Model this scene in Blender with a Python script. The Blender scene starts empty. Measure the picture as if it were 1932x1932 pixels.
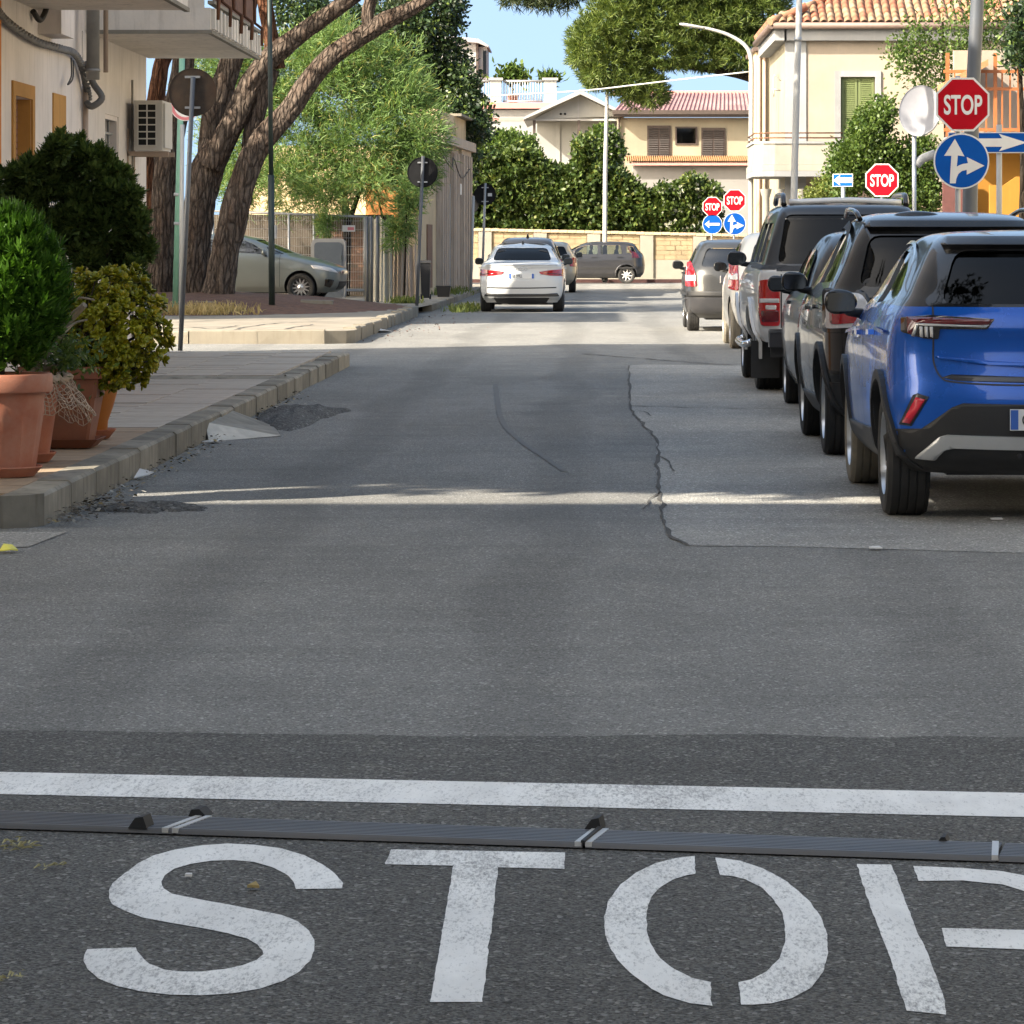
import bpy, bmesh, math, random
import numpy as np
from mathutils import Vector, Matrix, noise
from mathutils.geometry import tessellate_polygon

random.seed(7)
RNG = np.random.default_rng(11)
scene = bpy.context.scene
COL = scene.collection

# ------------------------------------------------------------------ camera
CAM_H = 1.48
FPX = 6800.0            # focal length in units of a 1932 px wide picture
cam_data = bpy.data.cameras.new('camera')
cam_data.sensor_width = 36.0
cam_data.lens = 36.0 * FPX / 1932.0
cam_data.shift_x = -144.0 / 1932.0
cam_data.shift_y = -511.0 / 1932.0
cam_data.clip_start = 0.1
cam_data.clip_end = 5000.0
cam = bpy.data.objects.new('camera', cam_data)
COL.objects.link(cam)
cam.location = (0, 0, CAM_H)
cam.rotation_euler = (math.radians(90), 0, 0)
scene.camera = cam

# ------------------------------------------------------------------ sky, sun, exposure
LIGHT = Vector((1.2, 0.8, -1.0)).normalized()      # the way sunlight travels
world = bpy.data.worlds.new('World')
scene.world = world
world.use_nodes = True
wn = world.node_tree
wn.nodes.clear()
sky = wn.nodes.new('ShaderNodeTexSky')
sky.sky_type = 'NISHITA'
sky.sun_disc = False
sky.sun_elevation = math.asin(-LIGHT.z)
sky.sun_rotation = math.atan2(-LIGHT.x, -LIGHT.y)
sky.air_density = 1.0
sky.dust_density = 5.0
sky.ozone_density = 2.2
bg = wn.nodes.new('ShaderNodeBackground')
bg.inputs['Strength'].default_value = 0.095
wo = wn.nodes.new('ShaderNodeOutputWorld')
# a clear horizon: the whole sky is read a little above its haze band
stc = wn.nodes.new('ShaderNodeTexCoord')
sad = wn.nodes.new('ShaderNodeVectorMath'); sad.operation = 'ADD'; sad.inputs[1].default_value = (0, 0, .45)
sno = wn.nodes.new('ShaderNodeVectorMath'); sno.operation = 'NORMALIZE'
wn.links.new(stc.outputs['Generated'], sad.inputs[0]); wn.links.new(sad.outputs[0], sno.inputs[0]); wn.links.new(sno.outputs[0], sky.inputs[0])
smx = wn.nodes.new('ShaderNodeVectorMath'); smx.operation = 'MULTIPLY'; smx.inputs[1].default_value = (1.07, 1.025, .87)
wn.links.new(sky.outputs[0], smx.inputs[0]); wn.links.new(smx.outputs[0], bg.inputs['Color'])
wn.links.new(bg.outputs[0], wo.inputs['Surface'])
sun_data = bpy.data.lights.new('sun', 'SUN')
sun_data.energy = 2.7
sun_data.angle = math.radians(0.53)
sun_data.color = (1.0, 0.91, 0.77)
sun = bpy.data.objects.new('sun', sun_data)
COL.objects.link(sun)
sun.rotation_euler = LIGHT.to_track_quat('-Z', 'Y').to_euler()
sun.location = (-40, -30, 40)
vs = scene.view_settings
vs.view_transform = 'Standard'
vs.look = 'None'
vs.exposure = 2.52
vs.gamma = 1.0
scene.cycles.max_bounces = 5
scene.cycles.transparent_max_bounces = 10

# ------------------------------------------------------------------ helpers
def X(u, y): return (u - 1110.0) * y / FPX
def Z(v, y): return CAM_H - (v - 455.0) * y / FPX
def P(u, v, y): return Vector((X(u, y), y, Z(v, y)))
def G(u, v, z=0.0):
    y = FPX * (CAM_H - z) / (v - 455.0)
    return ((u - 1110.0) * y / FPX, y)

def tag(o, label=None, cat=None, group=None, kind=None):
    if label: o['label'] = label
    if cat: o['category'] = cat
    if group: o['group'] = group
    if kind: o['kind'] = kind
    return o

def WM(o):
    if o is None: return Matrix.Identity(4)
    return WM(o.parent) @ o.matrix_parent_inverse @ o.matrix_basis if o.parent else o.matrix_basis.copy()

def set_parent(o, p, local=False):
    o.parent = p
    if not local:
        o.matrix_parent_inverse = WM(p).inverted()

def thing(name, label, cat, loc=(0, 0, 0), rz=0.0, group=None, kind=None):
    o = bpy.data.objects.new(name, None)
    o.empty_display_size = 0.2
    COL.objects.link(o)
    o.matrix_basis = Matrix.Translation(Vector(loc)) @ Matrix.Rotation(rz, 4, 'Z')
    return tag(o, label, cat, group, kind)

def link(name, mesh, parent=None, local=False):
    o = bpy.data.objects.new(name, mesh)
    COL.objects.link(o)
    if parent is not None: set_parent(o, parent, local)
    return o

def copy_tree(o, parent=None, basis=None):
    c = o.copy(); COL.objects.link(c)
    if parent is not None:
        c.parent = parent
        c.matrix_parent_inverse = o.matrix_parent_inverse.copy()
    if basis is not None: c.matrix_basis = basis
    for ch in list(o.children): copy_tree(ch, c)
    return c

def catmull(pts, n):
    pts = [np.array(p, float) for p in pts]
    if len(pts) == 2: 
        return [pts[0] + (pts[1] - pts[0]) * t for t in np.linspace(0, 1, n)]
    out = []
    P_ = [2 * pts[0] - pts[1]] + pts + [2 * pts[-1] - pts[-2]]
    seg = len(pts) - 1
    for k in range(n):
        f = k / (n - 1) * seg
        i = min(int(f), seg - 1); t = f - i
        a, b, c, d = P_[i], P_[i + 1], P_[i + 2], P_[i + 3]
        out.append(0.5 * ((2 * b) + (-a + c) * t + (2 * a - 5 * b + 4 * c - d) * t * t + (-a + 3 * b - 3 * c + d) * t ** 3))
    return out

class MB:
    def __init__(s):
        s.v = []; s.f = []; s.m = []; s.sm = []
    def add(s, vs_, fs, mi=0, smooth=False):
        b = len(s.v)
        s.v.extend([tuple(map(float, p)) for p in vs_])
        for f in fs:
            s.f.append(tuple(i + b for i in f)); s.m.append(mi); s.sm.append(smooth)
        return s
    def box(s, a, b, mi=0, M=None):
        x0, y0, z0 = a; x1, y1, z1 = b
        vs_ = [(x0, y0, z0), (x1, y0, z0), (x1, y1, z0), (x0, y1, z0), (x0, y0, z1), (x1, y0, z1), (x1, y1, z1), (x0, y1, z1)]
        if M is not None: vs_ = [M @ Vector(p) for p in vs_]
        return s.add(vs_, [(0, 3, 2, 1), (4, 5, 6, 7), (0, 1, 5, 4), (1, 2, 6, 5), (2, 3, 7, 6), (3, 0, 4, 7)], mi)
    def tube(s, path, rad, n=10, mi=0, caps=True, smooth=True, res=None, jitter=None):
        if res: 
            L = len(path)
            rr = rad if hasattr(rad, '__len__') else [rad] * L
            rad = [float(np.interp(t, np.linspace(0, 1, L), rr)) for t in np.linspace(0, 1, res)]
            path = catmull(path, res)
        path = [Vector(p) for p in path]
        m = len(path)
        rr = rad if hasattr(rad, '__len__') else [rad] * m
        vs_ = []; 
        up = Vector((0, 0, 1)); prev = None
        for i, p in enumerate(path):
            t = (path[min(i + 1, m - 1)] - path[max(i - 1, 0)])
            t = t.normalized() if t.length > 1e-9 else Vector((0, 0, 1))
            if prev is None:
                a = t.orthogonal().normalized()
                if abs(t.z) < .98: a = t.cross(up).normalized()
            else:
                a = (prev - t * prev.dot(t)).normalized()
            prev = a
            b = t.cross(a)
            for k in range(n):
                an = 2 * math.pi * k / n
                r = rr[i]
                if jitter: r *= jitter(i, an, p)
                vs_.append(p + a * (r * math.cos(an)) + b * (r * math.sin(an)))
        fs = []
        for i in range(m - 1):
            for k in range(n):
                k2 = (k + 1) % n
                fs.append((i * n + k, i * n + k2, (i + 1) * n + k2, (i + 1) * n + k))
        s.add(vs_, fs, mi, smooth)
        if caps:
            base = len(s.v) - len(vs_)
            s.f.append(tuple(base + k for k in reversed(range(n)))); s.m.append(mi); s.sm.append(False)
            s.f.append(tuple(base + (m - 1) * n + k for k in range(n))); s.m.append(mi); s.sm.append(False)
        return s
    def lathe(s, prof, c=(0, 0, 0), n=28, mi=0, smooth=True, axis='Z', mod=None):
        vs_ = []
        for r, h in prof:
            for k in range(n):
                a = 2 * math.pi * k / n
                q = r * (mod(a, h) if mod else 1.0)
                if axis == 'Z': vs_.append((c[0] + q * math.cos(a), c[1] + q * math.sin(a), c[2] + h))
                elif axis == 'X': vs_.append((c[0] + h, c[1] + q * math.cos(a), c[2] + q * math.sin(a)))
                else: vs_.append((c[0] + q * math.cos(a), c[1] + h, c[2] - q * math.sin(a)))
        fs = []
        for i in range(len(prof) - 1):
            for k in range(n):
                k2 = (k + 1) % n
                fs.append((i * n + k, i * n + k2, (i + 1) * n + k2, (i + 1) * n + k))
        return s.add(vs_, fs, mi, smooth)
    def prism(s, poly, fn0, fn1, mi=0, side=True, back=True):
        """poly: 2-D points; fn0 front map, fn1 back map to 3-D."""
        tri = tessellate_polygon([[Vector((p[0], p[1], 0)) for p in poly]])
        n = len(poly)
        vs_ = [fn0(*p) for p in poly] + [fn1(*p) for p in poly]
        fs = [tuple(t) for t in tri]
        if back: fs += [tuple(n + i for i in reversed(t)) for t in tri]
        if side: fs += [(i, (i + 1) % n, n + (i + 1) % n, n + i) for i in range(n)]
        return s.add(vs_, fs, mi)
    def grid(s, nu, nv, fn, mi=0, smooth=True):
        vs_ = [fn(i / nu, j / nv) for j in range(nv + 1) for i in range(nu + 1)]
        fs = [(j * (nu + 1) + i, j * (nu + 1) + i + 1, (j + 1) * (nu + 1) + i + 1, (j + 1) * (nu + 1) + i) for j in range(nv) for i in range(nu)]
        return s.add(vs_, fs, mi, smooth)
    def mesh(s, name, mats, recalc=True):
        me = bpy.data.meshes.new(name)
        me.from_pydata(s.v, [], s.f)
        if not isinstance(mats, (list, tuple)): mats = [mats]
        for m in mats: me.materials.append(m)
        me.polygons.foreach_set('material_index', s.m)
        me.polygons.foreach_set('use_smooth', s.sm)
        if recalc:
            bm = bmesh.new(); bm.from_mesh(me)
            bmesh.ops.recalc_face_normals(bm, faces=bm.faces)
            bm.to_mesh(me); bm.free()
        me.update()
        return me
    def build(s, name, mats, parent=None, local=False, recalc=True, sharp=None):
        me = s.mesh(name, mats, recalc)
        if sharp: me.set_sharp_from_angle(angle=math.radians(sharp))
        return link(name, me, parent, local)

def np_mesh(name, verts, quads, mat, parent=None, local=False, tri=False):
    """fast mesh from numpy arrays (all quads or all tris)"""
    me = bpy.data.meshes.new(name)
    k = 3 if tri else 4
    nv, nf = len(verts), len(quads)
    me.vertices.add(nv); me.vertices.foreach_set('co', np.asarray(verts, np.float32).ravel())
    me.loops.add(nf * k); me.loops.foreach_set('vertex_index', np.asarray(quads, np.int32).ravel())
    me.polygons.add(nf)
    me.polygons.foreach_set('loop_start', np.arange(0, nf * k, k, dtype=np.int32))
    me.polygons.foreach_set('loop_total', np.full(nf, k, np.int32))
    me.materials.append(mat)
    me.update(calc_edges=True); me.validate()
    return link(name, me, parent, local)

# ------------------------------------------------------------------ materials
def srgb(r, g, b):
    f = lambda c: (c / 12.92 if c <= .04045 else ((c + .055) / 1.055) ** 2.4)
    return (f(r / 255), f(g / 255), f(b / 255))

class NT:
    def __init__(s, name):
        s.mat = bpy.data.materials.new(name); s.mat.use_nodes = True
        s.t = s.mat.node_tree; s.t.nodes.clear()
        s.out = s.n('ShaderNodeOutputMaterial'); s.bs = s.n('ShaderNodeBsdfPrincipled')
        s.l(s.bs.outputs[0], s.out.inputs[0])
        s.tc = s.n('ShaderNodeTexCoord')
    def n(s, t, **kw):
        x = s.t.nodes.new(t)
        for k, v in kw.items(): setattr(x, k, v)
        return x
    def l(s, a, b): s.t.links.new(a, b)
    def coord(s, scale=(1, 1, 1), src='Object', rot=(0, 0, 0)):
        m = s.n('ShaderNodeMapping'); m.inputs['Scale'].default_value = scale; m.inputs['Rotation'].default_value = rot
        s.l(s.tc.outputs[src], m.inputs['Vector']); return m.outputs[0]
    def noise(s, vec, scale, detail=6, rough=.6, dist=0):
        x = s.n('ShaderNodeTexNoise'); x.inputs['Scale'].default_value = scale; x.inputs['Detail'].default_value = detail
        x.inputs['Roughness'].default_value = rough; x.inputs['Distortion'].default_value = dist
        s.l(vec, x.inputs['Vector']); return x.outputs['Fac']
    def voro(s, vec, scale, feature='F1', out='Distance'):
        x = s.n('ShaderNodeTexVoronoi', feature=feature); x.inputs['Scale'].default_value = scale
        s.l(vec, x.inputs['Vector']); return x.outputs[out]
    def ramp(s, fac, stops, interp='LINEAR'):
        r = s.n('ShaderNodeValToRGB'); r.color_ramp.interpolation = interp
        el = r.color_ramp.elements
        while len(el) < len(stops): el.new(0.5)
        for e, (p, c) in zip(el, stops):
            e.position = p; e.color = (c, c, c, 1) if not hasattr(c, '__len__') else (*c, 1)
        s.l(fac, r.inputs[0]); return r.outputs[0]
    def mix(s, fac, a, b, mode='MIX'):
        m = s.n('ShaderNodeMix', data_type='RGBA', blend_type=mode)
        if hasattr(fac, 'is_linked') or hasattr(fac, 'links'): s.l(fac, m.inputs[0])
        else: m.inputs[0].default_value = fac
        for v, i in ((a, 6), (b, 7)):
            if hasattr(v, '__len__'): m.inputs[i].default_value = (*v[:3], 1)
            else: s.l(v, m.inputs[i])
        return m.outputs[2]
    def math(s, op, a, b=0.0):
        m = s.n('ShaderNodeMath', operation=op)
        for v, i in ((a, 0), (b, 1)):
            if isinstance(v, (int, float)): m.inputs[i].default_value = v
            else: s.l(v, m.inputs[i])
        return m.outputs[0]
    def bump(s, h, strength=.3, dist=.01, prev=None):
        b = s.n('ShaderNodeBump'); b.inputs['Strength'].default_value = strength; b.inputs['Distance'].default_value = dist
        s.l(h, b.inputs['Height'])
        if prev is not None: s.l(prev, b.inputs['Normal'])
        s.l(b.outputs[0], s.bs.inputs['Normal']); return b.outputs[0]
    def set(s, color=None, rough=None, metal=None, spec=None, coat=None):
        for k, v in (('Base Color', color), ('Roughness', rough), ('Metallic', metal), ('Specular IOR Level', spec), ('Coat Weight', coat)):
            if v is None: continue
            if isinstance(v, (int, float)): s.bs.inputs[k].default_value = v
            elif hasattr(v, '__len__'): s.bs.inputs[k].default_value = (*v[:3], 1)
            else: s.l(v, s.bs.inputs[k])
        return s

def simple(name, color, rough=.6, metal=0.0, var=.15, scale=6.0, bump=.15, bdist=.004, bscale=60, spec=.5, coat=0.0, dirt=None, dirtamt=.4, orand=.12):
    t = NT(name); c = t.coord()
    n1 = t.noise(c, scale, 5)
    lo = tuple(x * (1 - var) for x in color); hi = tuple(min(1, x * (1 + var)) for x in color)
    col = t.ramp(n1, [(.3, lo), (.7, hi)])
    oi = t.n('ShaderNodeObjectInfo'); col = t.mix(1.0, col, t.ramp(oi.outputs['Random'], [(0, 1 - orand), (1, 1.0)]), 'MULTIPLY')
    if dirt is not None:
        d = t.ramp(t.noise(c, scale * .35, 8, .7), [(.45, 0.0), (.75, 1.0)])
        col = t.mix(t.math('MULTIPLY', d, dirtamt), col, dirt)
    t.set(color=col, rough=rough, metal=metal, spec=spec, coat=coat)
    if bump: t.bump(t.noise(c, bscale, 4), bump, bdist)
    return t.mat

def asphalt(name, lo, hi, scale=170, tint=(1, 1, 1), big=.6, bd=.004, patch=.25, tracks=0.0):
    t = NT(name); c = t.coord()
    cs = t.coord((1, .7, 1))
    sp = t.voro(cs, scale, out='Color'); spk = t.n('ShaderNodeSeparateColor'); t.l(sp, spk.inputs[0])
    f = t.noise(cs, scale * .35, 4, .75)
    g = t.math('ADD', t.math('MULTIPLY', spk.outputs[0], .6), t.math('MULTIPLY', f, .5))
    g = t.ramp(g, [(.18, 0.0), (.52, .40), (.80, .72), (.98, 1.0)])
    col = t.mix(g, tuple(lo * k for k in tint), tuple(hi * k for k in tint))
    # light stones and dark pits
    s2 = t.voro(cs, scale * .6, out='Color'); k2 = t.n('ShaderNodeSeparateColor'); t.l(s2, k2.inputs[0])
    col = t.mix(t.math('MULTIPLY', t.ramp(k2.outputs[1], [(.93, 0.0), (.95, 1.0)]), .5), col, tuple(min(1, hi * 1.7 * k) for k in tint))
    col = t.mix(t.math('MULTIPLY', t.ramp(k2.outputs[2], [(.88, 0.0), (.92, 1.0)]), .4), col, tuple(lo * .55 * k for k in tint))
    dark = lambda k: t.mix(1.0, col, (k, k, k), 'MULTIPLY')
    # broad patches, long smears, stains
    b = t.noise(t.coord((1, .4, 1)), big, 8, .7)
    col = t.mix(t.ramp(b, [(.38, 0.0), (.62, 1.0)]), col, dark(1 - patch))
    b2 = t.noise(t.coord((.5, 2.2, 1)), 1.1, 7, .7)
    col = t.mix(t.math('MULTIPLY', t.ramp(b2, [(.48, 0.0), (.70, 1.0)]), .55), col, dark(.70))
    b3 = t.noise(t.coord((1, .5, 1)), 2.6, 6, .7)
    col = t.mix(t.math('MULTIPLY', t.ramp(b3, [(.52, 0.0), (.72, 1.0)]), .5), col, t.mix(1.0, col, (1.35, 1.33, 1.28), 'MULTIPLY'))
    st = t.ramp(t.noise(c, 4.5, 3, .6), [(.66, 0.0), (.76, 1.0)])
    col = t.mix(t.math('MULTIPLY', st, .5), col, dark(.5))
    if tracks:
        sx = t.n('ShaderNodeSeparateXYZ'); t.l(t.tc.outputs['Object'], sx.inputs[0])
        w = t.n('ShaderNodeMath', operation='SINE'); t.l(t.math('ADD', t.math('MULTIPLY', sx.outputs[0], 4.2), t.math('MULTIPLY', t.noise(t.coord((.3, .12, 1)), 1.0, 3), 5.0)), w.inputs[0])
        col = t.mix(t.math('MULTIPLY', t.ramp(w.outputs[0], [(.45, 0.0), (.9, 1.0)]), tracks), col, dark(.66))
    t.set(color=col, rough=.88, spec=.22)
    hgt = t.math('ADD', t.voro(cs, scale * .6), t.math('MULTIPLY', t.noise(c, 18, 5), .9))
    t.bump(hgt, .75, bd)
    return t.mat

def car_paint(name, color, rough=.25, metal=.35, flake=.06, dust=.06):
    t = NT(name); c = t.coord()
    n = t.noise(c, 420, 2)
    col = t.ramp(n, [(.3, tuple(x * (1 - flake) for x in color)), (.7, tuple(min(1, x * (1 + flake)) for x in color))])
    d = t.ramp(t.noise(c, 3.0, 6, .7), [(.4, 0.0), (.8, 1.0)])
    sx = t.n('ShaderNodeSeparateXYZ'); t.l(t.tc.outputs['Object'], sx.inputs[0])
    low = t.ramp(sx.outputs[2], [(.2, 1.0), (.75, .18)])
    dd = t.math('MULTIPLY', t.math('ADD', t.math('MULTIPLY', d, .7), .3), low)
    col = t.mix(t.math('MULTIPLY', dd, dust * 2.5), col, (.26, .23, .19))
    t.set(color=col, rough=t.math('ADD', rough, t.math('MULTIPLY', dd, .25)), metal=metal, coat=.6, spec=.25)
    t.bs.inputs['Coat Roughness'].default_value = .03
    return t.mat

def glass(name, tint=(.03, .035, .04), refl=1.0, fac=.35, ior=1.6):
    """car / window glass: a tinted see-through layer with fresnel gloss"""
    t = NT(name)
    t.t.nodes.remove(t.bs)
    tr = t.n('ShaderNodeBsdfTransparent'); tr.inputs[0].default_value = (*tint, 1)
    gl = t.n('ShaderNodeBsdfGlossy'); gl.inputs['Roughness'].default_value = .03; gl.inputs[0].default_value = (.95 * refl,) * 3 + (1,)
    fr = t.n('ShaderNodeFresnel'); fr.inputs['IOR'].default_value = ior
    mx = t.n('ShaderNodeMixShader')
    f = t.math('ADD', fr.outputs[0], fac * .18)
    t.l(f, mx.inputs[0]); t.l(tr.outputs[0], mx.inputs[1]); t.l(gl.outputs[0], mx.inputs[2])
    t.l(mx.outputs[0], t.out.inputs[0])
    return t.mat

def leafmat(name, dark, light, trans=.35, rough=.55, vscale=1.2, extra=None, extra_amt=.15):
    t = NT(name); c = t.coord()
    geo = t.n('ShaderNodeNewGeometry')
    rnd = geo.outputs['Random Per Island']
    col = t.mix(t.ramp(rnd, [(0, 0.0), (1, 1.0)]), dark, light)
    if extra is not None:
        col = t.mix(t.ramp(rnd, [(1 - extra_amt - .02, 0.0), (1 - extra_amt, 1.0)]), col, extra)
    nz = t.noise(c, vscale, 4)
    col = t.mix(t.ramp(nz, [(.35, 0.0), (.65, 1.0)]), col, t.mix(1.0, col, (.62, .66, .55), 'MULTIPLY'))
    t.set(color=col, rough=rough, spec=.35)
    tl = t.n('ShaderNodeBsdfTranslucent')
    t.l(t.mix(1.0, col, (1.0, 1.05, .6), 'MULTIPLY'), tl.inputs[0])
    mx = t.n('ShaderNodeMixShader'); mx.inputs[0].default_value = trans
    t.l(t.bs.outputs[0], mx.inputs[1]); t.l(tl.outputs[0], mx.inputs[2]); t.l(mx.outputs[0], t.out.inputs[0])
    return t.mat

def plaster(name, color, stain=(.25, .22, .18), amt=.35, scale=1.2, streak=True, bump=.2, orand=.15, var=.18):
    t = NT(name); c = t.coord()
    n1 = t.noise(c, scale, 7, .65); n2 = t.noise(t.coord((5, 5, .5)), 2.0, 6, .65); n3 = t.noise(c, 40, 4)
    lo = tuple(x * (1 - var) for x in color); hi = tuple(min(1, x * (1 + var * .4)) for x in color)
    col = t.ramp(n1, [(.3, lo), (.7, hi)])
    oi = t.n('ShaderNodeObjectInfo'); col = t.mix(1.0, col, t.ramp(oi.outputs['Random'], [(0, 1 - orand), (1, 1.0)]), 'MULTIPLY')
    m = t.ramp(n2 if streak else n1, [(.52, 0.0), (.78, 1.0)])
    col = t.mix(t.math('MULTIPLY', m, amt), col, stain)
    t.set(color=col, rough=.85, spec=.2)
    t.bump(t.math('ADD', n3, t.math('MULTIPLY', t.noise(c, 6, 5), 2.0)), bump, .008)
    return t.mat

def bark(name, dark, light, red):
    t = NT(name)
    wob = t.noise(t.coord((1, 1, .5)), 2.5, 4)
    mp = t.n('ShaderNodeMapping'); mp.inputs['Scale'].default_value = (11, 11, 2.0)
    ad = t.n('ShaderNodeVectorMath', operation='ADD'); t.l(t.tc.outputs['Object'], ad.inputs[0])
    cx = t.n('ShaderNodeCombineXYZ'); t.l(t.math('MULTIPLY', wob, .22), cx.inputs[0]); t.l(t.math('MULTIPLY', wob, .3), cx.inputs[2]); t.l(cx.outputs[0], ad.inputs[1])
    t.l(ad.outputs[0], mp.inputs['Vector'])
    v = t.voro(mp.outputs[0], 1.0, 'DISTANCE_TO_EDGE'); n = t.noise(t.coord((14, 14, 5)), 1.6, 8, .75, .4)
    plate = t.ramp(v, [(.0, .25), (.14, .75), (.45, 1.0)])
    g = t.math('MULTIPLY', plate, t.ramp(n, [(.32, .12), (.66, 1.0)]))
    col = t.mix(g, dark, light)
    col = t.mix(t.ramp(t.noise(t.coord((3, 3, 1.2)), 1.5, 6), [(.45, 0.0), (.7, .7)]), col, t.mix(g, dark, red))
    t.set(color=col, rough=.92, spec=.12)
    t.bump(t.math('ADD', plate, t.math('MULTIPLY', n, .5)), 1.0, .08)
    return t.mat

M = {}
M['asphalt'] = asphalt('worn_asphalt', .12, .325, 185, (1.02, 1.0, .93), patch=.2, bd=.006, tracks=.5)
M['asphalt_near'] = asphalt('coarse_asphalt', .038, .21, 175, (1.02, 1, .93), bd=.010, patch=.2)
M['asphalt_park'] = asphalt('pale_asphalt', .19, .47, 140, (1.03, 1.0, .92), bd=.008, patch=.22)
M['asphalt_dark'] = asphalt('patch_asphalt', .035, .17, 90, (1, .98, .93), bd=.012)
M['asphalt_far'] = asphalt('sunny_asphalt', .085, .15, 90, (1.04, 1.0, .94), patch=.2)
M['crack'] = simple('crack_dirt', (.07, .065, .058), .95, var=.3)
M['tyre_mark'] = simple('tyre_mark', (.135, .135, .13), .9, var=.15)
M['concrete'] = plaster('kerb_concrete', (.31, .28, .225), (.07, .06, .04), .8, 2.2, orand=.35, var=.4)
M['concrete_pale'] = plaster('pale_concrete', (.25, .225, .18), (.12, .10, .07), .5, 2.0, orand=.25)
M['pave'] = simple('paving_tile', (.42, .365, .30), .85, var=.25, scale=3, bump=.4, bscale=50, dirt=(.12, .10, .08), dirtamt=.45)
M['pave_tan'] = simple('tan_paving_tile', (.33, .235, .15), .85, var=.25, scale=3, bump=.4, bscale=50, dirt=(.13, .09, .06), dirtamt=.5)
M['pave_far'] = simple('far_paving', (.21, .185, .145), .88, var=.3, scale=1.5, bump=.3, bscale=30, dirt=(.2, .16, .12), dirtamt=.35)
M['soil'] = simple('soil', (.045, .032, .022), .95, var=.5, scale=20, bump=.8, bdist=.02)
M['needles'] = simple('needle_litter', (.13, .062, .035), .95, var=.45, scale=9, bump=.8, bdist=.02, bscale=40)
M['white_metal'] = simple('white_painted_metal', (.36, .36, .35), .45, var=.06, dirt=(.3, .27, .22), dirtamt=.25)
M['grey_metal'] = simple('galvanised_metal', (.36, .37, .38), .45, .6, var=.1)
M['pole_grey'] = simple('grey_pole', (.095, .105, .12), .5, .2, var=.12, scale=3, dirt=(.12, .1, .08))
M['dark_metal'] = simple('dark_green_metal', (.018, .03, .026), .5, .1)
M['black_plastic'] = simple('black_plastic', (.016, .016, .017), .55, var=.2, bump=.2)
M['rubber'] = simple('tyre_rubber', (.014, .014, .014), .78, var=.35, scale=4, bump=.3, dirt=(.05, .045, .04), dirtamt=.6)
M['rubber_dusty'] = simple('dusty_tyre', (.20, .175, .135), .9, var=.25, scale=5, bump=.3)
M['rim'] = simple('alloy_rim', (.55, .56, .57), .3, .9, var=.08)
M['rim_dark'] = simple('dark_rim', (.05, .05, .055), .35, .8)
M['chrome'] = simple('chrome', (.75, .76, .78), .12, 1.0, var=.03, bump=0)
M['satin'] = simple('satin_silver', (.55, .56, .56), .32, .55, var=.04, bump=0)
M['interior'] = simple('car_interior', (.028, .028, .03), .8, var=.2)
M['seat'] = simple('seat_cloth', (.05, .052, .058), .9, var=.2)
M['glass_dark'] = glass('dark_glass', (.035, .04, .045), .62, .0, 1.45)
M['glass_side'] = glass('side_glass', (.05, .055, .06), .95, .15, 1.6)
M['glass_clear'] = glass('clear_glass', (.55, .62, .58), 1.0, .12)
M['glass_mid'] = glass('mid_glass', (.22, .25, .25), 1.0, .25)
M['lens_red'] = simple('red_lens', (.34, .008, .012), .12, var=.2, scale=30, bump=.1, bscale=200, coat=1.0)
M['lens_dred'] = simple('dark_red_lens', (.10, .006, .010), .12, var=.2, scale=30, bump=0, coat=1.0)
M['lens_white'] = simple('clear_lens', (.62, .60, .58), .15, var=.1, scale=40, bump=0, coat=1.0)
M['lens_black'] = simple('smoked_lens', (.012, .010, .011), .08, var=.1, bump=0, coat=1.0)
M['red_glow'] = simple('red_reflector', (.62, .006, .03), .25, var=.08, bump=0, coat=1.0)
M['plate_white'] = simple('plate_white', (.72, .72, .70), .4, var=.03, bump=0)
M['plate_blue'] = simple('plate_blue', (.02, .10, .42), .4, var=.03, bump=0)
M['sign_red'] = simple('sign_red', (.36, .004, .012), .7, var=.08, scale=4, bump=0, spec=.08)
M['sign_white'] = simple('sign_white', (.62, .62, .60), .5, var=.05, scale=5, bump=0)
M['sign_blue'] = simple('sign_blue', (.004, .075, .34), .7, var=.08, scale=4, bump=0, spec=.08)
M['sign_back'] = simple('sign_back', (.014, .014, .015), .85, var=.2, spec=.15)
M['sign_rust'] = simple('rusty_sign_back', (.045, .032, .022), .75, .2, var=.4, scale=7, dirt=(.10, .05, .025), dirtamt=.6)
M['black_paint'] = simple('black_lettering', (.012, .012, .012), .6, bump=0)
# ================================================================== ground, roads, pavements
def sheet(name, poly, z, mat, parent=None, kind='structure', zf=None):
    b = MB()
    f = (lambda x, y: (x, y, z)) if zf is None else zf
    b.prism(poly, f, f, side=False, back=False)
    o = b.build(name, mat, parent, recalc=False)
    for p in o.data.polygons:
        pass
    bm = bmesh.new(); bm.from_mesh(o.data)
    for fc in bm.faces:
        if fc.normal.z < 0: fc.normal_flip()
    bm.to_mesh(o.data); bm.free()
    if parent is None: tag(o, kind=kind)
    return o

def wavy(p0, p1, n, amp, sc=1.0, seed=0):
    out = []
    p0 = Vector((*p0, 0)); p1 = Vector((*p1, 0)); d = p1 - p0; nn = Vector((-d.y, d.x, 0)).normalized()
    for i in range(n + 1):
        t = i / n; p = p0 + d * t
        w = noise.noise(Vector((p.x * sc + seed, p.y * sc, seed * 1.7))) * amp + noise.noise(Vector((p.x * sc * 4 + seed, p.y * sc * 4, 3.1))) * amp * .4
        q = p + nn * w; out.append((q.x, q.y))
    return out

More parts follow.
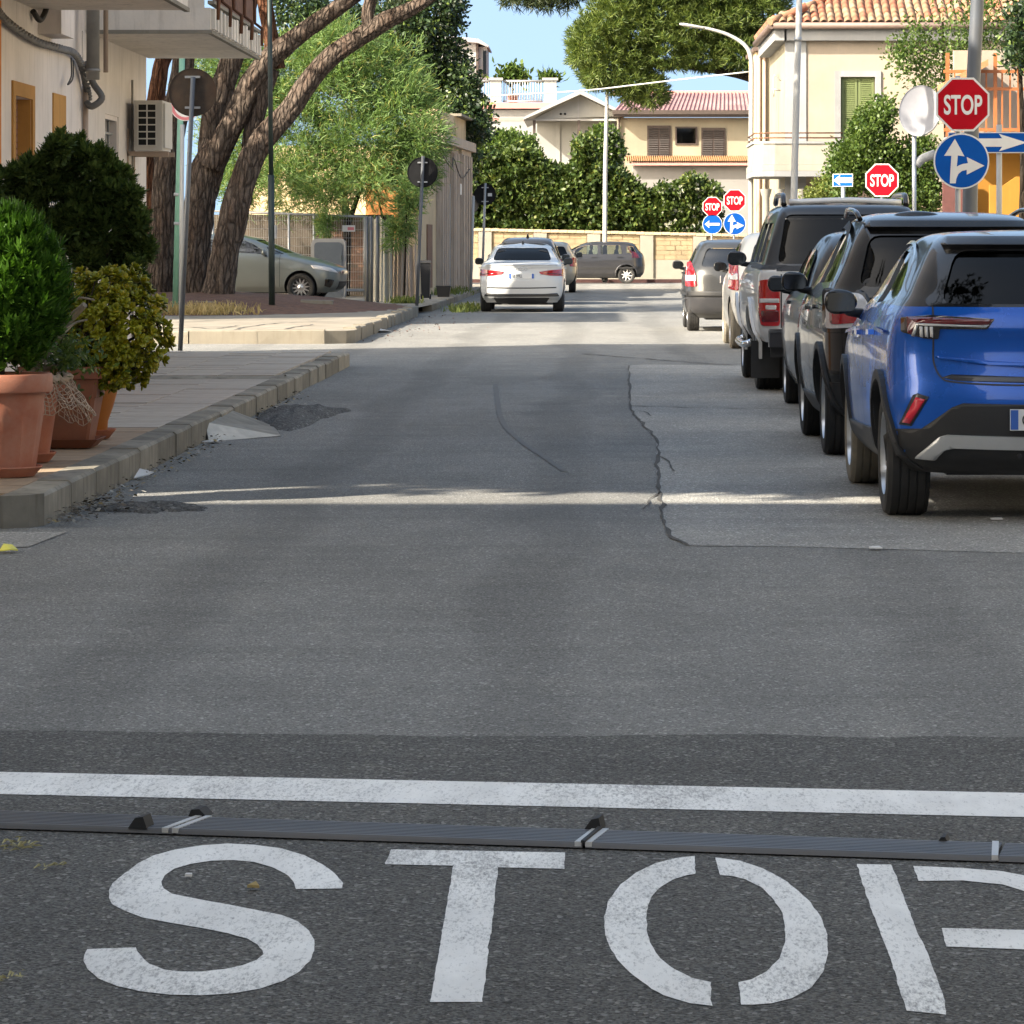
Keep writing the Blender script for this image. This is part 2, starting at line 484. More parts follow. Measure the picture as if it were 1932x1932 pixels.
M['earth'] = simple('dry_earth', (.20, .16, .11), .95, var=.3, scale=.5, bump=.5, bscale=8)
sheet('ground', [(-2500, -1500), (2500, -1500), (2500, 4000), (-2500, 4000)], -.03, M['earth'])
road = sheet('road', [(-70, -40), (70, -40), (70, 129.2), (-70, 129.2)], 0, M['asphalt'])
tag(road, 'worn grey asphalt road running through the crossing and up the street')
near_poly = [(-9, -4), (9, -4)] + wavy((9, 10.45), (-9, 11.1), 400, .09, 1.1, 5)
sheet('coarse_asphalt_patch', near_poly, .003, M['asphalt_near'], road)
# pale parking strip on the right, edged by a crack
ck = [(1185, 690), (1188, 730), (1190, 770), (1212, 800), (1238, 830), (1240, 880), (1246, 940), (1253, 985), (1262, 1008), (1292, 1030)]
ckg = [G(u, v) for u, v in ck]
strip = ckg + [G(1500, 1032), G(1932, 1044), (4.6, 16.9), (4.6, 42)] + [(0.7, 43.2)]
sheet('parking_strip', strip, .0022, M['asphalt_park'], road)
def ribbon(name, pts, w, z, mat, parent, jit=.35, n=90):
    q = catmull([(x, y, 0) for x, y in pts], n)
    b = MB(); vs_ = []
    for i, p in enumerate(q):
        t = q[min(i + 1, n - 1)] - q[max(i - 1, 0)]; t = t / (np.linalg.norm(t) + 1e-9)
        nn = np.array((-t[1], t[0], 0))
        off = noise.noise(Vector((p[0] * 5, p[1] * 2.2, 1))) * w * 1.5 * jit
        ww = w * (1 + jit * 1.6 * noise.noise(Vector((p[0] * 9, p[1] * 4, 7))))
        ww = max(ww, w * .12)
        vs_ += [tuple(p + nn * (off - ww / 2) + np.array((0, 0, z))), tuple(p + nn * (off + ww / 2) + np.array((0, 0, z)))]
    b.add(vs_, [(2 * i, 2 * i + 1, 2 * i + 3, 2 * i + 2) for i in range(n - 1)])
    return b.build(name, mat, parent)
ribbon('crack', ckg, .02, .006, M['crack'], road, .9)
ribbon('crack', [G(1292, 1030), G(1330, 1031), G(1400, 1031.5)], .010, .006, M['crack'], road, .9)
ribbon('crack', [G(1185, 766), G(1300, 770), G(1480, 772)], .035, .006, M['crack'], road, .9)
ribbon('crack', [G(1100, 668), G(1250, 680), G(1385, 690)], .045, .006, M['crack'], road, .9)
for pts in ([(1240, 860), (1262, 872), (1270, 890)], [(1246, 930), (1225, 945), (1215, 962)], [(1190, 775), (1215, 778), (1230, 786)]):
    ribbon('crack', [G(u, v) for u, v in pts], .010, .006, M['crack'], road, .9, 30)
ribbon('tyre_mark', [G(935, 725), G(940, 765), G(950, 800), G(985, 835), G(1030, 865), G(1065, 890)], .045, .0045, M['tyre_mark'], road, .12)
# dark repair lumps by the left kerb
def lump(name, cx, cy, rx, ry, h, mat, parent, seed=1, n=64, m=10):
    b = MB(); vs_ = []
    for j in range(m + 1):
        f = j / m
        for i in range(n):
            a = 2 * math.pi * i / n
            w = .85 + .45 * noise.noise(Vector((math.cos(a) * 1.7 + seed, math.sin(a) * 1.7, seed))) + .28 * noise.noise(Vector((math.cos(a) * 5 + seed, math.sin(a) * 5, seed * 2)))
            r = f * w
            z = .004 + h * (1 - f * f) * (1 + .5 * noise.noise(Vector((r * math.cos(a) * 4 + seed, r * math.sin(a) * 4, 2))))
            vs_.append((cx + rx * r * math.cos(a), cy + ry * r * math.sin(a), z if j < m else -.01))
    fs = [(j * n + i, j * n + (i + 1) % n, (j + 1) * n + (i + 1) % n, (j + 1) * n + i) for j in range(m) for i in range(n)]
    b.add(vs_, fs, 0, True)
    return b.build(name, mat, parent)
lump('repair_patch', -2.46, 30.3, .42, 2.1, .08, M['asphalt_dark'], road, 3)
lump('repair_patch', -2.44, 19.9, .36, .36, .035, M['asphalt_dark'], road, 8)
sheet('repair_patch', [(-8, 17.2)] + wavy((-8, 15.9), (-2.7, 17.4), 20, .08, 1, 3) + [(-2.65, 18.3), (-8, 18.3)], .0042, M['asphalt_park'], road)

# painted letters on the road
def paintmat():
    t = NT('road_paint'); c = t.coord((1, .22, 1))
    n1 = t.noise(c, 120, 5, .75); n2 = t.noise(t.coord((1, .3, 1)), 7.0, 6, .65); n3 = t.noise(t.coord((1, .4, 1)), 130, 3, .7)
    col = t.ramp(n2, [(.3, (.66, .65, .62)), (.7, (.84, .83, .79))])
    mask = t.math('ADD', t.math('MULTIPLY', n1, .70), t.math('ADD', t.math('MULTIPLY', n2, .10), t.math('MULTIPLY', n3, .35)))
    wl = t.noise(t.coord((1, .5, 1)), 1.6, 5, .65)
    w = t.ramp(t.math('ADD', mask, t.math('MULTIPLY', wl, -.40)), [(.20, 1.0), (.38, 0.0)])
    col = t.mix(t.math('MULTIPLY', w, .72), col, (.10, .10, .10))
    t.set(color=col, rough=.75, spec=.3)
    t.bump(t.math('ADD', n1, n3), .35, .004)
    return t.mat
M['paint'] = paintmat()
Z1 = lambda L: [G(x * .5, 1352.4 + y * .5) for x, y in L]
Z2 = lambda L: [G(966 + x * .5, 1352.4 + y * .5) for x, y in L]
def densify(poly, n=4, amp=.0026, seed=0):
    out = []
    for i, p in enumerate(poly):
        q = poly[(i + 1) % len(poly)]
        d = math.hypot(q[0] - p[0], q[1] - p[1])
        k = max(1, int(d / .03))
        for j in range(k):
            t = j / k; x = p[0] + (q[0] - p[0]) * t; y = p[1] + (q[1] - p[1]) * t
            w = (noise.noise(Vector((x * 22 + seed, y * 12, seed))) + .6 * noise.noise(Vector((x * 70, y * 30 + seed, seed)))) * amp
            out.append((x + w, y + w * .6))
    return out
S_ = Z1([(1290, 655), (1295, 635), (1265, 600), (1220, 565), (1150, 530), (1060, 503), (960, 490), (860, 485), (760, 492), (660, 508), (580, 530), (520, 560), (470, 598), (425, 635), (410, 665), (410, 690), (425, 715), (470, 740), (540, 765), (640, 785), (760, 805), (860, 825), (930, 845), (975, 868), (990, 890), (990, 905), (970, 925), (920, 945), (850, 960), (760, 970), (680, 970), (620, 962), (565, 940), (530, 912), (516, 892), (516, 878), (330, 885), (318, 905), (316, 930), (330, 960), (370, 995), (440, 1025), (530, 1045), (640, 1057), (760, 1060), (880, 1052), (980, 1035), (1070, 1005), (1130, 970), (1170, 930), (1185, 890), (1183, 850), (1165, 815), (1125, 780), (1060, 755), (960, 735), (840, 712), (720, 690), (650, 675), (618, 655), (610, 630), (622, 605), (660, 580), (720, 562), (800, 550), (880, 548), (960, 555), (1030, 575), (1080, 600), (1108, 630), (1115, 658)])
T_ = [G(u, v) for u, v in [(737.5, 1606), (900, 1609), (1066, 1612), (1065, 1643), (940, 1640), (925, 1770), (910, 1895), (812, 1895), (834, 1765), (855, 1637), (727, 1634)]]
O1 = Z2([(690, 532), (620, 540), (540, 560), (470, 595), (410, 640), (365, 700), (348, 760), (350, 830), (375, 890), (420, 950), (490, 1010), (570, 1060), (670, 1090), (755, 1100), (750, 1010), (680, 995), (610, 960), (560, 920), (525, 870), (508, 810), (508, 740), (525, 690), (560, 650), (610, 620), (660, 605), (693, 600)])
O2 = Z2([(768, 538), (860, 550), (950, 580), (1040, 630), (1110, 690), (1165, 760), (1190, 830), (1192, 900), (1175, 970), (1130, 1030), (1060, 1070), (980, 1090), (910, 1095), (865, 1095), (855, 1010), (900, 1000), (960, 970), (1010, 920), (1030, 860), (1032, 800), (1020, 750), (990, 700), (940, 650), (880, 620), (830, 608), (785, 605)])
P1 = Z2([(1300, 563), (1430, 565), (1450, 610), (1515, 790), (1580, 930), (1635, 1080), (1637, 1133), (1490, 1118), (1420, 900), (1340, 690)])
P2 = Z2([(1515, 570), (1700, 578), (1850, 590), (1932, 605), (2060, 640), (2150, 700), (2190, 770), (2160, 830), (2070, 872), (1932, 886), (1640, 875), (1620, 805), (1932, 812), (2010, 802), (2050, 770), (2030, 725), (1980, 688), (1932, 665), (1850, 640), (1700, 625), (1535, 627)])
for i, pl in enumerate((S_, T_, O1, O2, P1, P2)):
    sheet('painted_letter', densify(pl, seed=i), .0048, M['paint'], road)
sheet('stop_line', densify([G(-500, 1449), G(2600, 1513), G(2600, 1560), G(-500, 1490)], seed=9), .0048, M['paint'], road)

# ------------------------------------------------------------------ metal floor strip across the lane
M['alu'] = simple('grey_ridged_metal', (.095, .096, .10), .5, .25, var=.2, scale=3, bump=.1, dirt=(.14, .12, .1), dirtamt=.35)
M['alu_pale'] = simple('pale_joint_plate', (.50, .49, .47), .45, .3, var=.1)
M['flap'] = simple('black_rubber', (.008, .008, .008), .7, var=.2)
A = Vector((*G(0, 1555), 0)); B_ = Vector((*G(1932, 1619), 0))
ddir = (B_ - A).normalized(); dn = Vector((-ddir.y, ddir.x, 0))
stp = thing('cable_ramp', 'grey ridged metal strip laid across the road between stop line and letters', 'floor strip', A)
ZAX = Vector((0, 0, 1))
def along(u):   # distance along the strip for a picture column
    v = 1555 + (1619 - 1555) * u / 1932
    return (Vector((*G(u, v), 0)) - A).dot(ddir)
js = [along(-300) , along(353), along(1117), along(1888), along(2250)]
for k in range(4):
    a0, a1 = js[k] + .004, js[k + 1] - .004
    b = MB()
    prof = [(-.104, .0), (-.100, .016)]
    nr = 9
    for r in range(nr):
        y0 = -.096 + .192 * r / nr
        prof += [(y0, .026), (y0 + .0135, .026), (y0 + .0145, .006), (y0 + .0205, .006)]
    prof += [(.100, .016), (.104, 0)]
    vs_ = []
    for a in (a0, a1):
        for (w, h) in prof:
            vs_.append(A + ddir * a + dn * w + ZAX * (h * .5 + .0075))
    n = len(prof)
    b.add(vs_, [(i, i + 1, n + i + 1, n + i) for i in range(n - 1)] + [tuple(range(n)), tuple(range(n, 2 * n))])
    b.build('strip_segment', M['alu'], stp)
sk = [.027, .004, -.018]
for k in range(3):
    for sgn in (-1, 1):
        c = js[k + 1] + sgn * .013
        if k == 2 and sgn == 1: continue
        b = MB(); s2 = sk[k]
        vs_ = []
        for h in (.010, .0222):
            for (w, e) in ((-.103, -.008), (-.103, .008), (.103, .008), (.103, -.008)):
                vs_.append(A + ddir * (c + e + s2 * w / .235 * 1.0) + dn * w + ZAX * h)
        b.add(vs_, [(0, 1, 2, 3), (4, 5, 6, 7), (0, 1, 5, 4), (1, 2, 6, 5), (2, 3, 7, 6), (3, 0, 4, 7)])
        b.build('joint_plate', M['alu_pale'], stp)
def flap(u, w, l, h, skew):
    a = along(u); c = A + ddir * a + dn * w
    b = MB()
    pts = [(-l, 0, .018), (l, 0, .018), (l * .5 + skew, .0, .026 + h), (-l * .35 + skew, 0, .026 + h * .82)]
    vs_ = [c + ddir * p[0] + ZAX * p[2] - dn * .03 for p in pts] + [c + ddir * p[0] + ZAX * p[2] + dn * .03 for p in pts]
    b.add(vs_, [(0, 1, 2, 3), (7, 6, 5, 4), (0, 1, 5, 4), (1, 2, 6, 5), (2, 3, 7, 6), (3, 0, 4, 7)])
    b.build('rubber_flap', M['flap'], stp)
flap(284, -.075, .025, .022, .002); flap(350, .13, .025, .012, -.008); flap(1104, .125, .022, .022, .004); flap(1772, .115, .012, .004, 0)
b = MB(); c = A + ddir * js[2]
b.box((-.004, -.12, .0223), (.005, .11, .028), M=Matrix.Translation(c) @ Matrix.Rotation(math.atan2(ddir.y, ddir.x), 4, 'Z'))
b.build('rubber_seal', M['flap'], stp)

# ------------------------------------------------------------------ left pavement with kerb
KX = -2.83
pav = sheet('pavement', [(-30, 18.85), (KX - .2, 18.85), (KX - .2, 42.7), (-30, 42.7)], .157, M['concrete'])
tag(pav, 'tiled pavement with stained concrete kerb along the left side of the street')
def stone_mesh(w, l, h, bev=.018, seed=0):
    b = MB()
    pr = [(0, -.05), (0, h - bev), (bev, h), (w, h), (w, -.05)]
    n = len(pr); vs_ = []
    K = 4
    for k in range(K + 1):
        for (x, z) in pr:
            j = noise.noise(Vector((x * 9 + seed * 3.3, k * 2.1, z * 9 + seed))) * .008
            vs_.append((-x + j, l * k / K, z + j * .6))
    b.add(vs_, [(k * n + i, k * n + i + 1, (k + 1) * n + i + 1, (k + 1) * n + i) for k in range(K) for i in range(n - 1)] + [tuple(range(n)), tuple(range(K * n, K * n + n))])
    return b.mesh('kerb_stone', M['concrete'])
SM = [stone_mesh(.19, .985, .17, seed=i) for i in range(5)]
def kerb_line(parent, p0, p1, meshes, L=1.0, z=0.0, jit=.006, pj=.004):
    p0 = Vector((*p0, z)); p1 = Vector((*p1, z)); d = p1 - p0; n = int(round(d.length / L)); ang = math.atan2(d.y, d.x) - math.pi / 2
    for i in range(n):
        q = p0 + d * (i / n)
        o = link('kerb_stone', meshes[i % len(meshes)], parent)
        o.matrix_basis = Matrix.Translation(q + Vector((random.uniform(-pj, pj), 0, random.uniform(-jit, jit)))) @ Matrix.Rotation(ang + random.uniform(-pj, pj) * .6, 4, 'Z') @ Matrix.Scale(d.length / n / L, 4, (0, 1, 0))
kerb_line(pav, (KX, 18.75), (KX, 27.75), SM, jit=.003)
kerb_line(pav, (KX, 27.75), (KX, 42.75), SM, jit=.012, pj=.012)
kerb_line(pav, (-12.85, 18.55), (KX - .22, 18.55), SM[::-1], jit=.004)
b = MB(); pr = [(KX + .0, 18.75), (KX - .06, 18.62), (KX - .2, 18.55), (KX - .2, 18.75)]
b.prism(pr, lambda x, y: (x, y, .168), lambda x, y: (x, y, -.05)); b.build('kerb_stone', M['concrete'], pav)
tb = MB(); tb.box((-.272, -.272, 0), (.272, .272, .03))
tmA = tb.mesh('paving_tile', M['pave_tan']); tmB = tb.mesh('paving_tile', M['pave'])
for j in range(43):
    yy = 19.06 + j * .55
    for i in range(5):
        xx = KX - .195 - .275 - i * .55
        o = link('paving_tile', tmA if yy < 25.5 + random.uniform(-1, 1) else tmB, pav)
        o.matrix_basis = Matrix.Translation((xx, yy, .137 + random.uniform(-.003, .003) + (.02 if yy > 35 else 0))) @ Matrix.Rotation(random.uniform(-.006, .006), 4, 'X')
# broken ridge where the pavement steps
b = MB(); vs_ = []
n = 40
for i in range(n + 1):
    x = -4.9 + 2.0 * i / n
    w = noise.noise(Vector((x * 4, 1, 1))) * .1
    hh = .03 + .035 * noise.noise(Vector((x * 6, 5, 1)))
    vs_ += [(x, 34.3 + w, .165), (x, 34.45 + w, .165 + max(hh, .005)), (x, 34.75 + w, .18)]
b.add(vs_, [(3 * i + j, 3 * i + j + 1, 3 * i + j + 4, 3 * i + j + 3) for i in range(n) for j in range(2)], 0, True)
b.build('broken_step', M['concrete'], pav)
b = MB()   # pale concrete wedge ramp against the kerb
b.add([(-2.86, 26.9, .13), (-2.86, 28.6, .15), (-2.33, 27.3, .006), (-2.5, 28.7, .006), (-2.8, 26.6, 0.0)], [(0, 4, 2), (0, 2, 3, 1), (0, 1, 3, 2)])
b.build('ramp', simple('pale_ramp', (.50, .48, .43), .9, var=.2, bump=.5, bscale=30, dirt=(.2, .17, .13)), pav)

# ------------------------------------------------------------------ far left pavement (island) with kerb
isl = sheet('pavement', [(-30, 52.2), (-3.85, 52.1), (-3.5, 53.4), (-3.55, 71), (-3.3, 76), (-3.2, 112), (-30, 112)], .14, M['pave_far'])
tag(isl, 'sunlit broken concrete pavement under the pine trees on the left')
SM2 = []
for i in range(4):
    m_ = stone_mesh(.2, .97, .2, seed=i + 9); m_.materials[0] = M['concrete_pale']; SM2.append(m_)
kerb_line(isl, (-3.42, 53.2), (-3.36, 71.2), SM2, jit=.015, pj=.012)
kerb_line(isl, (-12.6, 52.0), (-3.8, 51.9), SM2, L=.97, jit=.02, pj=.015)
b = MB(); b.prism([(-3.82, 51.92), (-3.5, 52.1), (-3.40, 52.5), (-3.4, 53.2), (-3.62, 53.2), (-3.82, 52.3)], lambda x, y: (x, y, .185), lambda x, y: (x, y, -.05)); b.build('kerb_stone', M['concrete_pale'], isl)
kerb_line(isl, (-3.3, 76.0), (-3.1, 108), SM2, L=1.0, z=-.06)
for pts in ([(310, 622), (360, 617), (400, 620), (450, 614)], [(440, 623), (470, 616), (520, 610), (600, 606)], [(530, 624), (550, 618), (590, 612)], [(330, 608), (420, 604), (520, 602), (640, 600)]):
    ribbon('crack', [G(u, v, .145) for u, v in pts], .05, .1465, M['crack'], isl, .9, 60)
# raised bed of pine needles round the trunks
def bedz(x, y):
    d = math.hypot((x + 8.2) / 4.4, (y - 72.5) / 7.5)
    return .15 + .30 * max(0, 1 - d ** 2.2) + (.03 * noise.noise(Vector((x * 2, y * 1.3, 0))) if d < 1.05 else 0)
b = MB()
b.grid(60, 60, lambda s, t: (-12.8 + 9.2 * s, 64.6 + 15.6 * t, bedz(-12.8 + 9.2 * s, 64.6 + 15.6 * t) - .004 if math.hypot((-12.8 + 9.2 * s + 8.2) / 4.4, (64.6 + 15.6 * t - 72.5) / 7.5) < 1.06 else .08))
bed = b.build('planting_bed', M['needles'])
tag(bed, 'mound of brown pine needles around the trunks', kind='structure')
for (u, v, y, w) in ((598, 563, 69.8, .62), (388, 567, 68.0, .42), (350, 566, 68.4, .4)):
    b = MB(); b.box((-w / 2, -.1, -.05), (w / 2, .1, .17))
    o = b.build('bed_stone', M['concrete_pale'], bed, local=True); o.location = (X(u, y), y, .17); o.rotation_euler = (0.03, .02, random.uniform(-.1, .15))

# ------------------------------------------------------------------ right pavement and far pavement
pr_ = sheet('pavement', [(3.85, 17.5), (40, 17.5), (40, 118), (3.85, 118)], .13, M['pave_far'])
tag(pr_, 'pavement behind the row of parked cars')
kerb_line(pr_, (3.68, 17.6), (3.68, 100.6), SM, L=1.0)
fp = sheet('pavement', [(-40, 128.3), (60, 128.3), (60, 130.6), (-40, 130.6)], .12, M['pave_far'])
tag(fp, 'narrow pavement at the foot of the far garden wall')
M['kerb_red'] = simple('dark_red_kerb', (.06, .025, .022), .9, var=.3)
b = MB(); b.box((-40, 128.1, -.05), (60, 128.3, .124)); b.build('kerb', M['kerb_red'], fp)

# ------------------------------------------------------------------ litter and gutter debris
M['leaf_dry'] = simple('dry_leaf', (.30, .22, .08), .8, var=.3, bump=0)
M['weed'] = simple('dry_weed', (.36, .33, .16), .8, var=.3, bump=0)
M['paper'] = simple('white_paper', (.65, .64, .62), .8, var=.1, bump=0)
M['yellow'] = simple('yellow_scrap', (.75, .68, .10), .6, var=.1, bump=0)
def debris(name, mat, pts, kind='stuff', smin=.005, smax=.017, hmax=.02, label=None, parent=None):
    V = []; Q = []
    for (x, y) in pts:
        s = random.uniform(smin, smax); a = random.uniform(0, 6.28); tl = random.uniform(-.5, .5)
        z = .012 + random.uniform(0, hmax)
        ca, sa = math.cos(a), math.sin(a); e = random.uniform(.4, 1)
        k = len(V)
        for (p, q) in ((-1, -e), (1, -e * .7), (.8, e), (-.9, e * .6)):
            V.append((x + s * (p * ca - q * sa), y + s * (p * sa + q * ca), z + s * tl * p))
        Q.append((k, k + 1, k + 2, k + 3))
    o = np_mesh(name, np.array(V), np.array(Q), mat, parent)
    if kind: tag(o, label, kind=kind)
    return o
def gut(n, w):
    return [(KX + .03 + abs(random.gauss(0, w)), 18.6 + random.random() ** 1.3 * 16) for _ in range(n)]
debris('gutter_leaves', M['leaf_dry'], gut(200, .08), label='dry leaves gathered in the gutter')
M['dirt'] = simple('gutter_dirt', (.10, .08, .055), .95, var=.4, bump=0)
debris('gutter_dirt', M['dirt'], gut(420, .07) + [(-2.7 + random.gauss(0, .1), 19.7 + random.gauss(0, .35)) for _ in range(260)], hmax=.05, label='dark dirt and twigs along the kerb')
M['stone'] = simple('stone_chips', (.30, .28, .24), .9, var=.3, bump=0)
debris('gutter_chips', M['stone'], gut(220, .10), smax=.025, label='pale stone chips along the kerb')
debris('needle_scatter', M['needles'], [(-3.2 + random.gauss(0, .45), random.uniform(53, 72)) for _ in range(500)], smax=.022, hmax=.003, label='brown needles swept along the far kerb')
def scrap(name, label, cat, u, v, mat, shape, z=.01, group=None):
    x, y = G(u, v)
    b = MB()
    n = len(shape)
    vs_ = [(x + p[0], y + p[1], z + p[2]) for p in shape] + [(x + p[0], y + p[1], z + p[2] + .006) for p in shape]
    b.add(vs_, [tuple(range(n)), tuple(range(n, 2 * n))] + [(i, (i + 1) % n, n + (i + 1) % n, n + i) for i in range(n)])
    tag(b.build(name, mat), label, cat, group)
scrap('yellow_scrap', 'small bright yellow scrap on the asphalt at the left edge', 'litter', 16, 1043, M['yellow'], [(-.035, -.05, .0), (.02, -.06, .008), (.045, 0, .0), (.01, .05, .02), (-.03, .04, .025)])
scrap('fallen_leaf', 'tan fallen leaf lying inside the painted letter S', 'leaf', 478, 1683, M['leaf_dry'], [(-.014, 0, 0), (0, -.02, .004), (.014, -.005, 0), (.004, .02, .006)])
scrap('paper_scrap', 'tiny pale paper scrap inside the top bowl of painted S', 'litter', 356, 1661, M['paper'], [(-.008, -.008, 0), (.008, -.006, 0), (.007, .01, 0), (-.007, .01, 0)])
scrap('paper_scrap', 'white rag on the road by the sunlit kerb corner', 'litter', 712, 627, M['paper'], [(-.2, -.3, 0), (.15, -.35, .03), (.22, .2, .0), (-.1, .4, .06)])
scrap('paper_scrap', 'white paper scrap on the asphalt behind the blue car', 'litter', 1880, 983, M['paper'], [(-.03, -.03, 0), (.03, -.03, 0), (.03, .03, .004), (-.03, .02, 0)])
scrap('paper_scrap', 'white paper scrap left of the blue car on the pale asphalt', 'litter', 1652, 1038, M['paper'], [(-.03, -.03, 0), (.03, -.04, 0), (.02, .03, .003), (-.03, .02, 0)])
scrap('paper_scrap', 'crumpled pale wrapper in the gutter beside the pots', 'litter', 270, 905, M['paper'], [(-.05, -.06, 0), (.04, -.05, .02), (.06, .05, .03), (-.03, .07, .05)])
scrap('paper_scrap', 'pale paper scrap beside the concrete ramp in gutter', 'litter', 400, 836, M['paper'], [(-.07, -.06, 0), (.07, -.05, .0), (.06, .05, .01), (-.05, .06, .0)])
def sprig(label, u, v, s, n):
    x, y = G(u, v); b = MB()
    for i in range(n):
        a = random.uniform(0, 6.28); l = s * random.uniform(.3, .8); w = .002
        px, py = x + random.gauss(0, s * .45), y + random.gauss(0, s * .8)
        dx, dy = math.cos(a), math.sin(a)
        h = random.uniform(.001, .009)
        b.add([(px - dy * w, py + dx * w, .012), (px + dy * w, py - dx * w, .012), (px + dx * l * .6 + dy * w, py + dy * l * .6 - dx * w, .012 + h), (px + dx * l, py + dy * l, .012 + h * .5), (px + dx * l * .6 - dy * w, py + dy * l * .6 + dx * w, .012 + h)], [(0, 1, 2, 3, 4)])
    tag(b.build('dry_sprig', M['weed'], recalc=False), label, kind='stuff')
sprig('dry greenish sprig on the asphalt just below the metal strip', 28, 1605, .05, 34)
sprig('thin dry sprig left of the painted letter S', 93, 1643, .04, 12)
sprig('yellowish dry sprig near the bottom left corner of the road', 26, 1855, .03, 16)
# ================================================================== cars
def pchip(xs, ys):
    xs = np.array(xs, float); ys = np.array(ys, float)
    h = np.diff(xs); d = np.diff(ys) / h
    m = np.zeros(len(xs)); m[0] = d[0]; m[-1] = d[-1]
    for i in range(1, len(xs) - 1):
        if d[i - 1] * d[i] > 0:
            w1 = 2 * h[i] + h[i - 1]; w2 = h[i] + 2 * h[i - 1]
            m[i] = (w1 + w2) / (w1 / d[i - 1] + w2 / d[i])
    def f0(q):
        q = min(max(q, xs[0]), xs[-1])
        i = min(max(int(np.searchsorted(xs, q)) - 1, 0), len(xs) - 2)
        t = (q - xs[i]) / h[i]
        return float((1 + 2 * t) * (1 - t) ** 2 * ys[i] + t * (1 - t) ** 2 * h[i] * m[i] + t * t * (3 - 2 * t) * ys[i + 1] + t * t * (t - 1) * h[i] * m[i + 1])
    K = 500; x0 = float(xs[0]); st = float(xs[-1] - xs[0]) / K
    T = [f0(x0 + st * i) for i in range(K + 1)]
    def f(q):
        a = (q - x0) / st
        if a <= 0: return T[0]
        if a >= K: return T[K]
        i = int(a); return T[i] + (T[i + 1] - T[i]) * (a - i)
    return f

class Shape:
    NE = 2.7
    def __init__(s, tab, cr, cf, k=.035):
        z = [t[0] for t in tab]
        s.z0, s.z1 = z[0], z[-1]
        s.yr = pchip(z, [t[1] for t in tab]); s.yf = pchip(z, [t[2] for t in tab]); s.hw = pchip(z, [t[3] for t in tab])
        s.cr = pchip([c[0] for c in cr], [c[1] for c in cr]); s.cf = pchip([c[0] for c in cf], [c[1] for c in cf]); s.k = k
    def sx(s, y, z, ins=0):
        yr, yf = s.yr(z), s.yf(z); yc = (yr + yf) / 2; q = (y - yc) / max(.3, (yf - yr) / 2)
        base = s.hw(z) - ins - s.k * q * q
        cr, cf = s.cr(z), s.cf(z); n = s.NE
        if y < yr + cr:
            t = max(0, min(1, (yr + cr - y) / cr)); base *= max(1e-4, 1 - t ** n) ** (1 / n)
        elif y > yf - cf:
            t = max(0, min(1, (y - yf + cf) / cf)); base *= max(1e-4, 1 - t ** n) ** (1 / n)
        return base
    def ry(s, x, z):
        q = min(abs(x) / (s.hw(z) - s.k), .9985)
        return s.yr(z) + s.cr(z) * (1 - (1 - q ** s.NE) ** (1 / s.NE))
    def fy(s, x, z):
        q = min(abs(x) / (s.hw(z) - s.k), .9985)
        return s.yf(z) - s.cf(z) * (1 - (1 - q ** s.NE) ** (1 / s.NE))
    def loop(s, z, ins=0.0, ne=15, ns=44):
        yr, yf, hw, cr, cf = s.yr(z) + ins, s.yf(z) - ins, s.hw(z) - ins, s.cr(z), s.cf(z)
        n = s.NE; hwe = hw - s.k; yc = (yr + yf) / 2; hl = max(.3, (yf - yr) / 2)
        p = []
        for i in range(-ne, ne + 1):
            a = math.pi / 2 * i / ne * .999
            p.append((math.copysign(abs(math.sin(a)) ** (2 / n) * hwe, a), yr + cr * (1 - math.cos(a) ** (2 / n))))
        y0, y1 = yr + cr, yf - cf
        for i in range(1, ns):
            y = y0 + (y1 - y0) * i / ns; q = (y - yc) / hl
            e = ((y0 - yc) / hl) ** 2 if y < yc else ((y1 - yc) / hl) ** 2
            p.append((hwe + s.k * max(0, 1 - q * q / max(e, 1e-3)), y))
        for i in range(ne, -ne - 1, -1):
            a = math.pi / 2 * i / ne * .999
            p.append((math.copysign(abs(math.sin(a)) ** (2 / n) * hwe, a), yf - cf * (1 - math.cos(a) ** (2 / n))))
        for i in range(ns - 1, 0, -1):
            y = y0 + (y1 - y0) * i / ns; q = (y - yc) / hl
            e = ((y0 - yc) / hl) ** 2 if y < yc else ((y1 - yc) / hl) ** 2
            p.append((-(hwe + s.k * max(0, 1 - q * q / max(e, 1e-3))), y))
        return p
    def body(s, zs, ins=0.0, matf=None, ns=44, ne=15):
        b = MB(); n = None
        for z in zs:
            L = s.loop(z, ins, ne, ns); n = len(L)
            b.v.extend([(x, y, z) for x, y in L])
        for i in range(len(zs) - 1):
            zm = (zs[i] + zs[i + 1]) / 2
            for j in range(n):
                j2 = (j + 1) % n
                b.f.append((i * n + j, i * n + j2, (i + 1) * n + j2, (i + 1) * n + j))
                b.m.append(matf(zm, b.v[i * n + j][1]) if matf else 0); b.sm.append(True)
        b.f.append(tuple(range(n))[::-1]); b.m.append(matf(zs[0], 2) if matf else 0); b.sm.append(False)
        # rounded roof cap: fan of shrinking rings
        last = (len(zs) - 1) * n; ztop = zs[-1]
        cx = 0; cy = sum(p[1] for p in b.v[last:last + n]) / n
        prev = last; top = matf(ztop, 2) if matf else 0
        for f, dz in ((.75, .006), (.45, .010), (.15, .012)):
            st = len(b.v)
            b.v.extend([(b.v[last + j][0] * f, cy + (b.v[last + j][1] - cy) * f, ztop + dz) for j in range(n)])
            for j in range(n):
                j2 = (j + 1) % n
                b.f.append((prev + j, prev + j2, st + j2, st + j)); b.m.append(top); b.sm.append(True)
            prev = st
        b.f.append(tuple(prev + j for j in range(n))); b.m.append(top); b.sm.append(True)
        return b

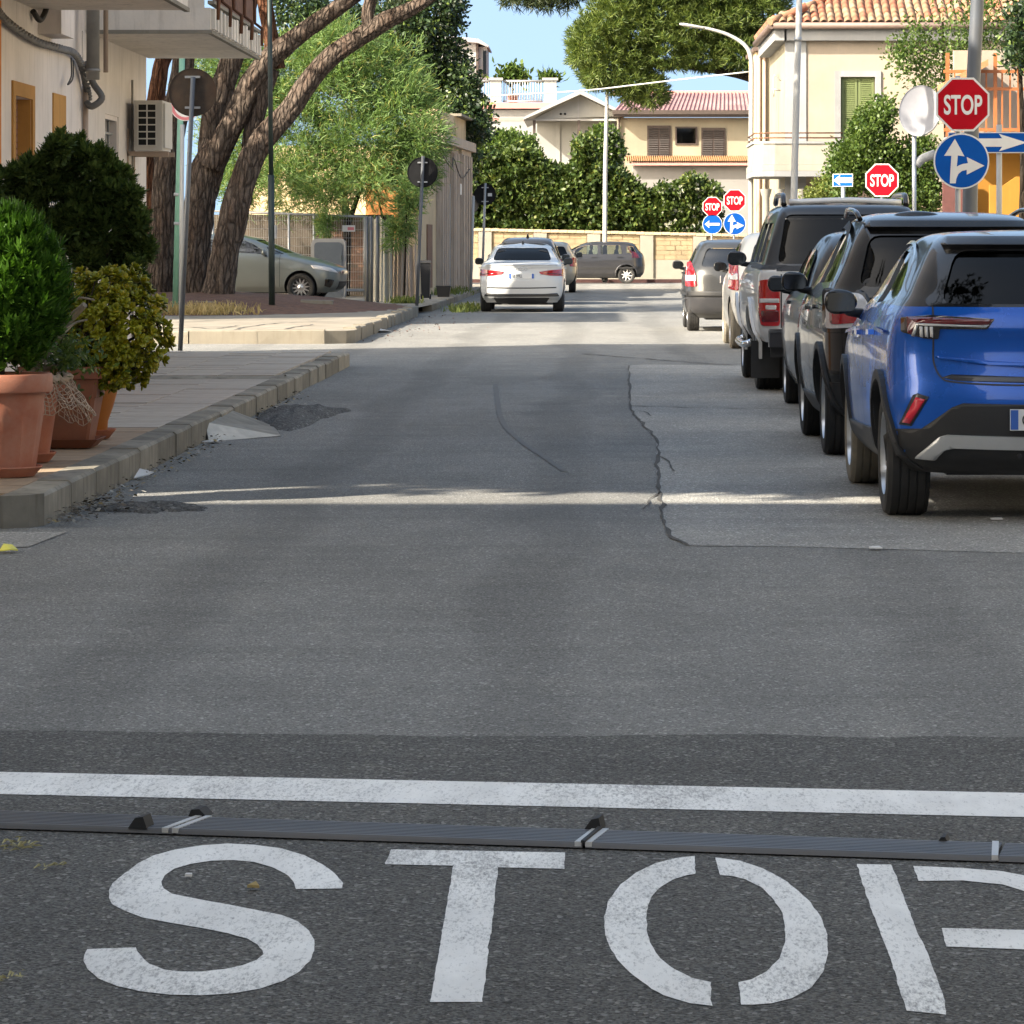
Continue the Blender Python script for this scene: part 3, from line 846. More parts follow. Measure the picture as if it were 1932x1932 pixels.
def cut(o, cutters):
    for c in cutters:
        md = o.modifiers.new('b', 'BOOLEAN'); md.operation = 'DIFFERENCE'; md.solver = 'EXACT'; md.object = c
        try: md.material_mode = 'TRANSFER'
        except Exception: pass
    bpy.context.view_layer.update()
    dg = bpy.context.evaluated_depsgraph_get()
    me = bpy.data.meshes.new_from_object(o.evaluated_get(dg))
    o.modifiers.clear()
    old = o.data; o.data = me; bpy.data.meshes.remove(old)
    for c in cutters:
        m_ = c.data; bpy.data.objects.remove(c); bpy.data.meshes.remove(m_)

def gridfill(poly, step):
    """triangulated polygon cut by a grid; returns verts2d, faces, boundary edges"""
    bm = bmesh.new()
    vs_ = [bm.verts.new((p[0], p[1], 0)) for p in poly]
    tri = tessellate_polygon([[Vector((p[0], p[1], 0)) for p in poly]])
    for t in tri:
        try: bm.faces.new([vs_[i] for i in t])
        except ValueError: pass
    for ax in (0, 1):
        lo = min(p[ax] for p in poly); hi = max(p[ax] for p in poly)
        c = math.ceil(lo / step) * step
        nrm = Vector((1, 0, 0)) if ax == 0 else Vector((0, 1, 0))
        while c < hi:
            bmesh.ops.bisect_plane(bm, geom=bm.verts[:] + bm.edges[:] + bm.faces[:], plane_co=nrm * c, plane_no=nrm, dist=1e-5)
            c += step
    bm.verts.index_update()
    v = [(q.co.x, q.co.y) for q in bm.verts]
    f = [tuple(q.index for q in fc.verts) for fc in bm.faces]
    e = [(ed.verts[0].index, ed.verts[1].index) for ed in bm.edges if len(ed.link_faces) == 1]
    bm.free()
    return v, f, e

def rnd_poly(poly, r=.02, n=3):
    out = []; m = len(poly)
    for i in range(m):
        p0, p, p1 = [Vector((*poly[(i + k) % m], 0)) for k in (-1, 0, 1)]
        a = (p0 - p); b_ = (p1 - p); ra = min(r, a.length * .45); rb = min(r, b_.length * .45)
        a = p + a.normalized() * ra; b_ = p + b_.normalized() * rb
        for k in range(n + 1):
            t = k / n; q = a * (1 - t) ** 2 + p * 2 * t * (1 - t) + b_ * t * t
            out.append((q.x, q.y))
    return out

class Car:
    def __init__(s, name, label, loc, rz, sp, group=None):
        s.sp = sp; s.sh = Shape(sp['tab'], sp['cr'], sp['cf'])
        s.root = thing(name, label, 'car', loc, rz, group)
        s.paint = sp['paint']
    def _map(s, where, a, z, off):
        sh = s.sh; e = .004
        if where == 'rear':
            y = sh.ry(a, z); gx = (sh.ry(a + e, z) - sh.ry(a - e, z)) / (2 * e); gz = (sh.ry(a, z + e) - sh.ry(a, z - e)) / (2 * e)
            n = Vector((gx, -1, gz)).normalized(); return Vector((a, y, z)) + n * off
        if where == 'front':
            y = sh.fy(a, z); gx = (sh.fy(a + e, z) - sh.fy(a - e, z)) / (2 * e); gz = (sh.fy(a, z + e) - sh.fy(a, z - e)) / (2 * e)
            n = Vector((-gx, 1, -gz)).normalized(); return Vector((a, y, z)) + n * off
        sg = -1 if where == 'left' else 1
        x = sh.sx(a, z); gy = (sh.sx(a + e, z) - sh.sx(a - e, z)) / (2 * e); gz = (sh.sx(a, z + e) - sh.sx(a, z - e)) / (2 * e)
        n = Vector((1, -gy, -gz)).normalized(); q = Vector((x, a, z)) + n * off
        return Vector((q.x * sg, q.y, q.z))
    def patch(s, name, where, poly, mat, off=.005, deep=.012, parent=None, step=.04, rad=None):
        if rad: poly = rnd_poly(poly, rad)
        v, f, e = gridfill(poly, step)
        b = MB()
        p = [s._map(where, a, z, off) for a, z in v]
        b.add(p, f, 0, True)
        if deep:
            n = len(p); inner = [s._map(where, a, z, off - deep) for a, z in v]
            b.v.extend([tuple(q) for q in inner])
            for (i, j) in e: b.f.append((i, j, n + j, n + i)); b.m.append(0); b.sm.append(False)
        return b.build(name, mat, parent or s.root, local=True)
    def line(s, where, pts, w=.008, mat=None, off=.0015, name='seam', n=None):
        n = n or max(8, int(sum(math.dist(pts[i], pts[i + 1]) for i in range(len(pts) - 1)) / .04))
        q = catmull([(a, z, 0) for a, z in pts], n); vs_ = []
        for i in range(n):
            t = q[min(i + 1, n - 1)] - q[max(i - 1, 0)]; t = t / (np.linalg.norm(t) + 1e-9)
            for sg in (-1, 1):
                vs_.append(s._map(where, q[i][0] - sg * t[1] * w / 2, q[i][1] + sg * t[0] * w / 2, off))
        b = MB(); b.add(vs_, [(2 * i, 2 * i + 1, 2 * i + 3, 2 * i + 2) for i in range(n - 1)])
        return b.build(name, mat or M['black_plastic'], s.root, local=True)
    def build(s):
        sp, sh = s.sp, s.sh
        H = sh.z1; zb = sh.z0
        N = sp.get('nz', 58)
        zs = sorted(set([round(z, 4) for z in np.linspace(zb, H - .12, N)] + [round(z, 4) for z in np.linspace(H - .12, H, 12)] + sp.get('zcut', [])))
        mats = [s.paint, sp.get('upper', s.paint), M['black_plastic'], M['interior']]
        up = sp.get('z_upper', 99); lowz = sp.get('z_low', -1)
        b = sh.body(zs, matf=lambda z, y: 1 if z > up else (2 if z < lowz else 0), ns=sp.get('ns', 44))
        o = b.build('body', mats, s.root, local=True)
        bw = sp['wheel']; cut1 = []; cut2 = []; cut3 = []
        # wheel arches
        cb = MB(); 
        for y in (sp['ra'], sp['ra'] + sp['wb']):
            for sg in (-1, 1):
                xo = sh.hw(bw) + .2; xi = sh.hw(bw) - .34
                n = 40; R = bw + sp.get('arch', .055)
                vs_ = []
                for xx in (xi * sg, xo * sg):
                    for k in range(n):
                        a = 2 * math.pi * k / n; vs_.append((xx, y + R * math.cos(a), bw + .01 + R * math.sin(a)))
                cb.add(vs_, [tuple(range(n)), tuple(range(n, 2 * n))] + [(k, (k + 1) % n, n + (k + 1) % n, n + k) for k in range(n)])
        for m in cb.m: pass
        cw = cb.build('cut', [M['black_plastic']], None)
        cuts = []
        if sp.get('hollow', True):
            zbelt = sp['belt']
            zi = [round(z, 4) for z in np.linspace(zbelt - .22, H - .05, 16)]
            cc = sh.body(zi, ins=.065, ns=14, ne=8).build('cut', [M['interior']], None)
            cuts.append(cc)
            wb = MB()
            for poly in sp['side_win']:
                pp = rnd_poly(poly, .045)
                wb.prism(pp, lambda y, z: (-1.6, y, z), lambda y, z: (1.6, y, z))
            cuts.append(wb.build('cut', [s.paint if not sp.get('upper') else sp['upper']], None))
            wb = MB()
            pp = rnd_poly(sp['rear_win'], .07); ymid = sh.yr(H - .05) + .1
            wb.prism(pp, lambda x, z: (x, -1.0, z), lambda x, z: (x, ymid + .15, z))
            pp = rnd_poly(sp['front_win'], .07); yfm = sh.yf(H - .05) - .1
            wb.prism(pp, lambda x, z: (x, 6.5, z), lambda x, z: (x, yfm - .15, z))
            cuts.append(wb.build('cut', [M['black_plastic']], None))
        cuts.append(cw)
        for c in cuts: c.matrix_basis = WM(s.root)
        cut(o, cuts)
        o.data.polygons.foreach_set('use_smooth', [True] * len(o.data.polygons))
        o.data.set_sharp_from_angle(angle=math.radians(28))
        s.body = o
        g = sp.get('glass', M['glass_dark'])
        if sp.get('hollow', True):
            for poly in sp['side_win']:
                for w in ('left', 'right'):
                    s.patch('window', w, rnd_poly(poly, .045), sp.get('glass_side', M['glass_side'] if g is M['glass_dark'] else g), -.014, 0, o)
            s.patch('rear_window', 'rear', rnd_poly(sp['rear_win'], .07), g, -.012, 0, o)
            s.patch('windscreen', 'front', rnd_poly(sp['front_win'], .07), sp.get('glass_front', M['glass_mid']), -.012, 0, o)
            s.seats()
        else:
            for poly in sp['side_win']:
                for w in ('left', 'right'): s.patch('window', w, rnd_poly(poly, .045), g, .003, .006, o)
            s.patch('rear_window', 'rear', rnd_poly(sp['rear_win'], .07), g, .003, .006, o)
            s.patch('windscreen', 'front', rnd_poly(sp['front_win'], .07), g, .003, .006, o)
        # underbody floor
        b = MB(); hw = sh.hw(zb) - .25
        b.box((-hw, .35, zb - .03), (hw, sh.yf(zb) - .35, zb + .1)); b.build('underbody', M['black_plastic'], s.root, local=True)
        for y, dusty in ((sp['ra'], 0), (sp['ra'] + sp['wb'], sp.get('dusty', 0))):
            for sg in (-1, 1):
                s.wheel(sg * (sh.hw(bw) - sp.get('win', .012)), y, bw, sg, M['rubber_dusty'] if (dusty or sp.get('dusty_all')) else M['rubber'])
        return s
    def wheel(s, x, y, R, sg, rub):
        sp = s.sp; w = sp.get('tw', .215)
        prof = [(R * .66, -.012), (R * .70, .0), (R * .86, .008), (R * .955, .0), (R * .985, -.02)]
        wd = w - .04; nr = 4
        for k in range(nr):
            a = -.02 - wd * k / nr; e = wd / nr
            prof += [(R * .998, a - e * .06), (R * 1.0, a - e * .8), (R * .975, a - e * .84), (R * .975, a - e * .98)]
        prof += [(R * .985, -w + .02), (R * .955, -w), (R * .7, -w)]
        b = MB(); b.lathe([(r, -h * -1 * sg if False else h * sg) for r, h in prof], (x, y, R), 44, axis='X')
        wo_ = b.build('wheel', rub, s.root, local=True, sharp=40)
        b = MB()
        b.lathe([(R * .67, 0), (R * .655, -.012 * sg), (R * .64, -.06 * sg), (R * .62, -.14 * sg)], (x, y, R), 36, axis='X')
        b.lathe([(R * .64, -.09 * sg), (.001, -.09 * sg)], (x, y, R), 24, mi=1, axis='X')
        b.lathe([(.075, -.03 * sg), (.07, -.012 * sg), (.001, -.010 * sg)], (x, y, R), 16, axis='X')
        ns = sp.get('spokes', 5)
        for k in range(ns):
            a = 2 * math.pi * (k + .2) / ns; ca, sa = math.cos(a), math.sin(a)
            vs_ = []
            for (r, ww, d) in ((.05, .055, .025), (R * .62, .04 if ns < 8 else .018, .018)):
                for q in (-1, 1):
                    for dd in (0, -.03):
                        vs_.append((x + (dd - d) * sg, y + r * ca - q * ww * .5 * sa, R + r * sa + q * ww * .5 * ca))
            b.add(vs_, [(0, 2, 6, 4), (1, 5, 7, 3), (0, 4, 5, 1), (2, 3, 7, 6), (0, 1, 3, 2), (4, 6, 7, 5)])
        b.build('rim', [sp.get('rim', M['rim']), M['rim_dark']], wo_, local=True)
    def seats(s):
        sh = s.sh; zb = s.sp['belt']; yf = sh.yf(zb)
        for (yy, xs) in ((s.sp['ra'] + .35, (-.42, 0, .42)), (s.sp['ra'] + 1.25, (-.38, .38))):
            for x in xs:
                b = MB()
                def rb(c, sx, sy, sz, n=8):
                    b.grid(n * 2, n, lambda u, v: (c[0] + sx * math.copysign(abs(math.cos(2 * math.pi * u)) ** .6, math.cos(2 * math.pi * u)) * (math.sin(math.pi * v) ** .6), c[1] + sy * math.copysign(abs(math.sin(2 * math.pi * u)) ** .6, math.sin(2 * math.pi * u)) * (math.sin(math.pi * v) ** .6), c[2] - sz * math.cos(math.pi * v)))
                rb((x, yy, zb - .22), .22, .09, .36); rb((x, yy - .03, zb + .2), .13, .055, .10)
                b.build('seat', M['seat'], s.body, local=True)
    def mirror(s, y, z, mat, sides=('left', 'right'), size=.85):
        for w in sides:
            sg = -1 if w == 'left' else 1
            x0 = s.sh.sx(y, z - .05) ; b = MB()
            c = (sg * (x0 + .13 * size), y, z)
            def f(u, v):
                a = 2 * math.pi * u; e = math.pi * v
                q = math.sin(e) ** .7
                px = math.copysign(abs(math.cos(a)) ** .75, math.cos(a)) * q * .115 * size
                py = math.copysign(abs(math.sin(a)) ** .8, math.sin(a)) * q * .075 * size
                if py < 0: py *= .55
                return (c[0] + px, c[1] + py, c[2] - math.cos(e) * .085 * size * (1 + .15 * px / .115 * sg))
            b.grid(24, 12, f)
            m_ = b.build('mirror', mat, s.root, local=True)
            b = MB()
            b.tube([(sg * (x0 - .02), y + .02, z - .07), (sg * (x0 + .06), y + .02, z - .06), (sg * (x0 + .1), y + .01, z - .03)], [.03, .025, .03], 8)
            b.build('mirror_arm', M['black_plastic'], m_, local=True)
            b = MB()
            b.prism(rnd_poly([(c[0] - .095 * size, c[2] - .065 * size), (c[0] + .095 * size, c[2] - .065 * size), (c[0] + .095 * size, c[2] + .06 * size), (c[0] - .095 * size, c[2] + .065 * size)], .03), lambda x, zz: (x, c[1] - .0435 * size, zz), lambda x, zz: (x, c[1] - .038 * size, zz))
            b.build('mirror_glass', M['mirror'], m_, local=True)
    def both(s, name, poly, mat, **k):
        s.patch(name, 'rear', poly, mat, **k); return s.patch(name, 'rear', [(-x, z) for x, z in poly][::-1], mat, **k)
    def arch_trim(s, mat, w=.06, off=.010, a0=-8, a1=188):
        sp = s.sp; R0 = sp['wheel'] + sp.get('arch', .055); n = 22
        for y in (sp['ra'], sp['ra'] + sp['wb']):
            poly = []
            for k in range(n + 1):
                a = math.radians(a0 + (a1 - a0) * k / n); poly.append((y + R0 * math.cos(a), sp['wheel'] + .01 + R0 * math.sin(a)))
            for k in range(n, -1, -1):
                a = math.radians(a0 + (a1 - a0) * k / n); poly.append((y + (R0 + w) * math.cos(a), sp['wheel'] + .01 + (R0 + w) * math.sin(a)))
            for wsd in ('left', 'right'): s.patch('arch_trim', wsd, poly, mat, off=off, deep=.03, step=.06)
    def doors(s, ys, z0, z1, handles=(), hm=None):
        for w in ('left', 'right'):
            for y in ys: s.line(w, [(y, z0), (y + .01, (z0 + z1) / 2), (y, z1)], .009)
            for y in handles:
                b = MB(); p = s._map(w, y, handles[y] if isinstance(handles, dict) else z1 - .12, .0)
                sg = -1 if w == 'left' else 1
                b.box((p.x - .004 * sg, y - .09, p.z - .014), (p.x + .03 * sg, y + .09, p.z + .014)); b.build('door_handle', hm or s.paint, s.root, local=True)
    def plate(s, x, z, w=.52, h=.11, text=None, off=.03, dy=0.0):
        y = s.sh.ry(x, z) - off + dy
        b = MB(); b.box((x - w / 2, y - .006, z - h / 2), (x + w / 2, y, z + h / 2)); pl = b.build('number_plate', M['plate_white'], s.root, local=True)
        for sx0 in (x - w / 2 + .003, x + w / 2 - .043):
            b = MB(); b.box((sx0, y - .008, z - h / 2 + .004), (sx0 + .04, y - .005, z + h / 2 - .004)); b.build('plate_band', M['plate_blue'], pl, local=True)
        if text: text_mesh('plate_text', text[0], h * .78, M['black_paint'], pl, Matrix.Translation((x + text[1], y - .009, z - h * .27)) @ Matrix.Rotation(math.pi / 2, 4, 'X'), sx=text[2] if len(text) > 2 else .8, align='LEFT', bold=.008)
        return pl

def text_mesh(name, txt, size, mat, parent, Mx, sx=1.0, align='CENTER', bold=.0, ext=.0008):
    cu = bpy.data.curves.new(name, 'FONT'); cu.body = txt; cu.size = size; cu.align_x = align; cu.extrude = ext; cu.offset = bold * size
    o = bpy.data.objects.new(name, cu); COL.objects.link(o)
    bpy.context.view_layer.update()
    me = bpy.data.meshes.new_from_object(o.evaluated_get(bpy.context.evaluated_depsgraph_get()))
    bpy.data.objects.remove(o); bpy.data.curves.remove(cu)
    me.transform(Mx @ Matrix.Diagonal((sx, 1, 1, 1)))
    me.materials.clear(); me.materials.append(mat)
    return link(name, me, parent, local=True)

M['mirror'] = simple('mirror_glass', (.035, .038, .04), .08, .8, var=.05, bump=0)
M['p_blue'] = car_paint('metallic_blue_paint', (.005, .085, .42), .25, .25, dust=.012)
M['p_black'] = car_paint('gloss_black_paint', (.008, .008, .009), .18, .0, dust=.015)
M['p_dark'] = car_paint('black_brown_paint', (.010, .0095, .009), .2, .1, dust=.02)
M['p_bluegrey'] = car_paint('dark_bluegrey_paint', (.03, .035, .042), .3, .4, dust=.06)
M['p_silver'] = car_paint('silver_paint', (.60, .60, .59), .28, .12, dust=.05)
M['p_white'] = car_paint('white_paint', (.58, .58, .57), .3, .0, dust=.03)
M['p_offwhite'] = car_paint('dusty_white_paint', (.62, .60, .55), .4, .0, dust=.10)
M['p_grey'] = car_paint('grey_paint', (.028, .029, .030), .3, .1, dust=.04)
M['p_dgrey'] = car_paint('dark_grey_paint', (.026, .027, .032), .3, .2, dust=.05)
M['p_beige'] = car_paint('beige_paint', (.40, .36, .29), .33, .4, dust=.05)
M['p_corsa'] = car_paint('silver_green_paint', (.17, .19, .185), .3, .3, dust=.04)

CR = [(.2, .50), (.7, .52), (1.0, .46), (1.2, .40), (1.5, .34), (2.0, .3)]
CF = [(.2, .55), (.7, .65), (1.0, .6), (1.2, .45), (1.5, .4), (2.0, .35)]

# ---- blue crossover, nearest of the row
sp = dict(paint=M['p_blue'], upper=M['p_black'], z_upper=1.135, zcut=[1.135, .50], belt=1.12, cr=CR, cf=CF, ra=.74, wb=2.56, wheel=.335, tw=.225, win=.0, dusty=1,
    tab=[(.27, .14, 3.95, .80), (.36, .05, 4.08, .865), (.5, .012, 4.14, .888), (.66, .0, 4.15, .898), (.8, .035, 4.10, .897), (.9, .05, 3.95, .893), (.965, .045, 3.65, .886), (1.02, .03, 3.35, .875), (1.07, .035, 3.12, .858), (1.135, .07, 2.95, .82), (1.2, .12, 2.84, .775), (1.3, .20, 2.66, .725), (1.4, .30, 2.42, .676), (1.46, .38, 2.22, .638), (1.5, .50, 2.02, .59), (1.52, .66, 1.85, .53), (1.53, .85, 1.7, .45)],
    side_win=[[(.78, 1.17), (1.62, 1.13), (1.62, 1.43), (1.25, 1.42), (.98, 1.33)], [(1.70, 1.13), (2.72, 1.11), (2.30, 1.38), (2.02, 1.435), (1.70, 1.43)]],
    rear_win=[(-.60, 1.15), (.60, 1.15), (.50, 1.43), (-.50, 1.43)], front_win=[(-.64, 1.10), (.64, 1.10), (.52, 1.45), (-.52, 1.45)])
BX = lambda u: (u - 1110) / 363.0 - 2.45
BZ = lambda v: 1.48 - (v - 455) / 363.0
R_ = lambda L: [(BX(u), BZ(v)) for u, v in L]
c = Car('parked_car', 'shiny metallic blue crossover, nearest of the parked row, cut by the frame', (2.45, 18.76, 0), 0, sp).build()
c.both('lower_bumper', R_([(1700, 815), (1745, 812), (1800, 770), (1820, 762), (2000, 765), (2000, 900), (1740, 898), (1688, 880), (1681, 832)]), M['black_plastic'], off=.006, step=.05)
c.both('skid_trim', rnd_poly(R_([(1737, 866), (1778, 826), (1792, 822), (2000, 826), (2000, 850), (1806, 846), (1790, 850), (1774, 868)]), .01), M['satin'], off=.022, deep=.02)
c.both('reflector', R_([(1713, 801), (1726, 803), (1752, 756), (1736, 752)]), M['red_glow'], off=.012)
c.both('reflector_bezel', R_([(1706, 806), (1727, 808), (1758, 751), (1738, 745), (1730, 748)]), M['p_dgrey'], off=.005)
c.both('tail_lamp', rnd_poly(R_([(1712, 602), (1760, 597), (1880, 603), (1866, 622), (1779, 622), (1777, 641), (1752, 640), (1711, 628)]), .008), M['lens_black'], off=.010)
c.both('lamp_red', R_([(1722, 601), (1768, 601), (1878, 605), (1868, 614), (1768, 613), (1740, 613), (1733, 634), (1722, 629)]), M['lens_dred'], off=.014, deep=.006)
c.both('lamp_strip', R_([(1738, 612), (1866, 616), (1864, 619), (1742, 616), (1735, 636), (1730, 634)]), M['satin'], off=.017, deep=.006)
for k in range(3):
    c.both('lamp_bar', R_([(1744 + k * 9, 618), (1749 + k * 9, 618), (1750 + k * 9, 637), (1745 + k * 9, 635)]), M['lens_white'], off=.017, deep=.006)
for sgn in (1, -1):
    c.line('rear', [(sgn * BX(1767), BZ(v) ) for v in (580, 620, 650, 680)] + [(sgn * BX(1772), BZ(700)), (sgn * BX(1782), BZ(715)), (sgn * BX(1800), BZ(722)), (sgn * BX(1880), BZ(727)), (0, BZ(728))], .009)
c.patch('crease', 'rear', R_([(1772, 672), (1860, 682), (2000, 690), (2140, 682), (2228, 672), (2225, 676), (2140, 690), (2000, 698), (1860, 690), (1773, 678)]), M['p_blue'], off=.016, deep=.02)
c.patch('tailgate_step', 'rear', R_([(1782, 714), (1800, 708), (2000, 714), (2200, 708), (2218, 714), (2190, 720), (2000, 725), (1810, 720)]), M['p_dgrey'], off=.003, deep=.01)
c.patch('spoiler', 'rear', [(-.56, 1.435), (.56, 1.435), (.53, 1.475), (-.53, 1.475)], M['p_black'], off=.035, deep=.055, rad=.012)
for w in ('left', 'right'):
    c.line(w, [(.62, 1.14), (.80, 1.35), (1.0, 1.43), (1.3, 1.465), (1.7, 1.47), (2.1, 1.455)], .018, M['chrome'], .006, 'chrome_trim')
    c.patch('sill_trim', w, [(1.18, .28), (2.86, .28), (2.84, .42), (1.20, .45)], M['black_plastic'], off=.012, deep=.03)
    c.line(w, [(.55, .99), (1.2, 1.0), (2.2, .975), (3.2, .93)], .02, M['p_blue'], .008, 'shoulder_line')
pass
c.arch_trim(M['black_plastic'], .055, .012)
c.doors((1.02, 1.68, 2.80), .45, 1.08, {1.18: .98, 1.95: .96})
c.mirror(2.62, 1.12, M['p_black'], size=.85)
pl = c.plate(0, BZ(792), text=('G', -.20, .8), off=.045)
for k, (q, zz) in enumerate(((-.55, .44), (-.2, .36), (.2, .36), (.55, .44))):
    c.patch('parking_sensor', 'rear', [(q + .014 * math.cos(a * .785), zz + .014 * math.sin(a * .785)) for a in range(8)], M['p_dgrey'], off=.009)
b = MB(); b.tube([c._map('rear', -.02 + .03 * math.cos(t), .84 + .012 * math.sin(t), .022) for t in np.linspace(0, 3.2, 10)], .004, 6); b.build('emblem', M['chrome'], c.root, local=True)
for sg in (-1, 1):
    b = MB(); b.tube([(sg * .52, .6, 1.47), (sg * .5, 1.2, 1.515), (sg * .5, 1.9, 1.5)], .008, 6); b.build('roof_seam', M['black_plastic'], c.root, local=True)
b = MB(); b.tube([(.1, .95, 1.53), (.1, .93, 1.60)], [.022, .012], 10); b.tube([(.1, .93, 1.60), (.12, .75, 1.86)], [.006, .003], 6)
b.build('antenna', M['black_plastic'], c.root, local=True)

# ---- black crossover behind it
sp = dict(paint=M['p_dark'], upper=M['p_dark'], z_upper=9, belt=1.16, cr=CR, cf=CF, ra=.72, wb=2.45, wheel=.335, tw=.215, win=.0,
    tab=[(.24, .15, 3.9, .79), (.4, .03, 4.08, .875), (.6, .0, 4.12, .90), (.8, .02, 4.08, .902), (.95, .035, 3.92, .892), (1.08, .07, 3.3, .87), (1.16, .12, 3.0, .835), (1.3, .19, 2.75, .765), (1.45, .27, 2.45, .70), (1.57, .37, 2.15, .64), (1.63, .48, 1.98, .59), (1.66, .66, 1.8, .52), (1.675, .9, 1.65, .44)],
    side_win=[[(.66, 1.2), (1.52, 1.18), (1.52, 1.53), (1.05, 1.53), (.80, 1.46)], [(1.60, 1.18), (2.68, 1.16), (2.25, 1.48), (2.02, 1.53), (1.60, 1.53)]],
    rear_win=[(-.64, 1.17), (.64, 1.17), (.55, 1.52), (-.55, 1.52)], front_win=[(-.68, 1.16), (.68, 1.16), (.55, 1.55), (-.55, 1.55)])
c = Car('parked_car', 'glossy black crossover parked just beyond the blue car', (2.48, 24.3, 0), 0, sp).build()
c.both('tail_lamp', rnd_poly([(-.86, 1.13), (-.62, 1.12), (-.55, 1.0), (-.62, .90), (-.86, .88)], .04), M['lens_white'], off=.012)
c.both('lamp_red', rnd_poly([(-.82, 1.02), (-.62, 1.0), (-.60, .93), (-.82, .91)], .03), M['lens_red'], off=.017)
c.both('lamp_bezel', rnd_poly([(-.875, 1.16), (-.60, 1.145), (-.53, 1.0), (-.60, .87), (-.875, .85)], .04), M['p_dark'], off=.006)
c.patch('spoiler', 'rear', [(-.56, 1.55), (.56, 1.55), (.54, 1.59), (-.54, 1.59)], M['p_dark'], off=.04, deep=.06, rad=.012)
c.patch('bumper_trim', 'rear', [(-.80, .30), (.80, .30), (.84, .52), (-.84, .52)], M['black_plastic'], off=.01, rad=.03)
for sgn in (1, -1): c.line('rear', [(sgn * .66, 1.14), (sgn * .56, .98), (sgn * .6, .75), (sgn * .55, .62), (0, .6)], .01)
for w in ('left', 'right'):
    c.line(w, [(.52, 1.2), (.66, 1.42), (.9, 1.54), (1.3, 1.585), (1.7, 1.59), (2.2, 1.56)], .05, M['black_plastic'], .012, 'window_trim')
    b = MB(); sg = -1 if w == 'left' else 1
    b.tube([(sg * .60, .62, 1.63), (sg * .62, .8, 1.685), (sg * .62, 1.5, 1.70), (sg * .60, 2.0, 1.66)], .018, 8, res=16); b.build('roof_rail', M['p_dark'], c.root, local=True)
    c.line(w, [(.5, 1.02), (1.2, 1.03), (2.2, 1.0), (3.1, .96)], .025, M['p_dark'], .01, 'shoulder_line')
    c.patch('sill_trim', w, [(1.15, .25), (2.75, .25), (2.73, .38), (1.17, .40)], M['black_plastic'], off=.01, deep=.03)
c.arch_trim(M['black_plastic'], .05, .010)
c.doors((1.0, 1.56, 2.72), .42, 1.12, {1.12: 1.02, 1.85: 1.0})
c.mirror(2.5, 1.18, M['p_black'], size=.85)
b = MB(); b.grid(16, 8, lambda u, v: (-.2 + .16 * math.cos(2 * math.pi * u) * math.sin(math.pi * v / 2), .75 + .06 * math.sin(2 * math.pi * u) * math.sin(math.pi * v / 2), 1.655 + .035 * math.cos(math.pi * v / 2))); b.build('antenna_fin', M['p_dark'], c.root, local=True)

# ---- dark hatchback hidden between the black car and the pickup
hatch_tab = lambda H, L: [(.22, .16, L - .2, .74), (.38, .04, L - .05, .82), (.6, .0, L, .84), (.8, .02, L - .06, .842), (.92, .04, L - .3, .83), (1.0, .07, L - .75, .815), (1.06, .10, L - .95, .78), (H * .8, .2, L - 1.3, .71), (H * .92, .33, L - 1.68, .62), (H * .97, .46, L - 1.9, .56), (H * .99, .62, L - 2.05, .50), (H, .85, L - 2.2, .42)]
def hatch_spec(paint, H=1.48, L=3.85, **k):
    d = dict(paint=paint, belt=1.06, cr=CR, cf=CF, ra=.66, wb=2.44, wheel=.30, tw=.19, win=0, tab=hatch_tab(H, L), nz=44, ns=34,
        side_win=[[(.62, 1.09), (1.42, 1.07), (1.42, H * .905), (1.0, H * .905), (.78, H * .86)], [(1.50, 1.07), (L - 1.22, 1.06), (L - 1.70, H * .87), (L - 1.95, H * .905), (1.50, H * .905)]],
        rear_win=[(-.58, 1.06), (.58, 1.06), (.47, H * .91), (-.47, H * .91)], front_win=[(-.62, 1.07), (.62, 1.07), (.5, H * .91), (-.5, H * .91)])
    d.update(k); return d
c = Car('parked_car', 'dark blue-grey hatchback mostly hidden between black car and silver pickup', (2.58, 29.75, 0), 0, hatch_spec(M['p_bluegrey'], 1.56, 3.9, hollow=False)).build()
c.mirror(2.42, 1.1, M['p_black']); c.both('tail_lamp', rnd_poly([(-.78, 1.0), (-.6, 1.0), (-.62, .8), (-.8, .78)], .03), M['lens_red'], off=.01)
c.doors((1.46, 2.6), .4, 1.0, {1.62: .95})

# ---- silver pickup with hardtop
sp = dict(paint=M['p_silver'], upper=M['p_bluegrey'], z_upper=1.235, zcut=[1.235], belt=1.24, cr=[(.4, .22), (1.0, .2), (1.3, .2), (1.9, .25)], cf=CF, ra=1.25, wb=3.08, wheel=.385, tw=.265, win=-.015, arch=.07, nz=50,
    tab=[(.50, .05, 4.95, .83), (.62, .03, 5.05, .895), (.8, .03, 5.1, .915), (1.0, .03, 5.0, .915), (1.12, .03, 4.4, .905), (1.18, .03, 4.0, .895), (1.24, .06, 3.85, .855), (1.4, .11, 3.68, .805), (1.6, .18, 3.4, .745), (1.74, .24, 3.15, .70), (1.80, .29, 3.0, .66), (1.83, .38, 2.85, .61), (1.845, .6, 2.7, .53)],
    side_win=[[(.42, 1.27), (1.0, 1.27), (1.0, 1.66), (.55, 1.66)], [(1.08, 1.27), (1.62, 1.27), (1.62, 1.66), (1.08, 1.66)], [(1.85, 1.27), (2.62, 1.26), (2.62, 1.68), (1.85, 1.68)], [(2.70, 1.26), (3.6, 1.25), (3.22, 1.62), (3.02, 1.68), (2.70, 1.68)]],
    rear_win=[(-.69, 1.26), (.69, 1.26), (.60, 1.74), (-.60, 1.74)], front_win=[(-.68, 1.26), (.68, 1.26), (.56, 1.72), (-.56, 1.72)])
c = Car('parked_car', 'silver pickup with dark glazed hardtop and roof rails in the parked row', (2.52, 34.75, 0), 0, sp).build()
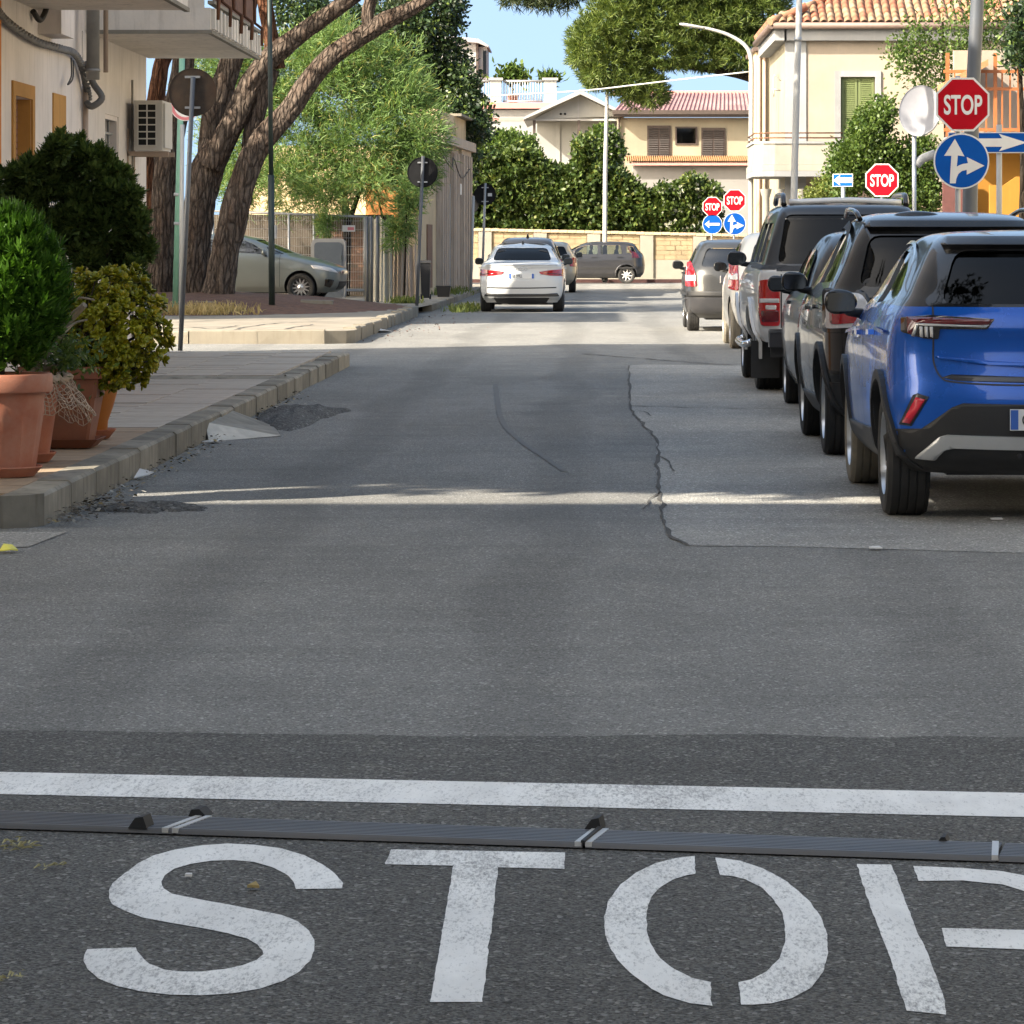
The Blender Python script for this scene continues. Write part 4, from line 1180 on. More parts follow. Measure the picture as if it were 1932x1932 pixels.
c.both('tail_lamp', rnd_poly([(-.86, 1.10), (-.70, 1.12), (-.665, 1.10), (-.665, .66), (-.84, .66), (-.865, .8)], .03), M['lens_red'], off=.014)
c.both('lamp_clear', [(-.85, .925), (-.672, .925), (-.672, .885), (-.855, .885)], M['lens_white'], off=.018, deep=.006)
c.both('lamp_clear', rnd_poly([(-.80, .86), (-.70, .86), (-.70, .82), (-.80, .82)], .01), M['lens_white'], off=.018, deep=.006)
c.both('lamp_dark', rnd_poly([(-.84, .81), (-.675, .81), (-.675, .70), (-.83, .70)], .02), M['lens_dred'], off=.018, deep=.006)
for sgn in (-1, 1): c.line('rear', [(sgn * .655, 1.2), (sgn * .655, .9), (sgn * .655, .64)], .012)
c.line('rear', [(-.7, 1.215), (0, 1.215), (.7, 1.215)], .05, M['black_plastic'], .006)
c.line('rear', [(-.65, .635), (0, .635), (.65, .635)], .012)
b = MB(); b.box((-.78, -.10, .46), (.78, .10, .62)); b.build('rear_bumper', M['p_dgrey'], c.root, local=True)
b = MB(); b.box((-.78, -.107, .60), (.78, .06, .635)); b.build('bumper_chrome', M['chrome'], c.root, local=True)
b = MB(); b.box((-.26, -.116, .475), (.26, -.10, .595)); b.build('plate_panel', M['black_plastic'], c.root, local=True)
for sg in (-1, 1):
    b = MB(); b.box((sg * .775 - .14, .80, .13), (sg * .775 + .14, .815, .50)); 
    b.build('mudflap', M['black_plastic'], c.root, local=True)
    b = MB(); b.box((sg * .66 - .1, .02, .36), (sg * .66 + .1, .06, .48)); b.build('tow_bracket', M['black_plastic'], c.root, local=True)
    b = MB(); b.tube([(sg * .60, .62, 1.835), (sg * .60, .72, 1.92), (sg * .60, 1.0, 1.935), (sg * .60, 1.9, 1.935), (sg * .60, 2.2, 1.86)], .028, 8, res=18); b.build('roof_rail', M['p_dgrey'], c.root, local=True)
    b = MB(); b.tube([(sg * .86, 1.85, .46), (sg * .93, 2.0, .43), (sg * .93, 3.5, .43), (sg * .86, 3.65, .46)], .035, 8, res=16); b.build('side_step', M['chrome'], c.root, local=True)
b = MB(); b.tube([(-.55, .62, 1.86), (0, .60, 1.88), (.55, .62, 1.86)], .03, 8, res=10); b.build('roof_bar', M['p_silver'], c.root, local=True)
for w in ('left', 'right'):
    c.line(w, [(.1, 1.225), (1.0, 1.235), (1.7, 1.235)], .045, M['black_plastic'], .008, 'hardtop_seal')
    c.line(w, [(1.74, .55), (1.74, 1.0), (1.74, 1.7)], .012); c.line(w, [(.15, .98), (1.6, 1.0), (3.6, .98)], .02, M['p_silver'], .01, 'body_crease')
c.arch_trim(M['p_silver'], .075, .028)
c.doors((1.80, 2.66, 3.70), .55, 1.2, {1.98: 1.08, 2.82: 1.06}, M['chrome'])
c.mirror(3.42, 1.3, M['p_dgrey'], size=.9)

# ---- dusty white car ahead of the pickup
c = Car('parked_car', 'dusty white car mostly hidden in front of the silver pickup', (2.76, 49.1, 0), 0, hatch_spec(M['p_offwhite'], 1.60, 4.0, wheel=.33, dusty_all=1, hollow=False)).build()
c.both('tail_lamp', rnd_poly([(-.825, 1.22), (-.70, 1.24), (-.70, .80), (-.84, .82)], .03), M['lens_red'], off=.012)
c.both('lamp_clear', [(-.835, 1.03), (-.705, 1.03), (-.705, .95), (-.838, .95)], M['lens_white'], off=.017, deep=.006)
c.mirror(2.5, 1.12, M['p_black'])

# ---- grey hatchback, last of the right row
c = Car('parked_car', 'small grey hatchback with clear rear glass at the far end of right row', (2.42, 58.85, 0), 0, hatch_spec(M['p_grey'], 1.50, 3.85, glass=M['glass_mid'], glass_side=M['glass_mid'], wheel=.295)).build()
c.both('tail_lamp', rnd_poly([(-.80, 1.13), (-.73, 1.15), (-.66, .95), (-.64, .74), (-.825, .74), (-.83, .85)], .02), M['lens_red'], off=.014)
c.both('lamp_clear', [(-.82, .92), (-.655, .92), (-.65, .83), (-.825, .83)], M['lens_white'], off=.018, deep=.006)
c.patch('bumper_trim', 'rear', [(-.82, .57), (.82, .57), (.82, .66), (-.82, .66)], M['black_plastic'], off=.012)
c.patch('bumper', 'rear', rnd_poly([(-.80, .30), (.80, .30), (.83, .56), (-.83, .56)], .03), M['p_dgrey'], off=.008)
c.patch('plate_recess', 'rear', [(-.28, .78), (.28, .78), (.28, .92), (-.28, .92)], M['p_dgrey'], off=.004)
c.doors((1.46, 2.62), .4, 1.0, {1.0: .95, 1.62: .95}); c.mirror(2.42, 1.08, M['black_plastic'])
for w in ('left', 'right'): c.line(w, [(.3, .62), (1.5, .62), (3.3, .6)], .05, M['black_plastic'], .012, 'side_moulding')
b = MB(); b.tube([(.35, .6, 1.47), (.36, .5, 1.65)], .006, 6); b.build('antenna', M['black_plastic'], c.root, local=True)

# ---- white saloon parked on the left
sp = dict(paint=M['p_white'], belt=1.0, cr=CR, cf=CF, ra=.86, wb=2.63, wheel=.32, tw=.215, win=0, nz=52,
    tab=[(.20, .18, 4.2, .79), (.34, .05, 4.4, .87), (.5, .01, 4.48, .90), (.66, .0, 4.5, .908), (.80, .03, 4.4, .905), (.90, .04, 4.1, .893), (.96, .02, 3.7, .88), (1.0, .06, 3.4, .86), (1.03, .40, 3.2, .835), (1.06, .66, 3.05, .80), (1.14, .82, 2.88, .745), (1.25, 1.02, 2.68, .68), (1.34, 1.25, 2.45, .62), (1.39, 1.45, 2.25, .57), (1.415, 1.65, 2.1, .51), (1.425, 1.8, 2.0, .45)],
    side_win=[[(1.2, 1.06), (1.9, 1.05), (1.9, 1.33), (1.55, 1.32)], [(1.98, 1.05), (2.88, 1.05), (2.5, 1.27), (2.3, 1.335), (1.98, 1.335)]],
    rear_win=[(-.62, 1.075), (.62, 1.075), (.52, 1.335), (-.52, 1.335)], front_win=[(-.66, 1.05), (.66, 1.05), (.52, 1.34), (-.52, 1.34)])
c = Car('parked_car', 'white saloon seen from behind, parked on the left of the street', (-1.39, 74.9, 0), 0, sp).build()
c.both('tail_lamp', rnd_poly([(-.87, .90), (-.55, .87), (-.36, .84), (-.40, .79), (-.60, .76), (-.87, .75)], .015), M['lens_red'], off=.012)
c.both('lamp_dark', [(-.84, .80), (-.5, .82), (-.5, .805), (-.84, .775)], M['lens_dred'], off=.016, deep=.006)
pl = c.plate(0, .755, text=('GB 599LL', -.20, .62), off=.02)
c.line('rear', [(-.72, .515), (0, .505), (.72, .515)], .022, M['black_plastic'], .006)
c.patch('diffuser', 'rear', rnd_poly([(-.50, .20), (.50, .20), (.58, .31), (-.58, .31)], .02), M['black_plastic'], off=.02)
c.patch('diffuser_trim', 'rear', [(-.78, .335), (-.5, .33), (.5, .33), (.78, .335), (.74, .40), (.5, .385), (-.5, .385), (-.74, .40)], M['p_grey'], off=.012)
c.both('exhaust_trim', rnd_poly([(-.78, .27), (-.60, .27), (-.56, .32), (-.78, .33)], .01), M['satin'], off=.02)
c.patch('boot_lip', 'rear', [(-.74, .972), (.74, .972), (.72, .99), (-.72, .99)], M['p_white'], off=.02, deep=.03)
b = MB()
for k in range(4): b.lathe([(.028, -.004), (.034, -.006), (.034, 0), (.028, 0)], (-.085 + k * .057, c.sh.ry(0, .90) - .006, .90), 18, axis='Y')
b.build('emblem', M['chrome'], c.root, local=True)
c.doors((1.94, 3.0), .35, 1.0, {2.08: .9, 1.3: .92}); c.mirror(2.72, 1.05, M['p_dgrey'])
b = MB(); b.tube([(0, 1.75, 1.43), (0, 1.72, 1.47), (0, 1.68, 1.48)], [.03, .02, .008], 8); b.build('antenna_fin', M['p_dgrey'], c.root, local=True)

# ---- car ahead of it of which the roof shows
c = Car('parked_car', 'dark-roofed car of which only roof and mirror show behind the white saloon', (-1.42, 83.5, 0), 0, hatch_spec(M['p_dgrey'], 1.56, 4.0, hollow=False)).build()
c.mirror(2.45, 1.1, M['p_dgrey']); c.both('tail_lamp', rnd_poly([(-.8, 1.05), (-.65, 1.05), (-.65, .8), (-.83, .8)], .03), M['lens_red'], off=.01)
b = MB(); b.tube([(0, .9, 1.56), (0, .86, 1.63), (0, .80, 1.64)], [.035, .02, .01], 8); b.build('antenna_fin', M['black_plastic'], c.root, local=True)
# ---- beige hatchback further on
c = Car('parked_car', 'beige hatchback with tall red lamp partly behind the white saloon', (-1.16, 103.2, 0), 0, hatch_spec(M['p_beige'], 1.46, 3.8)).build()
c.both('tail_lamp', rnd_poly([(-.80, 1.02), (-.66, 1.0), (-.62, .76), (-.82, .74)], .03), M['lens_red'], off=.012)
c.doors((1.46, 2.6), .4, 1.0, {1.62: .95}); c.mirror(2.4, 1.08, M['p_dgrey'])
# ---- dark grey small MPV across the end of the street
sp = hatch_spec(M['p_dgrey'], 1.46, 4.0, glass=M['glass_clear'], glass_side=M['glass_clear'], glass_front=M['glass_clear'], rim=M['lens_white'], spokes=8, wheel=.30)
sp['side_win'] = [[(.30, 1.07), (.66, 1.06), (.66, 1.30), (.42, 1.30)], [(.80, 1.03), (1.56, 1.02), (1.56, 1.33), (.86, 1.33)], [(1.66, 1.02), (2.66, 1.02), (2.35, 1.26), (2.05, 1.33), (1.66, 1.33)]]
c = Car('parked_car', 'dark grey small family car standing sideways before the far wall', (X(1217, 126.3), 126.3, 0), math.pi / 2, sp).build()
c.both('tail_lamp', rnd_poly([(-.80, 1.30), (-.7, 1.30), (-.68, .9), (-.82, .9)], .02), M['lens_dred'], off=.012)
c.doors((.73, 1.62, 2.7), .38, 1.02, {.9: .93, 1.78: .92}); c.mirror(2.45, 1.08, M['p_dgrey'])
c.arch_trim(M['p_dgrey'], .05, .012)
for w in ('left', 'right'): c.line(w, [(.2, .56), (1.5, .54), (3.6, .54)], .05, M['black_plastic'], .01, 'side_moulding')
# ---- white car at the far left corner
c = Car('parked_car', 'white car of which the wheel and tail peep past the ruined wall', (X(893, 125), 125.4, 0), math.pi / 2, hatch_spec(M['p_white'], 1.50, 4.0, glass=M['glass_mid'], wheel=.31, rim=M['lens_white'], spokes=5)).build()
# ---- silver hatchback under the pines, facing right
sp = hatch_spec(M['p_corsa'], 1.49, 4.0, glass=M['glass_mid'], glass_side=M['glass_mid'], wheel=.31, rim=M['rim'], spokes=12)
sp['tab'] = [(.20, .16, 3.78, .76), (.34, .04, 3.92, .84), (.5, .0, 3.97, .865), (.66, .0, 3.98, .87), (.74, .01, 3.93, .87), (.82, .02, 3.76, .868), (.9, .03, 3.5, .86), (.97, .05, 3.2, .845), (1.02, .08, 2.98, .82), (1.07, .11, 2.86, .785), (1.2, .2, 2.56, .72), (1.32, .3, 2.25, .655), (1.40, .42, 1.98, .60), (1.45, .56, 1.75, .54), (1.475, .72, 1.58, .48), (1.49, .9, 1.45, .42)]
sp['cf'] = [(.2, .55), (.6, .75), (.8, .85), (1.0, .7), (1.2, .5), (1.5, .4)]
sp['wb'] = 2.51; sp['ra'] = .62
sp['side_win'] = [[(.55, 1.12), (1.30, 1.08), (1.30, 1.37), (.92, 1.36)], [(1.38, 1.08), (2.38, 1.05), (2.02, 1.27), (1.72, 1.375), (1.38, 1.38)], [(2.45, 1.05), (2.74, 1.045), (2.3, 1.22)]]
c = Car('parked_car', 'silver-green hatchback parked facing right behind the pine trunks', (X(320, 80.5), 80.8, .15), -math.pi / 2 - .13, sp).build()
for sg in (-1, 1):
    c.patch('headlamp', 'front', rnd_poly([(sg * .80, .80), (sg * .62, .73), (sg * .50, .62), (sg * .70, .66), (sg * .82, .72)][::sg], .02), M['lens_white'], off=.012)
    c.patch('fog_lamp', 'front', rnd_poly([(sg * .76, .50), (sg * .60, .47), (sg * .62, .30), (sg * .74, .34)][::sg], .02), M['lens_black'], off=.008)
c.patch('grille', 'front', rnd_poly([(-.42, .44), (.42, .44), (.36, .26), (-.36, .26)], .03), M['black_plastic'], off=.008)
c.patch('upper_grille', 'front', rnd_poly([(-.40, .66), (.40, .66), (.36, .60), (-.36, .60)], .01), M['chrome'], off=.008)
c.doors((1.34, 2.66), .32, 1.04, {1.52: .92}, M['p_corsa']); c.mirror(2.32, 1.08, M['p_corsa'])
# ================================================================== leaf and tree tools
def rot_basis(d, roll):
    """numpy: unit vectors d (n,3) -> side and normal vectors with a roll angle"""
    up = np.tile(np.array([0, 0, 1.0]), (len(d), 1))
    up[np.abs(d[:, 2]) > .95] = (1, 0, 0)
    s = np.cross(d, up); s /= np.linalg.norm(s, axis=1, keepdims=True) + 1e-9
    n = np.cross(s, d)
    c, q = np.cos(roll)[:, None], np.sin(roll)[:, None]
    return s * c + n * q, -s * q + n * c

def leaves(pos, dirs, length, width, roll=None, bend=.15, taper=.25, rng=RNG):
    """one leaf = 4-corner diamond/oblong quad bent in two quads (6 verts, 2 quads)"""
    n = len(pos)
    d = dirs / (np.linalg.norm(dirs, axis=1, keepdims=True) + 1e-9)
    if roll is None: roll = rng.uniform(0, 2 * math.pi, n)
    s, nn = rot_basis(d, roll)
    L = np.asarray(length).reshape(-1, 1) * np.ones((n, 1)); W = np.asarray(width).reshape(-1, 1) * np.ones((n, 1))
    b = bend * L * rng.uniform(.3, 1.5, (n, 1))
    v0 = pos - s * W * taper; v1 = pos + s * W * taper
    mid = pos + d * L * .5 + nn * b
    v2 = mid + s * W; v3 = mid - s * W
    tip = pos + d * L
    v4 = tip + s * W * taper * .6; v5 = tip - s * W * taper * .6
    V = np.stack([v0, v1, v2, v3, v4, v5], 1).reshape(-1, 3)
    k = np.arange(n)[:, None] * 6
    Q = np.concatenate([k + np.array([[0, 1, 2, 3]]), k + np.array([[3, 2, 4, 5]])], 1).reshape(-1, 4)
    return V, Q

def blob_points(blobs, n, shell=.45, rng=RNG):
    """points inside ellipsoids biased to the outside; returns pos, outward dirs"""
    vol = np.array([b[3] * b[4] * b[5] for b in blobs]) ** .75
    cnt = rng.multinomial(n, vol / vol.sum())
    P_, D_ = [], []
    for b, k in zip(blobs, cnt):
        d = rng.normal(size=(k, 3)); d /= np.linalg.norm(d, axis=1, keepdims=True)
        r = (shell + (1 - shell) * rng.random(k) ** .5)[:, None]
        # lumpy outline
        lump_ = 1 + .22 * np.sin(d[:, :1] * 5 + b[0]) * np.sin(d[:, 1:2] * 6 + b[1]) + .18 * np.sin(d[:, 2:3] * 7 + b[2] * 3)
        P_.append(np.array(b[:3]) + d * r * lump_ * np.array(b[3:6])); D_.append(d)
    return np.concatenate(P_), np.concatenate(D_)

def merge(parts):
    V, Q, o = [], [], 0
    for v, q in parts:
        V.append(v); Q.append(q + o); o += len(v)
    return np.concatenate(V), np.concatenate(Q)

def needle_tufts(centres, dirs, per, L, W, spread=.8, rng=RNG):
    n = len(centres)
    pos = np.repeat(centres, per, 0); d = np.repeat(dirs, per, 0)
    d = d + rng.normal(size=d.shape) * spread
    d /= np.linalg.norm(d, axis=1, keepdims=True)
    return leaves(pos + d * L * .05, d, L * rng.uniform(.7, 1.2, len(pos)), W, bend=.06, taper=.5, rng=rng)

M['bark'] = bark('pine_bark', (.034, .026, .021), (.26, .20, .155), (.20, .12, .08))
M['bark_red'] = bark('red_pine_bark', (.05, .022, .013), (.30, .15, .085), (.32, .12, .06))
M['bark_dark'] = bark('dark_bark', (.012, .010, .008), (.05, .04, .03), (.05, .035, .02))
M['pine_leaf'] = leafmat('pine_needles', (.04, .075, .016), (.145, .18, .036), .25, vscale=.8)
M['pine_leaf_dark'] = leafmat('dark_pine_needles', (.020, .035, .012), (.06, .075, .022), .2, vscale=.9)
M['acacia_leaf'] = leafmat('acacia_leaves', (.08, .15, .045), (.26, .37, .13), .4, vscale=.9, extra=(.34, .32, .10), extra_amt=.08)
M['oak_leaf'] = leafmat('dark_evergreen_leaves', (.014, .028, .016), (.05, .085, .03), .2, rough=.4, vscale=1.0, extra=(.16, .22, .05), extra_amt=.08)
M['hedge_leaf'] = leafmat('hedge_leaves', (.026, .055, .013), (.105, .145, .032), .25, rough=.5, vscale=.7, extra=(.17, .18, .045), extra_amt=.05)
M['bush_leaf'] = leafmat('bush_leaves', (.04, .08, .018), (.14, .20, .045), .35, rough=.45, vscale=1.1)
M['thuja'] = leafmat('thuja_scales', (.035, .095, .010), (.13, .27, .03), .28, rough=.55, vscale=6)
M['thuja_dark'] = leafmat('dark_thuja_scales', (.045, .08, .02), (.17, .225, .06), .3, rough=.6, vscale=5)
M['jade'] = leafmat('jade_leaves', (.19, .21, .013), (.52, .47, .03), .25, rough=.32, vscale=6, extra=(.46, .37, .02), extra_amt=.25)
M['twig'] = simple('pale_twig', (.26, .22, .16), .85, var=.3, scale=20)
M['twig_dark'] = simple('dark_twig', (.05, .035, .025), .9, var=.3, scale=20)
M['flower'] = leafmat('white_flowers', (.55, .54, .50), (.75, .74, .70), .3)

# ================================================================== left house with balconies
M['wall_cream'] = plaster('cream_plaster', (.84, .755, .69), (.30, .25, .20), .45, .8)
M['wall_grey'] = plaster('warm_grey_plaster', (.80, .73, .67), (.26, .22, .19), .4, .8)
M['ochre'] = plaster('ochre_plaster', (.52, .27, .075), (.2, .11, .05), .25, 1.5)
M['orange_wall'] = plaster('orange_plaster', (.60, .23, .05), (.25, .1, .04), .2, 1.0)
M['balc'] = plaster('stained_balcony_plaster', (.74, .67, .58), (.16, .13, .10), .5, 1.5)
M['brickshut'] = simple('brown_shutter', (.30, .15, .09), .7, var=.15)
M['rust'] = simple('rusty_metal', (.14, .06, .03), .8, .3, var=.5, scale=8, dirt=(.06, .03, .02))
M['pipe_cream'] = simple('painted_pipe', (.42, .31, .23), .6, var=.1)
M['pipe_grey'] = simple('weathered_pipe', (.27, .255, .23), .6, .2, var=.15)
M['cable'] = simple('grey_cable', (.14, .13, .12), .7, var=.3)
M['cable_dark'] = simple('dark_cable', (.03, .025, .022), .7, var=.3)
M['ac'] = simple('ac_casing', (.56, .53, .47), .5, var=.06)
M['dark_void'] = simple('dark_interior', (.012, .012, .011), .9)
WX = -5.2; YB0, YB1 = 20.2, 42.3; BH = 11.5
house = thing('house', 'cream plastered two-storey house with stained balconies on the left', 'house', (WX, 33, .14))
def wall_x(parent, name, x, y0, y1, z0, z1, holes, mat, depth=.22, face=1):
    """wall in the plane x, holes = [(y0,y1,z0,z1)], made of strips with reveals"""
    b = MB(); ys = sorted(set([y0, y1] + [h[0] for h in holes] + [h[1] for h in holes])); zs = sorted(set([z0, z1] + [h[2] for h in holes] + [h[3] for h in holes]))
    for i in range(len(ys) - 1):
        for j in range(len(zs) - 1):
            cy, cz = (ys[i] + ys[i + 1]) / 2, (zs[j] + zs[j + 1]) / 2
            if any(h[0] < cy < h[1] and h[2] < cz < h[3] for h in holes): continue
            b.add([(x, ys[i], zs[j]), (x, ys[i + 1], zs[j]), (x, ys[i + 1], zs[j + 1]), (x, ys[i], zs[j + 1])], [(0, 1, 2, 3)])
    for (a, c_, d, e) in holes:
        q = x - depth * face
        for (p, r) in (((a, d), (c_, d)), ((c_, d), (c_, e)), ((c_, e), (a, e)), ((a, e), (a, d))):
            b.add([(x, *p), (x, *r), (q, *r), (q, *p)], [(0, 1, 2, 3)])
    return b.build(name, mat, parent, recalc=False)
w1 = (32.62, 33.62, 1.2, 2.80); w2 = (35.0, 35.75, .2, 2.78); w3 = (38.75, 39.75, 1.6, 2.80)
wall_x(house, 'wall', WX, YB0, YB1, .1, BH, [w1, w2, w3], M['wall_cream'], .15)
b = MB(); b.add([(WX, YB1, .1), (WX - 9, YB1, .1), (WX - 9, YB1, BH), (WX, YB1, BH)], [(0, 1, 2, 3)]); b.add([(WX, YB0, .1), (WX - 9, YB0, .1), (WX - 9, YB0, BH), (WX, YB0, BH)], [(0, 1, 2, 3)])
b.add([(WX - 9, YB0, .1), (WX - 9, YB1, .1), (WX - 9, YB1, BH), (WX - 9, YB0, BH)], [(0, 1, 2, 3)])
b.build('rear_wall', M['wall_grey'], house)
b = MB(); b.box((WX - 9.1, YB0 - .1, BH), (WX + .15, YB1 + .15, BH + .25)); b.build('roof', M['balc'], house)
# pale plaster zone nearer the corner, slightly proud
b = MB(); b.box((WX - .02, 37.0, .12), (WX + .012, 38.70, 3.64)); b.box((WX - .02, 39.8, .12), (WX + .012, YB1, 3.64)); b.box((WX - .02, 38.7, 2.85), (WX + .012, 39.8, 3.64)); b.box((WX - .02, 38.7, .12), (WX + .012, 39.8, 1.58)); b.build('plaster_panel', M['wall_grey'], house)
# windows
def surround(name, h, mat, w=.12, t=.02, top=.13):
    b = MB(); a, c_, d, e = h
    b.box((WX, a - w, d - .05), (WX + t, a, e + top)); b.box((WX, c_, d - .05), (WX + t, c_ + w, e + top)); b.box((WX, a, e), (WX + t, c_, e + top)); return b.build(name, mat, house)
surround('window_surround', w1, M['ochre'], .14)
b = MB(); b.box((WX - .152, 33.60, 1.2), (WX - .001, 33.618, 2.8)); b.build('window_reveal', M['ochre'], house)
b = MB()
for k in range(27):
    z = 1.2 + k * .06; b.box((WX - .14, 32.6, z + .004), (WX - .118, 33.6, z + .057))
b.box((WX - .15, 32.6, 1.2), (WX - .14, 33.62, 2.8)); tag(b.build('roller_shutter', M['brickshut'], house), kind='stuff')
b = MB(); b.box((WX, w2[0] - .04, 2.50), (WX + .015, w2[1] + .04, 2.92)); b.build('ochre_lintel', M['ochre'], house)
b = MB(); b.box((WX - .06, 35.0, 2.36), (WX + .018, 35.75, 2.49)); b.build('shutter_box', M['white_metal'], house)
b = MB(); b.box((WX - .10, 35.0, .2), (WX - .05, 35.75, 2.36)); b.build('shutter_panel', M['white_metal'], house)
b = MB(); b.box((WX - .18, 38.75, 1.6), (WX - .12, 39.75, 2.8)); b.build('window_pane', M['glass_dark'], house)
b = MB(); b.box((WX - .3, 38.7, 1.55), (WX - .19, 39.8, 2.85)); b.build('window_back', M['dark_void'], house)
for k in range(4):
    b = MB(); b.tube([(WX - .06, 38.75, 1.85 + k * .27), (WX - .06, 39.75, 1.85 + k * .27)], .016, 6); b.build('window_bar', M['white_metal'], house)
for k in range(3):
    b = MB(); b.tube([(WX - .06, 39.0 + k * .25, 1.6), (WX - .06, 39.0 + k * .25, 2.8)], .012, 6); b.build('window_bar', M['white_metal'], house)
# balconies
def balcony(y0, y1, xo, zs, th):
    b = MB(); b.box((WX, y0, zs), (xo, y1, zs + th)); o = b.build('balcony_slab', M['balc'], house)
    b = MB(); b.box((WX + .02, y0 - .015, zs - .018), (xo + .02, y0 + .03, zs + .02)); b.box((xo - .03, y0 + .03, zs - .018), (xo + .02, y1, zs + .02)); b.build('drip_edge', M['concrete_pale'], o)
    return o
bl = balcony(37.2, 42.6, -3.90, 3.64, .25)
n = 16
for k in range(n):
    y = 37.32 + (42.45 - 37.32) * k / (n - 1)
    b = MB(); b.box((-3.90, y - .06, 3.67), (-3.862 + random.uniform(-.006, .006), y + .06 + random.uniform(-.02, .05), 3.90 + random.uniform(-.02, .02))); b.build('fascia_rib', M['balc'], bl)
b = MB(); b.box((-3.93, 37.2, 3.93), (-3.86, 42.6, 3.965)); b.build('edge_rail', M['concrete_pale'], bl)
b = MB(); b.box((WX, 37.2, 3.89), (-3.97, 37.28, 4.9)); b.build('side_parapet', M['balc'], bl)
for k in range(5):
    y = 37.45 + k * 1.25
    b = MB(); b.tube([(-3.85, y, 3.78), (-3.84, y, 3.98), (-3.93, y, 4.05), (-3.93, y, 4.75)], .022, 6); b.build('railing_post', M['rust'], bl)
b = MB(); b.box((-3.96, 37.3, 4.02), (-3.945, 42.5, 4.7)); b.build('railing_panel', M['rust'], bl)
b = MB(); b.tube([(-3.93, 37.3, 4.76), (-3.93, 42.5, 4.76)], .025, 8); b.build('handrail', M['rust'], bl)
bu = balcony(25.5, 34.0, -3.78, 3.66, .25)
b = MB(); b.box((-3.86, 25.5, 3.92), (-3.79, 34.0, 4.85)); b.build('parapet', M['balc'], bu)
b = MB(); b.box((WX - .01, 34.05, 3.44), (WX + .22, 34.9, BH)); b.build('pipe_casing', M['wall_cream'], house)
b = MB(); b.tube([(WX + .17, 36.6, 3.12), (WX + .17, 36.6, BH)], .068, 14); b.tube([(WX + .17, 36.6, 3.2), (WX + .17, 36.6, 3.23)], .075, 14); b.build('downpipe', M['pipe_grey'], house)
b = MB(); b.tube([(WX + .28, 36.75, 3.2), (WX + .28, 36.75, BH)], .025, 8); b.build('thin_pipe', M['pipe_cream'], house)
b = MB(); b.tube([(WX + .04, 37.0, .15), (WX + .04, 37.0, 3.05)], .028, 10); b.tube([(WX + .04, 37.0, 2.2), (WX + .04, 37.0, 2.24)], .034, 10); b.build('wall_pipe', M['pipe_cream'], house)
b = MB(); b.tube([(WX + .03, 40.9, .15), (WX + .03, 40.9, 2.4), (WX + .05, 40.7, 2.75), (WX + .05, 40.7, 3.3)], .014, 6); b.build('conduit', M['pipe_grey'], house)
# cables on the wall
cb = thing('cable_bundle', 'twisted grey cable bundle sagging along the left house wall', 'cable', (WX, 34, 3))
pts = [(WX + .06, y, z) for y, z in ((31.2, 3.52), (31.6, 3.45), (32.2, 3.40), (33.0, 3.36), (33.8, 3.34), (34.6, 3.35), (35.4, 3.36), (36.0, 3.36), (36.5, 3.28), (36.9, 3.08), (37.1, 2.95))]
q = catmull(pts, 110)
for ph in (0, 2.1, 4.2):
    b = MB(); b.tube([(p[0] + .024 * math.cos(i * .9 + ph), p[1], p[2] + .024 * math.sin(i * .9 + ph)) for i, p in enumerate(q)], .017, 6); b.build('strand', M['cable'], cb)
b = MB(); b.tube([(WX + .08, 36.75, 3.3), (WX + .13, 36.9, 3.1), (WX + .22, 36.9, 2.95), (WX + .12, 36.9, 2.86), (WX + .05, 37.0, 2.9)], .035, 8, res=24); b.build('coil', M['cable'], cb)
b = MB(); b.tube([(WX + .07, 35.75, 3.30), (WX + .08, 35.7, 3.12), (WX + .08, 35.45, 3.02), (WX + .08, 35.8, 3.1), (WX + .07, 35.9, 3.28)], .008, 6, res=24); b.build('loose_loop', M['cable_dark'], cb)
b = MB(); b.tube([(WX + .08, 33.72, 4.1), (WX + .12, 33.85, 3.75), (WX + .08, 33.7, 3.55), (WX + .03, 33.55, 3.62)], .028, 8, res=20); tag(b.build('cable_hook', M['cable_dark'], None), 'dark bent conduit hook on the wall at the top left', 'conduit')
# orange neighbour strip at the left edge
b = MB(); b.box((WX - .02, 29.5, .12), (WX + .05, 31.62, 6.0)); b.build('orange_pilaster', M['orange_wall'], house)
# air conditioner
ac = thing('air_conditioner', 'white wall-mounted air conditioner under the balcony of the left house', 'air conditioner', (WX + .05, 40.6, 2.5))
b = MB(); b.box((WX + .10, 40.45, 2.50), (WX + .42, 41.25, 3.06)); b.build('casing', M['ac'], ac)
b = MB(); b.box((WX + .42, 40.5, 2.53), (WX + .445, 41.2, 3.03)); b.build('front_panel', M['ac'], ac)
b = MB(); b.box((WX + .15, 40.43, 2.55), (WX + .35, 40.449, 3.02)); b.build('grille_recess', M['dark_void'], ac)
for k in range(7): 
    z = 2.545 + k * .078; b = MB(); b.box((WX + .14, 40.415, z), (WX + .36, 40.43, z + .014)); b.build('grille_bar', M['ac'], ac)
for k in range(3):
    x = WX + .14 + k * .103; b = MB(); b.box((x, 40.413, 2.545), (x + .014, 40.428, 3.027)); b.build('grille_bar', M['ac'], ac)
for y in (40.55, 41.1):
    b = MB(); b.box((WX + .0, y - .02, 2.44), (WX + .48, y + .02, 2.49)); b.box((WX + .0, y - .02, 2.2), (WX + .03, y + .02, 2.75)); b.build('bracket', M['pipe_cream'], ac)

